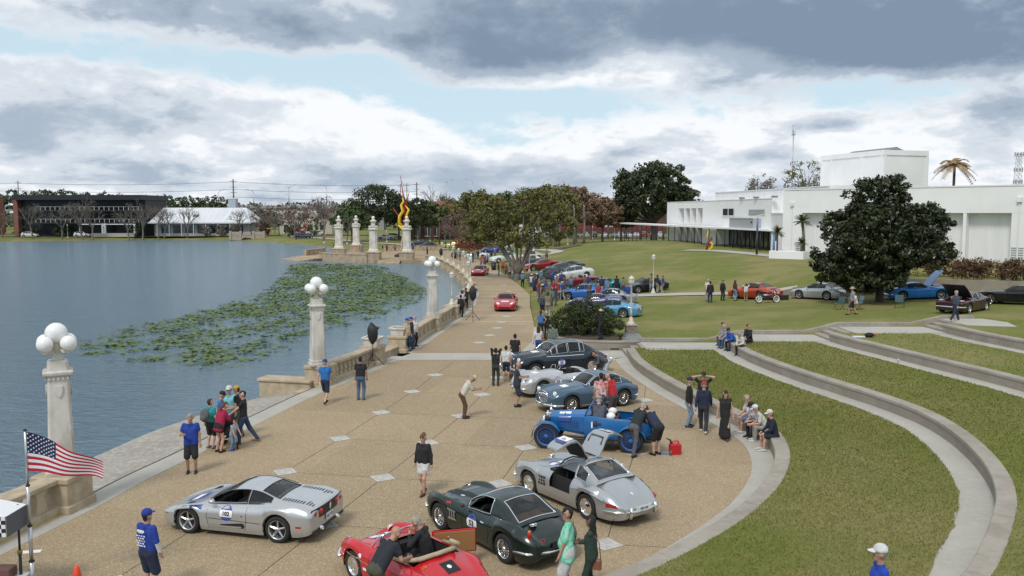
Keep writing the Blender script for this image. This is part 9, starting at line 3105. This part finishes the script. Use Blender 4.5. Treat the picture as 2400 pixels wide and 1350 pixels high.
tag(o,'small grey bottle standing by the fuel can','bottle')
x,y = -8.96,16.98
t = tag(empty('traffic_cone',(x,y,0)),'orange traffic cone at the bottom edge','cone')
MB().lathe([(.16,.03),(.05,.58),(.03,.6)],14).build('cone',M('cone_orange',(.70,.06,.015),.5),t)
MB().bevbox(-.2,.2,-.2,.2,0,.03,.01).build('base',m_rubber,t)
fx,fy = -9.90,17.02
t = tag(empty('flag_pole',(fx,fy,0)),'telescopic silver flag pole at the left edge','flag pole')
z = 0
for k,(r,h) in enumerate(((.045,.70),(.038,.75),(.031,.85),(.024,1.15))):
	MB().tube([(0,0,z),(0,0,z + h)],r,10).build('pole_section',M('pole_silver',(.55,.56,.57),.3,.8),t)
	MB().lathe([(r + .012,z + h - .03),(r + .012,z + h)],10).build('clamp',m_black,t)
	z += h
MB().bevbox(-.3,.3,-.3,.3,0,.04,.01).build('foot',m_black,t)
TOPZ = z
fl = tag(empty('flag',(fx,fy,TOPZ)),'American flag with stars and stripes flying from the silver pole','flag')
def fpt(u,v):
	"""flag surface: u 0..1 from the pole, v 0..1 from the top"""
	L,Hh = 1.42,.84
	x = L * u * .96
	droop = .66 * u + .12 * u * u
	return (x * .99,.34 * u + .09 * math.sin(u * 7.5 + v * 1.4) * u ** .6,-.03 - Hh * v * (1 - .58 * u) - droop + .03 * math.sin(u * 9) * u)
def fpatch(name,u0,u1,v0,v1,mat,off=0.,parent=fl,n=18):
	b = MB()
	r = []
	for v in np.linspace(v0,v1,4):
		r.append([(p[0],p[1] - off,p[2]) for p in (fpt(u,v) for u in np.linspace(u0,u1,n))])
	b.loft(r,False,False,smooth=True)
	return b.build(name,mat,parent)
m_fr,m_fw,m_fb = M('flag_red',(.42,.010,.030),.8),M('flag_white',(.68,.67,.68),.8),M('flag_blue',(.010,.018,.075),.8)
for k in range(13):
	fpatch('stripe',.40 if k < 7 else 0,1,k / 13,(k + 1) / 13,m_fr if k % 2 == 0 else m_fw)
cn = fpatch('canton',0,.40,0,7 / 13,m_fb)
b = MB()
for r in range(9):
	for c_ in range(6 if r % 2 == 0 else 5):
		u = .033 + (c_ + (.5 if r % 2 else 0)) * .067
		v = (r + .8) * (7 / 13) / 9.6
		p = fpt(u,v)
		pts = []
		for q in range(10):
			rr = .024 if q % 2 == 0 else .010
			a = math.pi / 2 + q * math.pi / 5
			pts.append((p[0] + rr * math.cos(a),p[1] - .012,p[2] + rr * math.sin(a)))
		b.add(pts,[tuple(range(10))])
tag(b.build('stars',m_fw,cn),kind='stuff')
tx_,ty_ = -10.11,16.98
tt = tag(empty('market_tent',(tx_,ty_,0)),'corner of a white tent with black and white chequered valance','tent')
for k,(q,r) in enumerate((((0,0,0),.03),((-.02,0,0),.022))):
	pass
MB().tube([(0,0,.0),(0,0,.9)],.032,8).build('lower_leg',m_black,tt)
MB().tube([(0,0,.88),(0,0,1.9)],.024,8).build('upper_leg',m_black,tt)
MB().lathe([(.05,.86),(.05,.94)],10).build('leg_clamp',M('brass',(.30,.22,.08),.4,.6),tt)
b = MB()
b.add([(-3,-.6,1.86),(.12,-.6,1.86),(.12,.12,1.86),(-3,.12,1.86),(-1.6,-.3,2.4)],[(0,1,4),(1,2,4),(2,3,4)])
b.build('roof_cloth',M('tent_white',(.70,.71,.73),.7),tt)
me_k,me_w = (MB().box(-.041,.041,-.003,.003,-.041,.041).mesh('check',q) for q in (m_black,M('tent_white')))
for i in range(12):
	for j in range(5):
		link('check',me_k if (i + j) % 2 else me_w,tt,(.06 - i * .083,.128 if False else -.605 + .0 * i,1.82 - j * .083))
b = MB()
b.box(.121,.126,-.6,.12,1.44,1.86)
b.build('side_valance',M('valance_grey',(.10,.105,.115),.7),tt)
tx_,ty_ = -10.32,16.83
t = tag(empty('folding_table',(tx_,ty_,0)),'dark corner of a folding table at the lower left','table')
MB().bevbox(-.7,.35,-.5,.3,.36,.42,.01).build('table_top',M('table_white',(.5,.5,.5),.6),t)
for sx in (-.6,.28):
	for sy in (-.42,.22):
		MB().tube([(sx,sy,0),(sx,sy,.37)],.02,6).build('leg',m_black,t)
o = MB().bevbox(-.28,.1,-.1,.2,0,.2,.02).build('box',M('box_maroon',(.13,.06,.05),.8),None,(tx_ + .02,ty_,.422))
tag(o,'maroon box lying on the folding table','box')
x,y = -11.15,19.16
o = MB().bevbox(-.22,.22,-.09,.09,0,.006,.002).build('paper_sheet',M('paper',(.68,.67,.67),.8),None,(x,y,.006),A(12))
tag(o,'white paper sheet lying on the paving by the flag pole','paper')
pts = []
for k in range(40):
	q = left_at(14.5 + k * .2,.54 + .05 * math.sin(k * .7))
	pts.append((q[0],q[1],.016))
o = MB().tube(pts,.014,5).build('yellow_cable',M('cable_yellow',(.55,.42,.02),.6))
tag(o,'yellow cable lying along the foot of the left balustrade','cable')
x,y = -9.47,28.02
t = tag(empty('stroller',(x,y,0),A(110)),'dark pushchair in the middle of the family group','stroller')
for sx in (-.32,.34):
	for sy in (-.24,.24):
		MB().lathe([(.06,-.02),(.12,-.025),(.12,.025),(.06,.02)],14,axis='y',cap=False).build('wheel',m_tyre,t,(sx,sy,.12))
for sy in (-.24,.24):
	MB().tube([(.34,sy,.14),(-.1,sy,.62),(-.45,sy,1.02)],.016,6).build('frame_tube',m_steel,t)
	MB().tube([(-.32,sy,.14),(.05,sy,.50)],.016,6).build('frame_tube',m_steel,t)
MB().tube([(-.45,-.24,1.02),(-.47,0,1.04),(-.45,.24,1.02)],.018,6).build('handle',m_rubber,t)
b = MB()
b.loft([[(.3,-.2,.40),(.3,.2,.40)],[(-.05,-.21,.42),(-.05,.21,.42)],[(-.28,-.21,.85),(-.28,.21,.85)],[(-.1,-.21,1.0),(-.1,.21,1.0)]],False,smooth=True)
b.build('seat_cloth',M('stroller_black',(.02,.02,.022),.9),t)
for lab,p,rz,c_,z in (('grey backpack worn by the person in teal',(-10.03,27.71),A(72),(.11,.12,.12),1.08),('black and yellow backpack on the child',(-9.27,27.56),A(-25),(.03,.03,.03),.58)):
	d = np.array([math.cos(rz),math.sin(rz)]) * (-.19 if z > 1 else -.10)
	t = tag(empty('backpack',(p[0] + d[0],p[1] + d[1],z),rz),lab,'backpack')
	k = 1 if z > 1 else .6
	MB().ball((0,0,.12 * k),.2 * k,12,sq=(.62,.85,1.2)).build('bag',cloth(c_),t)
	MB().ball((-.10 * k,0,.05 * k),.12 * k,10,sq=(.55,.95,.9)).build('pocket',cloth(c_ if z > 1 else (.6,.36,.02)),t)
x,y = 1.68,16.86
t = tag(empty('handbag',(x,y,.72),A(160)),'brown leather handbag hanging beside the woman in dark green','handbag')
MB().bevbox(-.15,.15,-.06,.06,-.13,.09,.03).build('bag',M('brown_leather',(.20,.08,.04),.5),t)
MB().tube([(-.14,0,.06),(-.10,.02,.45),(.02,.03,.62),(.12,.02,.40),(.14,0,.06)],.010,5).build('strap',M('brown_leather'),t)
rm = random.Random(8)
for r,zz in enumerate((1.40,1.365,1.30,1.25,1.20,1.15,1.10)):
	n = (1,1,4,3,4,3,4)[r]
	for q in range(n):
		w = .10 if r == 0 else .07 if r == 1 else rm.uniform(.016,.032)
		yy = (q - (n - 1) / 2) * .062
		h_ = (.026,.010)[r] if r < 2 else rm.uniform(.010,.018)
		MB().add([(-.150 - .01 * math.cos(yy * 8),yy - w,zz - h_),(-.150 - .01 * math.cos(yy * 8),yy + w,zz - h_ * .7),(-.150 - .01 * math.cos(yy * 8),yy + w * .8,zz + h_),(-.150 - .01 * math.cos(yy * 8),yy - w * .9,zz + h_ * .8)],[(0,1,2,3)]).build('print_mark',m_num_white,EVENT_MAN)
for lab,p,rz in (('teal folding camp chair left of the magnolia trunk',(22.81,59.18),A(100)),('folding camp chair under the seated woman',(23.82,58.60),A(190)),('dark folding chair right of the magnolia trunk',(26.77,58.61),A(60))):
	t = tag(empty('camp_chair',(p[0],p[1],tz(*p)),rz),lab,'chair','camp chairs under the magnolia')
	mc = M('camp_teal',(.10,.17,.20),.85)
	b = MB()
	b.add([(-.25,-.27,.42),(.25,-.27,.45),(.25,.27,.45),(-.25,.27,.42)],[(0,1,2,3)])
	b.build('seat',mc,t)
	b = MB()
	b.add([(-.26,-.27,.44),(-.26,.27,.44),(-.40,.27,.95),(-.40,-.27,.95)],[(0,1,2,3)])
	b.build('backrest',mc,t)
	for sy in (-.28,.28):
		MB().tube([(-.28,sy,0),(.26,sy,.46)],.012,5).build('leg',m_black,t)
		MB().tube([(.28,sy,0),(-.28,sy,.46),(-.42,sy,.97)],.012,5).build('leg',m_black,t)
		MB().tube([(-.32,sy,.66),(.28,sy,.64)],.02,5).build('armrest',m_black,t)
x,y = 18.55,43.9
t = tag(empty('bag',(x,y,1.378)),'black bag with red flap left on the grass above the third seat wall','bag')
MB().ball((0,0,.12),.2,10,sq=(1.3,.8,.65)).build('bag_body',cloth(K),t)
MB().ball((.22,0,.12),.12,8,sq=(1.1,.9,.6)).build('bag_flap',cloth((.5,.06,.02)),t)
x,y = 18.0,43.9
o = MB().bevbox(-.3,.3,-.12,.12,0,.06,.02).build('folded_towel',M('towel',(.42,.52,.62),.9,var=(22,.6),c2=(.7,.7,.7)),None,(x,y,1.378))
tag(o,'pale blue striped towel on the grass beside the black bag','towel')
x,y = 17.81,38.90
o = MB().lathe([(.035,0),(.048,.16),(.05,.165)],12).build('paper_cup',M('paper'),None,(x,y,.93))
tag(o,'white paper cup standing at the foot of the third seat wall','cup')
for lab,p in (('black litter bin left of the leaning tree',(-2.49,115.67)),('black litter bin on the far promenade',(-9.69,144.55))):
	t = tag(empty('litter_bin',(p[0],p[1],tz(*p))),lab,'bin','black litter bins')
	MB().lathe([(.30,0),(.36,.95)],14).build('drum',m_black,t)
	MB().lathe([(.38,.95),(.38,1.0),(.2,1.12)],14).build('lid',m_black,t)
for k,y in enumerate((66,72,79,86)):
	p = left_at(y,.35)
	MB().box(-.25,.25,-.10,.10,0,.008).build('drain_grate',m_joint,plaza,(p[0],p[1],.004),A(80))
_J = figure(1.78,'pocket',1.06)
for q in 'lr':
	S_,E_,W_ = _J[q + 'S'],_J[q + 'E'],_J[q + 'W']
	V,F = net([pr(S_ + (E_ - S_) * .8,E_,.055,.052),pr(E_,E_ + (W_ - E_) * .95,.052,.042)],.019,.02)
	link('white_sleeve',np_mesh('white_sleeve',V,F,cloth(WHITE),smooth=True),EVENT_MAN)
